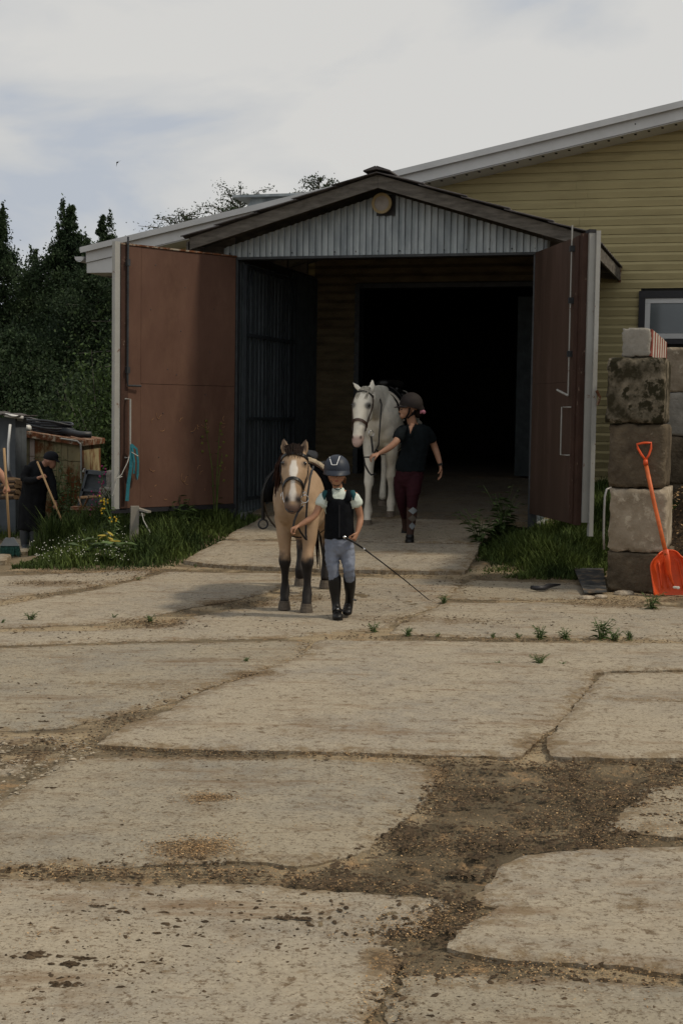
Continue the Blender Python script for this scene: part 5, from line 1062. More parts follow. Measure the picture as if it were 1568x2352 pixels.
def saddle(h, name, label, tor, y0, y1, drop, flap_m, k=1.0, pad=None, flapz=.55):
    """tor = torso stations; arched shell over the back"""
    tor = np.array(tor); root = thing(name, label, 'saddle', tuple(h.w(0, (y0+y1)/2, 1.0))); ro = np.array(root.location)
    def arc(ly, ang, off):
        r = [np.interp(ly, tor[:, 1], tor[:, k_]) for k_ in (0, 2, 3, 4)]; a = math.radians(ang)
        return h.w(r[0]+(r[2]+off)*math.sin(a), ly, r[1]+(r[3]+off)*math.cos(a))-ro
    def shell(nm, m, ya, yb, amax, o0, o1, ny=10, na=22, rag=0):
        V = []
        for i in range(ny+1):
            ly = ya+(yb-ya)*i/ny; e_ = 1-.25*(abs(i/ny-.5)*2)**3
            for j in range(na+1): an = (j/na*2-1)*amax*e_; V += [arc(ly, an, o0), arc(ly, an, o1)]
        w1 = (na+1)*2; fs = []
        for i in range(ny):
            for j in range(na):
                a = i*w1+2*j; fs += [(a, a+2, a+w1+2, a+w1), (a+1, a+w1+1, a+w1+3, a+3)]
        for i in range(ny): a = i*w1; fs += [(a, a+w1, a+w1+1, a+1)]; b = a+w1-2; fs += [(b, b+1, b+w1+1, b+w1)]
        for j in range(na): a = 2*j; fs += [(a, a+1, a+3, a+2)]; b = ny*w1+2*j; fs += [(b, b+2, b+3, b+1)]
        return MB().add(V, fs).build(nm, m, root, smooth=True)
    shell('saddle_cloth', pad or M_cloth_bk, y0-.06*k, y1+.05*k, 96, -.05, .020)
    shell('flap', flap_m, y0+.06*k, y1-.12*k, 112, .022, .036)
    s_ = MB(); m_ = (y0+y1)/2; zt = lambda ly: np.interp(ly, tor[:, 1], tor[:, 2]+tor[:, 4])
    s_.loft([(*h.w(0, y0+.02, zt(y0)+.07*k), .05*k, .035*k), (*h.w(0, y0+.10, zt(y0)+.075*k), .085*k, .04*k), (*h.w(0, m_, zt(m_)+.045*k), .13*k, .04*k), (*h.w(0, y1-.12, zt(m_)+.07*k), .16*k, .04*k), (*h.w(0, y1-.04, zt(y1)+.12*k), .14*k, .03*k)], side=h.side)
    for sg in (-1, 1): s_.loft([(*(arc(y0+.10, sg*30, .04)+ro), .03, .03), (*(arc(m_, sg*32, .045)+ro), .05, .03), (*(arc(y1-.08, sg*30, .05)+ro), .04, .03)])
    blob('seat', s_, flap_m, root, .014, 3, origin=ro)
    for sg in (-1, 1):
        p = [arc(y0+.22*k, sg*a, .04) for a in (35, 60, 85, 105)]; p.append(p[-1]+np.array([0, 0, -.10*k])); MB().tube(p, .009, 6, flat=2).build('stirrup_leather', M_lea, root)
        e_ = p[-1]; ring(e_+np.array([0, 0, -.05*k]), .045*k, .008, (1, .2, 0), (0, 0, 1), 'stirrup_iron', M_steel, root)
    MB().strap([arc(y0+.25*k, a, .024) for a in range(100, 262, 12)], [arc(y0+.25*k, a, .1)-arc(y0+.25*k, a, .02) for a in range(100, 262, 12)], .07, .006).build('girth', M_lea, root)
    return root, arc, ro
# ---------------- pony
py = Horse('buckskin_pony', 'buckskin pony with a white blaze and black lower legs walking beside the child', -.362, 11.40, .045, .02)
tor = [(0, -.11, .80, .12, .15), (0, -.02, .83, .175, .24), (0, .2, .88, .205, .28), (0, .45, .86, .235, .29), (0, .75, .85, .25, .285), (0, 1.0, .87, .245, .28), (0, 1.25, .90, .225, .27), (0, 1.42, .88, .15, .2)]
mb = MB(); mb.loft(py.L(tor), side=py.side, n=20)
mb.loft(py.L([(0, .28, .98, .12, .26), (0, .10, 1.06, .105, .21), (-.003, -.06, 1.15, .088, .155), (-.005, -.17, 1.22, .075, .11)]), side=py.side, n=16)
hb = (-.006, 0)
hst = py.H([(.13, 1.285, .055, .05), (.20, 1.23, .088, .085), (.255, 1.16, .103, .105), (.30, 1.10, .098, .108), (.345, 1.03, .080, .098), (.395, .95, .066, .076), (.43, .895, .066, .060), (.45, .855, .062, .052), (.452, .82, .044, .040)], hb)
py.head_frame(hst); mb.loft(hst, side=py.hs, n=18)
for sg in (-1, 1):
    e_, n_ = py.hp(1.145, 90-sg*52, 0); mb.ell(e_-n_*.012, (.028, .03, .026), 10, 7)
    e_, n_ = py.hp(1.09, 90-sg*85, 0); mb.ell(e_+py.hf*-.035+np.array([-sg*.02, 0, 0]), (.035, .065, .075), 10, 7)
    e_, n_ = py.hp(.895, 90-sg*40, 0); mb.ell(e_-n_*.010, (.024, .022, .028), 10, 7)
    b = py.w(hb[0]+sg*.068, -.175, 1.262); tip = py.w(hb[0]+sg*.090, -.175, 1.378); mb.loft([(*b, .030, .018), (*(b*.6+tip*.4), .034, .016), (*(tip*.8+b*.2), .020, .010), (*tip, .004, .004)], side=py.hs, n=10)
mb.ell(py.w(hb[0], -.435, .83), (.038, .032, .026), 10, 7)
def legs(h, mb, specs):
    for st in specs: mb.loft(h.L(st), side=h.side, n=12)
F1 = [(-.10, .08, .74, .085, .12), (-.098, .04, .60, .064, .085), (-.089, .015, .48, .046, .056), (-.087, -.005, .39, .054, .058), (-.087, .010, .325, .036, .040), (-.087, .028, .23, .029, .036), (-.087, .035, .145, .043, .047), (-.087, .012, .09, .038, .042), (-.087, .0, .055, .043, .047)]
F2 = [(.10, .06, .74, .085, .12), (.104, .0, .60, .064, .085), (.102, -.05, .48, .047, .057), (.10, -.095, .40, .055, .059), (.10, -.09, .33, .037, .041), (.10, -.085, .23, .030, .036), (.10, -.09, .145, .044, .048), (.10, -.12, .09, .039, .043), (.10, -.13, .055, .045, .048)]
H1 = [(-.14, 1.2, .86, .13, .20), (-.145, 1.14, .70, .105, .15), (-.10, 1.22, .55, .062, .08), (-.06, 1.27, .50, .045, .065), (-.052, 1.20, .41, .037, .046), (-.047, 1.12, .28, .034, .038), (-.045, 1.07, .20, .044, .048), (-.045, 1.10, .13, .043, .047)]
H2 = [(.14, 1.2, .86, .13, .20), (.15, 1.24, .70, .105, .15), (.155, 1.40, .55, .062, .08), (.155, 1.50, .47, .045, .065), (.155, 1.48, .36, .036, .046), (.155, 1.49, .22, .034, .038), (.155, 1.48, .14, .043, .047), (.155, 1.46, .07, .041, .045)]
legs(py, mb, [[(a, b, c, d*1.0, e*1.02) for a, b, c, d, e in st] for st in (F1, F2, H1, H2)])
mb.ell(py.w(-.075, -.05, .80), (.085, .09, .12), 12, 8); mb.ell(py.w(.075, -.06, .80), (.085, .09, .12), 12, 8)
po_ = py.o
EAR = [(py.w(hb[0]+sg*.079, -.19, 1.315)) for sg in (-1, 1)]
def pcol(V, Nn):
    z = V[:, 2]-po_[2]; x = (V-py.w(hb[0], 0, 0))@py.hs; y = V[:, 1]; n1_ = fbm(V[:, 0]*22+V[:, 1]*9, V[:, 2]*22, 3); n2_ = fbm(V[:, 0]*5+V[:, 1]*4, V[:, 2]*5, 9)
    base = np.array([.385, .265, .165])[None]*(1-.30*(n2_[:, None]-.45)); c = base.copy()
    mixf = lambda c, k, col: c*(1-k[:, None])+np.array(col)[None]*k[:, None]
    c = mixf(c, sm((.70-z)/.3)*.35, (.33, .20, .115)); c = mixf(c, sm((.485-z+(n1_-.45)*.10)/.10), (.018, .015, .014))
    head = (y < py.w(0, np.interp(-.0, [0], [0])-.0, 0)[1]-np.interp(z, [.78, 1.0, 1.2, 1.3], [.33, .28, .17, .10])) & (z > .78); fr = head & (Nn[:, 1] < -.15)
    wd = .010+.022*np.exp(-((z-1.14)/.05)**2)+.014*np.exp(-((z-.95)/.06)**2); wd = wd*(1+.5*(n1_-.45)); bl = fr*sm(1-(np.abs(x)-wd)/.010)*sm((z-.895)/.02)*sm((1.225-z)/.02); c = mixf(c, bl, (.70, .66, .60))
    mz = head*sm((.895-z)/.035); c = mixf(c, mz*.85, (.13, .085, .075)); nos = np.zeros(len(z))
    for sg in (-1, 1):
        e_, _ = py.hp(.895, 90-sg*40, .006); d = np.linalg.norm((V-e_)/np.array([.023, .035, .027]), axis=1); nos = np.maximum(nos, sm(1.3-d)); d2 = np.linalg.norm((V-e_)/np.array([.038, .05, .046]), axis=1); c = mixf(c, sm(1.5-d2)*.75, (.09, .07, .065))
        e_, _ = py.hp(1.145, 90-sg*52, 0); d = np.linalg.norm((V-e_)/np.array([.03, .05, .026]), axis=1); c = mixf(c, sm(1.5-d)*.7, (.08, .055, .04))
    c = mixf(c, nos, (.012, .010, .010))
    for q_e in EAR: c = mixf(c, sm(1.5-np.linalg.norm((V-q_e)/np.array([.020, .03, .045]), axis=1))*.8, (.05, .035, .03))
    c = mixf(c, sm((z-1.335)/.03)*.9, (.04, .025, .02)); c = mixf(c, head*sm((.845-z)/.01)*sm((z-.835)/.004)*.8, (.03, .02, .02))
    return np.clip(c, 0, 1)
blob('body', mb, M_coat, py.root, .011, 5, pcol, origin=py.o, disp=(.014, 9, -1))
for (lx, ly, hg) in ((-.087, -.01, 0), (.10, -.14, 0), (-.045, 1.09, .06), (.155, 1.45, 0)): hoof(py, lx, ly, hg, .053, M_hoof, .068)
for sg in (-1, 1): e_, n_ = py.hp(1.145, 90-sg*50, .008); MB().ell(e_-po_, (.015, .013, .015), 10, 7).build('eye', M_eye, py.root, smooth=True)
rs = np.random.default_rng(4)
mn = MB()
for k in range(46):                 # mane falling to the image left
    t = rs.uniform(0, 1); c = py.w(-.03+.02*t, -.16+.42*t, 1.30-.10*t); l_ = rs.uniform(.22, .40)*(1-.25*t); o_ = rs.uniform(-.02, .02)
    mn.tube([c+np.array([.03, 0, -.01]), c+np.array([-.045+o_, -.01, -.02]), c+np.array([-.105+o_, -.02, -.5*l_]), c+np.array([-.13+o_+rs.uniform(-.015, .015), -.01, -l_])], [.012, .014, .010, .003], 4)
mn.build('mane', mat('reddish_dark_hair', (.035, .015, .010), .8, .3, 30, bump=.6, bscale=90), py.root, origin=po_)['kind'] = 'stuff'
fk = MB()
for k in range(120):
    a = rs.uniform(-1, 1); z1 = rs.uniform(1.175, 1.25)-.0*abs(a); e_, n_ = py.hp(z1, 90-a*36, .018); s0_ = py.w(hb[0]+a*.04, -.15, 1.315-.035*a*a+rs.uniform(-.012, .012))
    fk.tube([s0_, s0_*.5+e_*.5+np.array([a*.012+rs.normal()*.006, -.028, .022]), e_], [.006, .008, .002], 5)
fk.build('forelock', M_dhair, py.root, origin=po_)['kind'] = 'stuff'
tl = MB()
for k in range(36):
    a = rs.normal(size=2)*.028; s0_ = py.w(.0, 1.46, 1.02); l_ = rs.uniform(.6, .86); tl.tube([s0_, s0_+np.array([.03+a[0]*.5, .08, -.10]), s0_+np.array([.10+a[0]*1.6, .10+a[1], -.45]), s0_+np.array([.16+a[0]*2.8, .10+a[1], -l_])], [.02, .018, .012, .003], 4)
tl.build('tail', M_dhair, py.root, origin=po_)['kind'] = 'stuff'
strap_on(py, [(1.205, a) for a in range(0, 181, 15)], .024, .008, 'browband', M_lea, .008)
strap_on(py, [(.985+.040*math.sin(math.radians(a)), a) for a in range(-10, 191, 12)], .026, .006, 'noseband', M_lea, .005)
for a0 in (2, 178): strap_on(py, [(z, a0) for z in np.linspace(1.235, .935, 10)], .018, .006, 'cheekpiece', M_lea, .006)
strap_on(py, [(1.24, a) for a in (-70, -50, -30, -8)], .016, .004, 'throat_lash', M_lea, .006); strap_on(py, [(1.27, a) for a in range(200, 340, 20)], .022, .005, 'headpiece', M_lea, .006)
e_, n_ = py.hp(.93, 8, .012); e_ = P(699.5, 1146, 11.0)-po_
fx = (1, .35, 0); ring(e_, .030, .0038, fx, (0, 0, 1), 'bit_ring', M_chrome, py.root); ring(e_+np.array([0, 0, .042]), .011, .003, fx, (0, 0, 1), 'bit_ring', M_chrome, py.root); ring(e_+np.array([-.014, 0, -.044]), .013, .003, fx, (0, 0, 1), 'bit_ring', M_chrome, py.root)
el = P(648, 1140, 11.05)-po_; ring(el, .028, .0035, (.3, 1, 0), (0, 0, 1), 'bit_ring', M_chrome, py.root)
MB().tube([P(649, 1130, 11.0)-po_, P(651, 1148, 10.97)-po_, P(656, 1163, 10.95)-po_], .003, 5).build('curb_chain', M_chrome, py.root)
MB().strap([e_+np.array([-.014, -.01, -.055]), P(683, 1178, 10.92)-po_, P(676, 1196, 10.88)-po_, P(673, 1212, 10.86)-po_], (0, -1, .2), .016, .004).build('rein', M_lea, py.root)
MB().strap([P(683, 1207, 10.85)-po_, P(690, 1222, 10.86)-po_, P(700, 1236, 10.88)-po_, P(704, 1241, 10.9)-po_, P(702, 1226, 10.95)-po_, P(703, 1190, 11.0)-po_, P(706, 1140, 11.1)-po_, P(712, 1098, 11.3)-po_, P(720, 1070, 11.6)-po_], (0, -1, .1), .015, .004).build('rein', M_lea, py.root)
MB().strap([P(655, 1168, 10.93)-po_, P(662, 1174, 10.88)-po_, P(674, 1175, 10.87)-po_], (0, -1, .1), .008, .003).build('lip_strap', M_lea, py.root)
sd, arc, so2 = saddle(py, 'pony_saddle', 'small black saddle with a cream fleece roll on the buckskin pony', [(a, b, c, d*1.22, e*1.03) for a, b, c, d, e in tor], .34, .84, .4, M_lea, .85)
fe = MB()
for a in range(-34, 50, 8): fe.ell(arc(.33, a, .035), (.034, .04, .034), 8, 6)
blob('fleece_roll', MB().add([tuple(np.array(v)+so2) for v in fe.v], fe.f), M_fle, sd, .012, 1, origin=so2)
MB().strap([arc(.30, a, .028) for a in range(20, 91, 10)], [arc(.3, a, .1)-arc(.3, a, 0) for a in range(20, 91, 10)], .05, .008).build('saddle_trim', M_leb, sd)
MB().strap([arc(.45, a, .045) for a in range(20, 60, 8)], [arc(.45, a, .1)-arc(.45, a, 0) for a in range(20, 60, 8)], .035, .006).build('pad_strap', M_wh2, sd)
# ---------------- white horse
wh = Horse('white_horse', 'tall white horse with a pinkish muzzle being led out of the porch by the woman', .45, 16.95, math.radians(10), math.radians(17))
torw = [(0, -.16, 1.16, .14, .19), (0, -.03, 1.20, .20, .30), (0, .25, 1.235, .225, .375), (0, .6, 1.18, .26, .37), (0, 1.0, 1.18, .28, .37), (0, 1.35, 1.23, .275, .36), (0, 1.7, 1.27, .25, .34), (0, 1.9, 1.2, .16, .22)]
mb = MB(); mb.loft(wh.L(torw), side=wh.side, n=20)
mb.loft(wh.L([(0, .38, 1.38, .13, .27), (-.01, .10, 1.38, .125, .26), (-.035, -.18, 1.42, .105, .215), (-.06, -.38, 1.46, .090, .165), (-.07, -.50, 1.49, .08, .12)]), side=wh.side, n=16)
hb2 = (-.072, -.30)
hst = wh.H([(.20, 1.575, .060, .06), (.265, 1.52, .092, .10), (.32, 1.44, .112, .125), (.36, 1.36, .112, .130), (.41, 1.26, .090, .120), (.46, 1.15, .072, .092), (.50, 1.06, .066, .074), (.53, 1.0, .068, .066), (.545, .955, .060, .052), (.54, .925, .042, .038)], hb2)
wh.head_frame(hst); mb.loft(hst, side=wh.hs, n=18)
for sg in (-1, 1):
    e_, n_ = wh.hp(1.355, 90-sg*54, 0); mb.ell(e_-n_*.014, (.033, .035, .030), 10, 7)
    e_, n_ = wh.hp(1.30, 90-sg*88, 0); mb.ell(e_-wh.hf*.06-wh.hs*sg*.025, (.045, .085, .10), 10, 7)
    e_, n_ = wh.hp(1.01, 90-sg*42, 0); mb.ell(e_-n_*.012, (.027, .026, .034), 10, 7)
    b = wh.w(hb2[0], hb2[1], 1.56)+wh.hf*.20+wh.hs*sg*.066; tip = b+np.array([0, 0, .14 if sg > 0 else .10])+wh.hs*sg*(.105 if sg < 0 else .004)+wh.hf*.01
    mb.loft([(*b, .030, .020), (*(b*.5+tip*.5), .036, .018), (*(tip*.85+b*.15), .017, .010), (*tip, .005, .004)], side=wh.hs if sg > 0 else wh.hs+np.array([0, 0, .5]), n=10)
mb.ell(wh.w(hb2[0], hb2[1], .945)+wh.hf*.515, (.042, .036, .032), 10, 7)
q_ = lambda lx, ly: wh.w(lx, ly, 0)
gz = lambda lx, ly: g(*q_(lx, ly)[:2])-wh.o[2]
def leg4(lx, ly, top, mid=None, hind=False, splay=0.):
    z0 = gz(lx, ly)
    if not hind:
        tx, ty = top
        return [(tx, ty, 1.02, .10, .15), (tx*.95+lx*.05, ty*.8+ly*.2, .86, .078, .105), (tx*.5+lx*.5, ty*.45+ly*.55, .66+z0*.5, .054, .064), (lx, ty*.2+ly*.8, .52+z0*.8, .061, .066), (lx, ly*.86+ty*.14, .45+z0, .040, .044), (lx, ly+.03, .30+z0, .036, .043), (lx, ly+.045, .19+z0, .056, .060), (lx, ly+.015, .12+z0, .043, .048), (lx, ly, .075+z0, .050, .053)]
    tx, ty = top
    return [(tx, ty, 1.2, .15, .25), (tx, ty-.02, .98, .13, .19), (tx*.6+lx*.4, ty*.5+ly*.5+.10, .74+z0*.5, .072, .095), (lx, ly+.20, .62+z0, .052, .080), (lx, ly+.16, .50+z0, .042, .054), (lx, ly+.08, .30+z0, .040, .044), (lx, ly+.05, .19+z0, .050, .055), (lx, ly+.01, .11+z0, .046, .052)]
legs(wh, mb, (leg4(-.10, -.27, (-.12, .02)), leg4(.095, .27, (.12, .06)), leg4(-.10, .90, (-.15, 1.55), hind=True), leg4(.13, 1.62, (.15, 1.6), hind=True)))
mb.ell(wh.w(-.085, -.07, 1.12), (.10, .11, .16), 12, 8); mb.ell(wh.w(.085, -.06, 1.12), (.10, .11, .16), 12, 8)
mb.loft(wh.L([(-.105, .02, 1.05, .085, .12), (-.11, -.02, .92, .085, .11)]), side=wh.side); mb.ell(wh.w(.02, .0, 1.30), (.12, .2, .16), 12, 8)
def wcol(V, Nn):
    z = V[:, 2]-wh.o[2]; n1_ = fbm(V[:, 0]*16+V[:, 1]*7, V[:, 2]*16, 23); n2_ = fbm(V[:, 0]*4+V[:, 1]*3, V[:, 2]*4, 29)
    c = np.array([.88, .84, .73])[None]*(1-.35*(n2_[:, None]-.45)); mixf = lambda c, k, col: c*(1-k[:, None])+np.array(col)[None]*k[:, None]
    c = mixf(c, sm((n1_-.52)/.1)*.25, (.42, .42, .40)); b0 = wh.w(hb2[0], hb2[1], 0); fw = (V-b0)@wh.hf; head = (fw > .30) & (z > .9)
    c = mixf(c, head*sm((1.075-z)/.07)*.8, (.52, .33, .29)); x = (V-b0)@wh.hs
    c = mixf(c, head*sm((x-.03)/.04)*sm((1.16-z)/.05)*sm((z-1.02)/.03)*.6, (.25, .24, .24))
    for sg in (-1, 1):
        e_, _ = wh.hp(1.355, 90-sg*54, 0); d = np.linalg.norm((V-e_)/np.array([.04, .05, .032]), axis=1); c = mixf(c, sm(1.7-d)*.85, (.07, .07, .075))
        e_, _ = wh.hp(1.01, 90-sg*42, .006); d = np.linalg.norm((V-e_)/np.array([.017, .03, .024]), axis=1); c = mixf(c, sm(1.3-d), (.06, .03, .03))
    c = mixf(c, sm((.50-z)/.2)*.25, (.45, .42, .36)); zz = z-np.array([0.]); 
    c = mixf(c, head*sm((.962-z)/.006)*sm((z-.95)/.004)*.7, (.15, .08, .08)); return np.clip(c, 0, 1)
blob('body', mb, M_coat, wh.root, .0135, 5, wcol, origin=wh.o, disp=(.020, 7, -1))
for (lx, ly) in ((-.10, -.27), (.095, .27), (-.10, .90), (.13, 1.62)): hoof(wh, lx, ly, 0, .064, M_hoof2, .085)
for sg in (-1, 1): e_, n_ = wh.hp(1.355, 90-sg*52, .010); MB().ell(e_-wh.o, (.019, .016, .018), 10, 7).build('eye', M_eye, wh.root, smooth=True)
fk = MB()
for k in range(40):
    a = rs.uniform(-1, .8); e_, n_ = wh.hp(rs.uniform(1.40, 1.52), 90-a*42, .010); s0_ = wh.w(hb2[0]+.03*a, hb2[1]-.17, 1.59); fk.tube([s0_, s0_*.4+e_*.6+np.array([0, -.03, .02]), e_], [.010, .011, .003], 4)
for k in range(40):
    t = rs.uniform(0, 1); c = wh.w(-.07+.07*t, -.47+.75*t, 1.595+.03*t); l_ = rs.uniform(.06, .20); fk.tube([c, c+np.array([-.06, 0, -.02]), c+np.array([-.10, 0, -l_])], [.014, .012, .004], 4)
fk.build('mane', M_whair, wh.root, origin=wh.o)['kind'] = 'stuff'
tl = MB()
for k in range(14): a = rs.normal(size=2)*.03; s0_ = wh.w(0, 1.95, 1.35); tl.tube([s0_, s0_+np.array([a[0], .08, -.12]), s0_+np.array([a[0]*2, .1+a[1], -.85])], [.03, .025, .005], 4)
tl.build('tail', M_whair, wh.root, origin=wh.o)['kind'] = 'stuff'
strap_on(wh, [(1.475+.012*math.sin(math.radians(a)), a) for a in range(0, 181, 15)], .018, .006, 'browband', M_lea, .006)
strap_on(wh, [(1.165+.02*math.sin(math.radians(a)), a) for a in range(-20, 201, 12)], .032, .009, 'noseband', M_leb, .006)
for a0 in (4, 176): strap_on(wh, [(z, a0) for z in np.linspace(1.50, 1.10, 10)], .022, .006, 'cheekpiece', M_leb, .007)
strap_on(wh, [(1.52-.03*k, -14-9*k) for k in range(7)], .014, .004, 'throat_lash', M_lea, .008)
strap_on(wh, [(1.555, a) for a in (200, 230, 260, 290, 320, 340)], .026, .006, 'headpiece', M_leb, .006)
e_ = P(852, 996, 16.1)-wh.o
ring(e_, .036, .005, (.8, .6, 0), (0, 0, 1), 'bit_ring', M_chrome, wh.root)
MB().strap([e_+np.array([0, 0, -.03]), P(854, 1020, 16.0)-wh.o, P(856, 1040, 15.85)-wh.o], (0, -1, .1), .022, .005).build('rein', M_lea, wh.root)
MB().strap([P(852, 1050, 15.8)-wh.o, P(835, 1050, 15.9)-wh.o, P(838, 1068, 15.9)-wh.o, P(846, 1084, 15.9)-wh.o, P(852, 1091, 15.88)-wh.o, P(862, 1088, 15.9)-wh.o], (0, -1, .1), .020, .005).build('rein', M_lea, wh.root)
MB().strap([P(858, 1043, 15.85)-wh.o, P(869, 1022, 16.1)-wh.o, P(872, 980, 16.3)-wh.o, P(876, 930, 16.5)-wh.o, P(870, 905, 16.7)-wh.o, P(864, 898, 17.0)-wh.o], (0, -1, .1), .016, .005).build('rein', M_lea, wh.root)
sd2, arc2, so3 = saddle(wh, 'horse_saddle', 'black saddle with a pale edged pad on the white horse', [(a, b, c, d*1.14, e*1.02) for a, b, c, d, e in torw], .15, .80, .5, M_lea, 1.15)
MB().tube([arc2(.09, a, .022) for a in range(-90, 91, 9)], .016, 6).build('pad_edge', mat('pale_pad_trim', (.42, .38, .33), .9), sd2, smooth=True)

# ================================================================ PEOPLE
M_skin = mat('skin', (1, 1, 1), .55, .06, 14, col2=(.86, .82, .80), bump=.03, attr=True, spec=.3)
def unit(v): v = np.array(v, float); return v/np.linalg.norm(v)
def hand(mb, wr, d, n_, thumb, L, curl=(.5, .7, .5), spread=.06):
    """wr wrist, d towards the fingers, n_ the way the palm faces, thumb = +1/-1 side of cross(d, n_)"""
    d = unit(d); n_ = unit(n_-d*(n_@d)); w_ = np.cross(d, n_)*thumb
    mb.loft([(*(wr-d*.10*L), .13*L, .10*L), (*(wr+d*.05*L), .15*L, .10*L), (*(wr+d*.28*L), .21*L, .11*L), (*(wr+d*.50*L), .22*L, .09*L)], side=w_, n=12)
    for i, (off, l_, r) in enumerate(((.165, .44, .050), (.055, .49, .052), (-.055, .46, .050), (-.155, .36, .044))):
        p = wr+d*.42*L+w_*off*L; A = 0.; pts = [p, p+d*.08*L]; dd = d+w_*spread*(1.5-i)*.6
        for j, f in enumerate((.45, .32, .23)):
            A += curl[j]*(1+.12*i); pts.append(pts[-1]+(unit(dd)*math.cos(A)+n_*math.sin(A))*l_*f*L)
        mb.tube(pts, [r*L*1.02, r*L*1.02, r*L, r*L*.92, r*L*.75], 8)
        mb.ell(pts[-1], (r*L*.75,)*3, 8, 6)
    p = wr+d*.10*L+w_*.13*L; a = unit(w_*.65+d*.75+n_*.25); b = unit(d*.8+n_*.55+w_*.05); p1 = p+a*.22*L; p2 = p1+b*.17*L; p3 = p2+unit(b+n_*.3)*.13*L
    mb.tube([p, p1, p2, p3], [.068*L, .058*L, .052*L, .04*L], 8); mb.ell(p3, (.04*L,)*3, 8, 6)
def skincol(tone, lips=None, extra=None):
    def f(V, Nn):
        n_ = fbm(V[:, 0]*14, V[:, 2]*14+V[:, 1]*9, 5); c = np.array(tone)[None]*(1-.18*(n_[:, None]-.45))
        for (p, r, col, k) in (lips or []):
            d = np.linalg.norm((V-p)/np.array(r), axis=1); w_ = (sm(1.35-d)*k)[:, None]; c = c*(1-w_)+np.array(col)[None]*w_
        return np.clip(c, 0, 1)
    return f
def chain(mb, pts, side=(1, 0, 0), n=12): mb.loft([(*p, a, b) for p, a, b in pts], side=side, n=n)
# ---------------- child
YC = 10.95
J = lambda x, y, dy=0.: P(x, y, YC+dy)
ch = thing('person', 'small child in black riding vest and helmet leading the pony with whip in hand', 'person', tuple(G(783, 1422))); co = np.array(ch.location)
mb = MB(); f_ = unit((-.04, -1, -.02)); sx = np.array([1, -.04, 0])
mb.ell(J(773, 1077, .02), (.075, .090, .088), 16, 12); mb.ell(J(773, 1094, -.015), (.060, .066, .068), 14, 10); mb.ell(J(772.5, 1107, -.03), (.040, .045, .034), 12, 8)
mb.ell(J(773, 1098.5, -.085), (.0095, .014, .012), 8, 6); mb.ell(J(773, 1094, -.078), (.007, .010, .016), 8, 6); mb.ell(J(765, 1100, -.055), (.018, .018, .017), 8, 6); mb.ell(J(781, 1100, -.055), (.018, .018, .017), 8, 6)
mb.ell(J(773, 1104.5, -.078), (.017, .009, .0055), 8, 6); mb.ell(J(756, 1093, .01), (.008, .014, .020), 8, 6); mb.ell(J(790, 1093, .01), (.008, .014, .020), 8, 6)
mb.tube([J(774, 1108, .015), J(776, 1130, .02)], [.036, .040], 12)
chain(mb, [(J(776, 1128, .02), .06, .045), (J(777, 1138, .02), .105, .06), (J(778, 1165, .02), .10, .07), (J(779, 1200, .01), .085, .065), (J(779, 1235, .01), .095, .07), (J(779, 1262, .01), .09, .065)])
chain(mb, [(J(745, 1135, .01), .034, .034), (J(738, 1152, -.01), .030, .032), (J(723, 1183, -.05), .024, .026), (J(704, 1197, -.08), .024, .024), (J(686, 1208, -.10), .017, .016)], side=(0, 1, 0))
hand(mb, J(686, 1208, -.10), J(668, 1216, -.12)-J(686, 1208, -.10), np.array([.1, -.1, -1.]), 1, .125, (.9, 1.0, .8))
chain(mb, [(J(811, 1135, .01), .034, .034), (J(818, 1152, .0), .030, .032), (J(827, 1186, .01), .024, .026), (J(825, 1205, -.02), .024, .025), (J(820, 1224, -.06), .017, .016)], side=(0, 1, 0))
hand(mb, J(820, 1224, -.06), J(811, 1243, -.09)-J(820, 1224, -.06), np.array([-.9, .2, -.1]), -1, .13, (1.0, 1.2, .9))
for pts in (((764, 1258, .01, .046), (764, 1284, 0, .044), (766, 1312, -.01, .034), (769, 1345, .01, .032), (771, 1378, .01, .022), (773, 1402, -.01, .022)), ((796, 1258, .01, .046), (798, 1284, 0, .042), (801, 1312, -.01, .032), (803, 1345, .06, .030), (802, 1370, .12, .022), (800, 1392, .17, .022))):
    chain(mb, [(J(x, y, d), r, r) for x, y, d, r in pts])
tone = (.36, .19, .115)
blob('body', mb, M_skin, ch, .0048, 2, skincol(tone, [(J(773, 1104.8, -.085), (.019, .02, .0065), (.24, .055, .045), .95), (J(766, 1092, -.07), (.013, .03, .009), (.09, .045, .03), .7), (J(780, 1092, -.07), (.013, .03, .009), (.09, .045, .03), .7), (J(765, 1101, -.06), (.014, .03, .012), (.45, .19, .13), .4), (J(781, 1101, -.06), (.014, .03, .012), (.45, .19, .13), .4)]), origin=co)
for x in (766, 780): MB().ell(J(x, 1093, -.073)-co, (.0085, .006, .0055), 8, 6).build('eye', M_eye, ch, smooth=True)
M_mint = mat('mint_shirt', (.58, .64, .58), .85, .06, 8, bump=.15, bscale=40); M_dteal = mat('dark_teal_cloth', (.02, .075, .085), .85, .1, 8)
sh = MB(); chain(sh, [(J(776, 1122, .02), .050, .048), (J(776, 1129, .02), .055, .052), (J(777, 1137, .02), .118, .072), (J(778, 1160, .02), .115, .083), (J(779, 1200, .01), .10, .078), (J(779, 1225, .01), .10, .076)])
chain(sh, [(J(752, 1137, .01), .045, .045), (J(742, 1146, .0), .047, .047), (J(736, 1162, -.02), .045, .046)], side=(0, 1, 0)); chain(sh, [(J(803, 1137, .01), .045, .045), (J(814, 1146, .0), .047, .047), (J(821, 1161, .0), .046, .047)], side=(0, 1, 0))
blob('shirt', sh, M_mint, ch, .008, 3, origin=co, disp=(.010, 16, .8))
yk = MB(); 
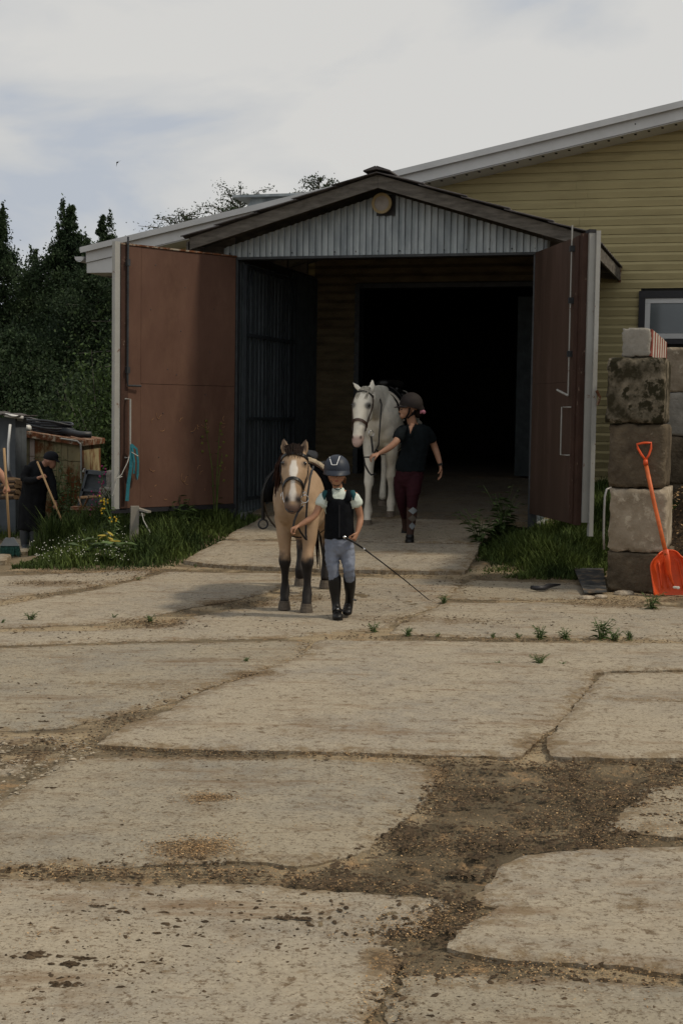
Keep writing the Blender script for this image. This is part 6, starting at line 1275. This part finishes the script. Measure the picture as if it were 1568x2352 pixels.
for sg, c in ((-1, (745, 1140)), (1, (811, 1140))): yk.loft([(*J(c[0]-sg*5, 1130.5, -.01), .030, .034), (*J(c[0], 1138, -.012), .024, .042), (*J(c[0]+sg*.5, 1149, -.014), .010, .040)], side=(1, 0, 0))
yk.tube([J(776-9, 1122, -.03), J(776, 1125, -.045), J(776+9, 1121, -.03)], .006, 6).tube([J(776, 1125, -.045), J(776.5, 1136, -.068), J(777, 1143, -.075)], .0028, 5)
blob('shoulder_yoke', yk, M_dteal, ch, .006, 1, origin=co)
vs_ = MB(); chain(vs_, [(J(778, 1146, .02), .104, .092), (J(778, 1160, .02), .112, .100), (J(779, 1190, .015), .112, .096), (J(779, 1220, .01), .118, .095), (J(779, 1236, .01), .120, .093)])
for sg, x in ((-1, 757), (1, 799)): vs_.loft([(*J(x, 1150, -.05), .030, .02), (*J(x-sg*-1, 1138, -.045), .026, .018), (*J(x-sg*-1, 1129, .01), .024, .018), (*J(x, 1140, .09), .028, .02)], side=(1, 0, 0))
blob('riding_vest', vs_, M_cloth_bk, ch, .008, 2, origin=co, disp=(.006, 14, .6))
MB().tube([J(779, 1160, -.082)-co, J(779, 1195, -.085)-co, J(779, 1234, -.085)-co], .003, 5).build('zip', M_blk, ch)
M_bre = mat('grey_breeches', (.20, .225, .285), .75, .1, 9, col2=(.15, .17, .22), bump=.35, bscale=16, stretch=(1, 1, .5))
br = MB(); chain(br, [(J(779, 1228, .01), .108, .084), (J(779, 1245, .01), .112, .088), (J(779, 1262, .01), .108, .085), (J(779, 1272, .01), .085, .07)])
chain(br, [(J(763, 1256, .01), .060, .075), (J(762.5, 1284, .0), .055, .064), (J(765, 1308, -.01), .046, .053), (J(768, 1334, .0), .041, .046)]); chain(br, [(J(796, 1256, .01), .060, .075), (J(799, 1284, .0), .055, .064), (J(801, 1306, -.03), .046, .053), (J(802.5, 1330, .02), .041, .046)])
blob('breeches', br, M_bre, ch, .008, 2, origin=co, disp=(.011, 15, 1.6))
for pts in (((765.5, 1324, 0, .047, .05), (768, 1328, 0, .052, .054), (769, 1350, .01, .048, .054), (770.5, 1375, .01, .036, .042), (772, 1395, .0, .034, .042), (774, 1406, -.03, .040, .062)), ((800.5, 1322, .0, .046, .05), (802, 1324, .02, .051, .054), (803, 1345, .06, .046, .053), (803, 1368, .12, .036, .042), (801, 1385, .17, .035, .042), (799, 1396, .17, .039, .05))):
    bt = MB(); chain(bt, [(J(x, y, d), a, b) for x, y, d, a, b in pts]); x, y, d = pts[-1][:3]
    if y > 1400: bt.ell(J(775.5, 1416, -.075)+np.array([0, 0, .0]), (.044, .075, .034), 14, 9); bt.ell(J(774, 1413, .02), (.034, .045, .034), 12, 8); bt.ell(J(776, 1424, -.09), (.042, .055, .016), 12, 6)
    else: bt.ell(J(798, 1400, .10), (.040, .060, .040), 12, 8); bt.ell(J(797, 1406, .04), (.040, .045, .028), 12, 8)
    blob('riding_boot', bt, M_lea, ch, .007, 2, origin=co)
MB().strap([J(762, 1399, -.04)-co, J(770, 1397, -.085)-co, J(776, 1400, -.09)-co, J(787, 1402, -.03)-co], (0, -1, .3), .018, .006).build('spur_strap', M_lea, ch); MB().ell(J(776, 1399, -.095)-co, (.008, .004, .007), 8, 5).build('buckle', M_chrome, ch)
MB().tube([J(802, 1376, .10)-co, J(812, 1377, .12)-co, J(817, 1379, .14)-co], .008, 6).build('spur', M_steel, ch)
M_hel = mat('navy_helmet', (.024, .031, .047), .5, .08, 6, spec=.3, bump=.02)
hl = MB(); hl.ell(J(773, 1076, .02), (.101, .118, .108), 20, 14)
he = blob('helmet', hl, M_hel, ch, .008, 2, origin=co)
# trim the lower half of the helmet
bm = bmesh.new(); bm.from_mesh(he.data); zc = (J(773, 1083.5)-co)[2]; bmesh.ops.bisect_plane(bm, geom=bm.verts[:]+bm.edges[:]+bm.faces[:], plane_co=(0, 0, zc), plane_no=(0, .10, 1), clear_inner=True); bm.to_mesh(he.data); bm.free()
V = []; n = 24
for k in range(n+1):
    a = math.pi*(1.02+.96*k/n); c = J(773, 1083.5, .02)-co; w_ = max(0, -math.sin(a)); r1 = .100; r2x = .103+.006*w_; r2y = .122+.052*w_**1.4
    V += [c+np.array([r1*math.cos(a), .117*math.sin(a), .012]), c+np.array([r2x*math.cos(a), r2y*math.sin(a), -.010-.012*w_]), c+np.array([r1*math.cos(a), .117*math.sin(a), .004]), c+np.array([r2x*math.cos(a), r2y*math.sin(a), -.016-.012*w_])]
fs = []
for k in range(n): a = 4*k; fs += [(a, a+1, a+5, a+4), (a+2, a+6, a+7, a+3), (a+1, a+3, a+7, a+5)]
MB().add(V, fs).build('peak', M_hel, ch, smooth=True)
M_sil = mat('silver_trim', (.75, .76, .76), .3, .02, 3, spec=.6)
def on_hel(x, y):                    # point on the helmet ellipsoid seen at (x, y)
    d = ray(x, y); c = J(773, 1076, .02); R = np.array([.1005, .1175, .1075]); a = np.sum((d/R)**2); b = 2*np.sum(d*(CAM-c)/R**2); cc = np.sum(((CAM-c)/R)**2)-1
    t = (-b-math.sqrt(max(b*b-4*a*cc, 0)))/(2*a); return CAM+d*t-co
hx = [(755.5+.0, 1049), (757, 1057), (759.5, 1066.5), (773, 1066), (777, 1058), (781, 1047)]
hx = [(757, 1049.5), (758.5, 1057), (761.5, 1067.5), (767, 1068), (773, 1067.5), (776.5, 1058), (780, 1048)]
MB().strap([on_hel(*p)*1.0 for p in hx], (0, -1, .3), .0055, .004).build('helmet_trim', M_sil, ch)
MB().strap([J(758, 1088, -.01)-co, J(761, 1103, -.045)-co, J(768, 1114, -.055)-co, J(776, 1115, -.055)-co, J(785, 1105, -.04)-co, J(789, 1090, -.01)-co], (0, -1, -.1), .014, .004).build('chin_strap', M_lea, ch)
hr = MB()
for k in range(16): a = rs.uniform(-1, 1); hr.tube([J(788, 1088, .03), J(791+a*2, 1098+a, .03), J(790+a*3, 1109+3*a, .035)], [.010, .008, .002], 5)
for k in range(8): a = rs.uniform(-1, 1); hr.tube([J(757, 1088, .02), J(756+a, 1098, .02), J(757+a, 1106+2*a, .03)], [.007, .006, .002], 5)
hr.build('hair', mat('auburn_hair', (.13, .06, .03), .6, .2, 40), ch, origin=co)['kind'] = 'stuff'
# whip
tip = G(993, 1384); pts = [J(791, 1233.5, -.16), J(803, 1240, -.14), J(815, 1247, -.12)]
wt = [J(840, 1264, -.10), J(880, 1294, .0), J(930, 1333, .12)]; tip2 = G(983, 1381)+np.array([0, 0, .015])
ww = thing('riding_whip', 'long thin black whip in the child\'s hand with its tip on the ground', 'whip', tuple(pts[1])); w0 = pts[1]
MB().tube([p-w0 for p in (pts[0], pts[1], pts[2], wt[0])], [.009, .0085, .008, .0065], 8).build('handle', M_lea, ww, smooth=True)
MB().tube([p-w0 for p in (wt[0], wt[1], wt[2], tip2, tip+np.array([0, 0, .01]))], [.006, .0052, .0045, .0038, .002], 6).build('shaft', M_lea, ww, smooth=True)
MB().ell(pts[0]-w0, (.013, .012, .012), 10, 7).build('knob', M_chrome, ww, smooth=True); MB().tube([J(833, 1259, -.103)-w0, J(837, 1262, -.101)-w0], .009, 8).build('ferrule', M_chrome, ww)

# ---------------- woman
YW = 15.75
J = lambda x, y, dy=0.: P(x, y, YW+dy)
wo = thing('person', 'woman in a dark polo shirt and burgundy breeches walking beside the white horse', 'person', tuple(G(940, 1246))); co = np.array(wo.location)
mb = MB()
mb.ell(J(944, 926, .02), (.090, .085, .105), 16, 12); mb.ell(J(932, 943, .0), (.070, .062, .080), 14, 10); mb.ell(J(926, 955, -.005), (.042, .040, .036), 12, 8)
mb.ell(J(918.5, 946, -.01), (.018, .012, .013), 8, 6); mb.ell(J(920, 940, -.01), (.014, .011, .018), 8, 6); mb.ell(J(921, 953.5, -.01), (.014, .018, .009), 8, 6); mb.ell(J(924, 935, -.01), (.03, .04, .012), 8, 6); mb.ell(J(948, 944, -.07), (.012, .010, .022), 8, 6)
mb.tube([J(942, 955, .02), J(949, 982, .04)], [.050, .055], 12)
chain(mb, [(J(950, 978, .03), .08, .06), (J(952, 988, .03), .14, .07), (J(953, 1010, .02), .13, .08), (J(951, 1045, .02), .10, .07), (J(942, 1085, .02), .12, .09), (J(938, 1100, .02), .10, .08)])
chain(mb, [(J(921, 990, -.02), .046, .046), (J(915, 1004, -.10), .040, .044), (J(906, 1018, -.17), .034, .038), (J(888, 1032, -.20), .034, .034), (J(869, 1042, -.22), .023, .021)], side=(0, 1, 0))
hand(mb, J(869, 1042, -.22), J(855, 1047, -.24)-J(869, 1042, -.22), np.array([.1, .3, -1.]), 1, .165, (.6, .8, .6))
chain(mb, [(J(982, 992, .05), .038, .038), (J(990, 1006, .07), .038, .040), (J(998, 1028, .10), .034, .038), (J(1005, 1048, .08), .032, .034), (J(1011, 1068, .05), .023, .024)], side=(0, 1, 0))
hand(mb, J(1011, 1070, .05), J(1013, 1098, .04)-J(1011, 1070, .05), np.array([-1., -.1, .0]), -1, .17, (.25, .35, .25))
for pts in (((922, 1098, .05, .068), (921, 1130, .06, .060), (924, 1158, .10, .044), (928, 1172, .17, .030)), ((952, 1098, 0, .068), (949, 1130, -.05, .060), (946, 1155, -.08, .044), (945, 1175, -.08, .036))):
    chain(mb, [(J(x, y, d), r, r) for x, y, d, r in pts])
tw = (.36, .20, .13)
blob('body', mb, M_skin, wo, .0060, 2, skincol(tw, [(J(918, 954, -.01), (.014, .02, .008), (.30, .10, .08), .7)]), origin=co)
MB().ell(J(921.5, 940.5, -.045)-co, (.010, .008, .007), 8, 6).build('eye', M_eye, wo, smooth=True)
M_polo = mat('dark_polo', (.0055, .0085, .0105), .9, .1, 12, bump=.3, bscale=14)
sh = MB(); chain(sh, [(J(950, 981, .03), .10, .075), (J(952, 989, .03), .165, .095), (J(953, 1010, .02), .168, .115), (J(951, 1040, .02), .148, .105), (J(943, 1068, .02), .165, .118), (J(942, 1082, .02), .170, .125)])
chain(sh, [(J(930, 987, .0), .062, .062), (J(919, 994, -.04), .064, .064), (J(915, 1004, -.10), .060, .062), (J(912, 1009, -.12), .056, .058)], side=(0, 1, 0)); chain(sh, [(J(975, 988, .04), .060, .06), (J(986, 998, .05), .060, .06), (J(993, 1012, .08), .055, .058)], side=(0, 1, 0))
blob('polo_shirt', sh, M_polo, wo, .010, 3, origin=co, disp=(.014, 10, .7))
nk = MB(); nk.ell(J(945.5, 978, -.035), (.030, .022, .030), 10, 7); nk.loft([(*J(943, 980, -.058), .026, .012), (*J(941.5, 990, -.082), .017, .010), (*J(940.5, 999, -.10), .004, .006)], side=(1, 0, 0))
blob('neck_opening', nk, M_skin, wo, .006, 1, skincol(tw), origin=co)
MB().strap([J(936, 975, -.03)-co, J(938.5, 988, -.085)-co, J(940, 1001, -.105)-co], (-.2, -1, 0), .018, .008).build('collar', M_polo, wo); MB().strap([J(955, 973, -.03)-co, J(948.5, 986, -.085)-co, J(942, 1001, -.105)-co], (.2, -1, 0), .018, .008).build('collar', M_polo, wo)
M_bur = mat('burgundy_breeches', (.030, .0075, .0115), .8, .12, 9, bump=.2, bscale=14)
br = MB(); chain(br, [(J(943, 1074, .02), .150, .108), (J(940, 1090, .02), .160, .122), (J(938, 1106, .02), .150, .112), (J(938, 1118, .02), .11, .09)])
chain(br, [(J(922, 1096, .05), .088, .105), (J(921, 1130, .06), .078, .088), (J(924, 1158, .10), .060, .066), (J(930, 1185, .24), .050, .054)]); chain(br, [(J(952, 1096, .0), .090, .105), (J(949, 1130, -.05), .080, .090), (J(946, 1152, -.08), .062, .068), (J(946, 1166, -.08), .056, .060)])
blob('breeches', br, M_bur, wo, .010, 3, origin=co, disp=(.010, 11, 1.4))
M_sb = mat('brown_sock', (.060, .035, .028), .9); M_sg = mat('grey_sock_diamond', (.20, .22, .235), .9); M_st = mat('taupe_sock_diamond', (.10, .085, .07), .9)
sk = MB(); chain(sk, [(J(946, 1162, -.08), .057, .060), (J(945, 1180, -.08), .060, .062), (J(943.5, 1200, -.08), .050, .052), (J(941.5, 1222, -.09), .042, .044), (J(941, 1232, -.10), .042, .046)])
so4 = blob('sock', sk, M_sb, wo, .009, 2, origin=co)
sk = MB(); chain(sk, [(J(927, 1172, .17), .052, .055), (J(931, 1195, .30), .046, .048), (J(931, 1218, .37), .040, .042)]); blob('sock', sk, M_sb, wo, .009, 2, origin=co)
for i, (yc, hw, m) in enumerate(((1171, 11, M_sg), (1189, 10.5, M_st), (1206, 8.5, M_sg))):
    c = lambda x, y: np.array([J(x, y)[0], YW-.08-math.sqrt(max(.0001, (.063-.0009*(yc-1171)*.3)**2-(J(x, y)[0]-J(945, y)[0])**2*.98))-.004, J(x, y)[2]])-co
    x0 = 946.5-i*1.0; gx = []; 
    V = []; 
    for u in np.linspace(-1, 1, 7):
        for sg in (-1, 1): V.append(c(x0+u*hw, yc+sg*8.5*(1-abs(u))))
    fs = [(2*k, 2*k+1, 2*k+3, 2*k+2) for k in range(6)]
    MB().add(V, fs).build('sock_diamond', m, so4)
bt = MB(); chain(bt, [(J(941, 1228, -.10), .046, .050), (J(941, 1238, -.10), .048, .056)]); bt.ell(J(940, 1243, -.19), (.052, .10, .040), 14, 9); bt.ell(J(941, 1242, -.06), (.042, .06, .040), 12, 8); blob('boot', bt, M_lea, wo, .008, 2, origin=co)
bt = MB(); chain(bt, [(J(931, 1213, .37), .044, .046), (J(930, 1222, .38), .046, .052)]); bt.ell(J(921, 1231, .36), (.085, .055, .034), 14, 9); bt.ell(J(934, 1225, .42), (.05, .05, .045), 12, 8); blob('boot', bt, M_lea, wo, .008, 2, origin=co)
M_hb = mat('brown_black_helmet', (.020, .015, .014), .75, .15, 10, spec=.25, bump=.1, bscale=60)
hl = MB(); hl.ell(J(944, 929, .02), (.132, .125, .135), 20, 14); hl.ell(J(955, 940, .03), (.095, .10, .075), 14, 10)
he = blob('helmet', hl, M_hb, wo, .010, 2, origin=co); bm = bmesh.new(); bm.from_mesh(he.data); zc = (J(940, 935.5)-co)[2]
bmesh.ops.bisect_plane(bm, geom=bm.verts[:]+bm.edges[:]+bm.faces[:], plane_co=((J(940, 935.5)-co)[0], 0, zc), plane_no=(.22, 0, 1), clear_inner=True); bm.to_mesh(he.data); bm.free()
V = []
for k in range(17):
    a = math.pi*(.62+.76*k/16); c = J(944, 934.5, .02)-co; w_ = max(0, -math.cos(a)); V += [c+np.array([.126*math.cos(a), .122*math.sin(a), .012]), c+np.array([(.135+.055*w_**2)*math.cos(a), .13*math.sin(a), -.004]), c+np.array([(.135+.055*w_**2)*math.cos(a), .13*math.sin(a), -.011]), c+np.array([.126*math.cos(a), .122*math.sin(a), -.002])]
fs = []
for k in range(16): a = 4*k; fs += [(a, a+4, a+5, a+1), (a+1, a+5, a+6, a+2), (a+2, a+6, a+7, a+3)]
MB().add(V, fs).build('peak', M_hb, wo, smooth=True)
MB().strap([J(941, 936, -.09)-co, J(938, 950, -.07)-co, J(931, 961, -.045)-co, J(924, 962, -.01)-co], (-.2, -1, 0), .018, .005).build('chin_strap', M_cloth_bk, wo); MB().strap([J(953, 941, -.09)-co, J(945, 953, -.075)-co, J(935, 961, -.05)-co], (0, -1, 0), .016, .005).build('chin_strap', M_cloth_bk, wo)
hr = MB(); hr.ell(J(960, 948, .03), (.05, .06, .06), 10, 7); blob('hair', hr, M_dhair, wo, .01, 1, origin=co)
hr = MB()
for k in range(9): a = k*.7; hr.ell(J(969, 947, .0)+np.array([.024*math.cos(a), .024*math.sin(a), .012*math.sin(a*1.7)]), (.017, .017, .02), 8, 6)
blob('scrunchie', hr, mat('pink_scrunchie', (.50, .20, .27), .9), wo, .006, 1, origin=co)
MB().tube([J(1009.2, 1064, .05)-co+np.array([.0, .0, 0]), J(1010.6, 1069, .05)-co], .0285, 12).build('watch_strap', M_lea, wo); MB().ell(J(1014.5, 1066.5, .03)-co, (.008, .02, .02), 8, 6).build('watch_face', M_steel, wo)

# ---------------- sweeping man
YM = 20.9
J = lambda x, y, dy=0.: P(x, y, YM+dy)
ma = thing('person', 'man in black cap and long black work coat bending over a broom', 'person', tuple(G(68, 1263))); co = np.array(ma.location)
mb = MB(); mb.ell(J(116, 1056, .0), (.095, .082, .095), 14, 10); mb.ell(J(121, 1064, .0), (.062, .06, .070), 12, 8); mb.ell(J(127, 1067, -.01), (.020, .014, .016), 8, 6); mb.ell(J(121, 1071, .0), (.045, .045, .035), 10, 7); mb.ell(J(111, 1060, -.075), (.014, .01, .024), 8, 6)
mb.tube([J(110, 1062, .02), J(97, 1072, .03)], [.056, .065], 10)
chain(mb, [(J(99, 1070, .03), .07, .07), (J(90, 1080, .03), .17, .11), (J(83, 1105, .03), .19, .13), (J(76, 1140, .03), .16, .13), (J(74, 1160, .03), .17, .13)])
chain(mb, [(J(68, 1079, -.06), .050, .050), (J(58, 1102, -.14), .046, .048), (J(78, 1103, -.26), .038, .038), (J(91, 1097, -.30), .028, .026)], side=(0, 1, 0)); hand(mb, J(91, 1097, -.30), J(101, 1092, -.31)-J(91, 1097, -.30), np.array([.3, .1, -1.]), -1, .18, (1.1, 1.2, .8))
chain(mb, [(J(112, 1080, .05), .055, .055), (J(121, 1105, .0), .046, .048), (J(124, 1130, -.08), .038, .04), (J(127, 1150, -.12), .028, .028)], side=(0, 1, 0)); hand(mb, J(127, 1150, -.12), J(131, 1162, -.13)-J(127, 1150, -.12), np.array([-.6, -.2, -.3]), 1, .18, (1.0, 1.2, .8))
for x in (60, 80): chain(mb, [(J(x+4, 1160, .03), .09, .1), (J(x+1, 1200, .02), .065, .07), (J(x-1, 1230, .02), .055, .06), (J(x-1, 1255, .02), .04, .045)])
blob('body', mb, M_skin, ma, .0085, 2, skincol((.36, .19, .13)), origin=co)
M_wk = mat('black_workwear', (.011, .012, .014), .9, .15, 9, bump=.3, bscale=10)
sh = MB(); chain(sh, [(J(100, 1069, .03), .075, .08), (J(92, 1076, .03), .17, .125), (J(85, 1098, .03), .215, .16), (J(79, 1130, .03), .195, .16), (J(74, 1160, .03), .205, .155), (J(72, 1195, .03), .20, .14), (J(71, 1216, .03), .195, .13)])
chain(sh, [(J(68, 1075, -.06), .075, .075), (J(57, 1100, -.14), .062, .062), (J(76, 1104, -.25), .052, .05), (J(89, 1099, -.29), .040, .04)], side=(0, 1, 0)); chain(sh, [(J(108, 1076, .04), .07, .07), (J(119, 1102, .0), .060, .062), (J(124, 1130, -.08), .050, .052), (J(127, 1148, -.12), .042, .042)], side=(0, 1, 0))
blob('work_coat', sh, M_wk, ma, .013, 2, origin=co, disp=(.02, 7, .6))
M_rub = mat('grey_rubber_boot', (.035, .042, .052), .5, .1, 6)
for x in (57.5, 79): 
    bt = MB(); chain(bt, [(J(x, 1212, .02), .082, .085), (J(x+.5, 1235, .02), .072, .078), (J(x+.5, 1254, .02), .058, .066)]); bt.ell(J(x+4, 1259, -.06), (.075, .11, .038), 12, 8); blob('rubber_boot', bt, M_rub, ma, .012, 2, origin=co)
cp = MB(); cp.ell(J(118, 1049, .0), (.112, .10, .085), 16, 10); cp.loft([(*J(126, 1052, .0), .085, .02), (*J(137, 1062, .0), .06, .012)], side=(0, 1, 0)); cp.ell(J(103, 1050, .02), (.03, .02, .015), 8, 5); blob('cap', cp, mat('black_cap', (.02, .021, .026), .85, .1, 20), ma, .010, 2, origin=co)
M_hand = mat('wooden_handle', (.42, .28, .15), .6, .12, 8, bump=.1, stretch=(1, 1, .2)); M_bris = mat('green_bristles', (.02, .065, .055), .7, .3, 60, island=.4)
def broom(label, a, b, head_c, hd, wd):
    t = thing('broom', label, 'broom', tuple(head_c)); c = np.array(head_c); MB().tube([a-c, (a+b)/2-c, b-c], .0145, 10).build('handle', M_hand, t, smooth=True)
    hd = unit(hd); up = np.array([0, 0, 1.]); ac = np.cross(hd, up); q = lambda x, y, z: hd*x+ac*y+up*z
    MB().hexa([q(-wd, -.035, .0), q(wd, -.035, .0), q(wd, .035, .0), q(-wd, .035, .0), q(-wd*.45, -.022, .09), q(wd*.45, -.022, .09), q(wd*.45, .022, .09), q(-wd*.45, .022, .09)]).build('head', M_cr, t)
    V = []; n = 420; rx = rng.uniform(-1, 1, n); ry = rng.uniform(-1, 1, n); l_ = rng.uniform(.09, .125, n)
    for k in range(n):
        p0 = q(rx[k]*wd*.97, ry[k]*.03, .0); p1 = q(rx[k]*wd*1.12+rng.normal()*.008, ry[k]*.055+rng.normal()*.006, -l_[k]); V += [p0-hd*.0025, p0+hd*.0025, p1+hd*.0012, p1-hd*.0012]
    rawmesh('bristles', np.array(V), np.arange(4*n).reshape(-1, 4), M_bris, parent=t)['kind'] = 'stuff'; return t
hc_ = P(160, 1222, 20.4); hc_[2] = g(hc_[0], 20.4)+.12; broom('broom with a wooden handle in the sweeping man\'s hands', J(86, 1060, -.34), hc_+np.array([0, 0, .07]), hc_, (1, .3, 0), .16)
hc2 = P(23, 1257, 16.0); hc2[2] = max(hc2[2], g(hc2[0], 16.0)+.12); broom('green bristled broom held upright at the left edge of the photo', P(10, 1029, 15.95), hc2+np.array([0, 0, .07]), hc2, (1, .1, 0), .105)
# ---------------- person cut by the left edge
YP = 16.15
J = lambda x, y, dy=0.: P(x, y, YP+dy)
pe = thing('person', 'forearm and fist of a person cut off by the left edge, holding an upright broom', 'person', tuple(G(-45, 1280))); co = np.array(pe.location)
mb = MB(); mb.ell(J(-60, 960), (.085, .10, .12), 14, 10); mb.tube([J(-60, 975), J(-60, 1000)], .055, 10)
chain(mb, [(J(-60, 995), .12, .07), (J(-60, 1010), .2, .11), (J(-60, 1060), .17, .12), (J(-60, 1110), .15, .11), (J(-60, 1130), .17, .12)])
chain(mb, [(J(-28, 1012), .055, .055), (J(-22, 1060), .048, .05), (J(-8, 1077, -.05), .042, .044), (J(5, 1092, -.10), .040, .040), (J(15, 1112, -.14), .027, .030)], side=(0, 1, 0)); hand(mb, J(15, 1112, -.14), J(20, 1128, -.16)-J(15, 1112, -.14), np.array([-.5, .1, -.3]), -1, .18, (1.1, 1.3, .9))
chain(mb, [(J(-92, 1012), .055, .055), (J(-98, 1060), .046, .05), (J(-92, 1110, -.1), .028, .03)], side=(0, 1, 0))
for x in (-75, -48): chain(mb, [(J(x, 1130), .09, .1), (J(x, 1190), .07, .075), (J(x, 1250), .05, .055), (J(x, 1272), .045, .06)])
blob('body', mb, M_skin, pe, .0085, 2, skincol((.38, .20, .13)), origin=co)
sh = MB(); chain(sh, [(J(-60, 1000), .14, .08), (J(-60, 1012), .22, .13), (J(-60, 1060), .20, .14), (J(-60, 1125), .19, .14)]); chain(sh, [(J(-32, 1012), .07, .07), (J(-27, 1040), .065, .065)], side=(0, 1, 0)); blob('shirt', sh, M_wk, pe, .013, 2, origin=co)
tr = MB()
for x in (-75, -48): chain(tr, [(J(x, 1115), .11, .12), (J(x, 1190), .09, .09), (J(x, 1262), .075, .08)])
blob('trousers', tr, M_rub, pe, .013, 2, origin=co)
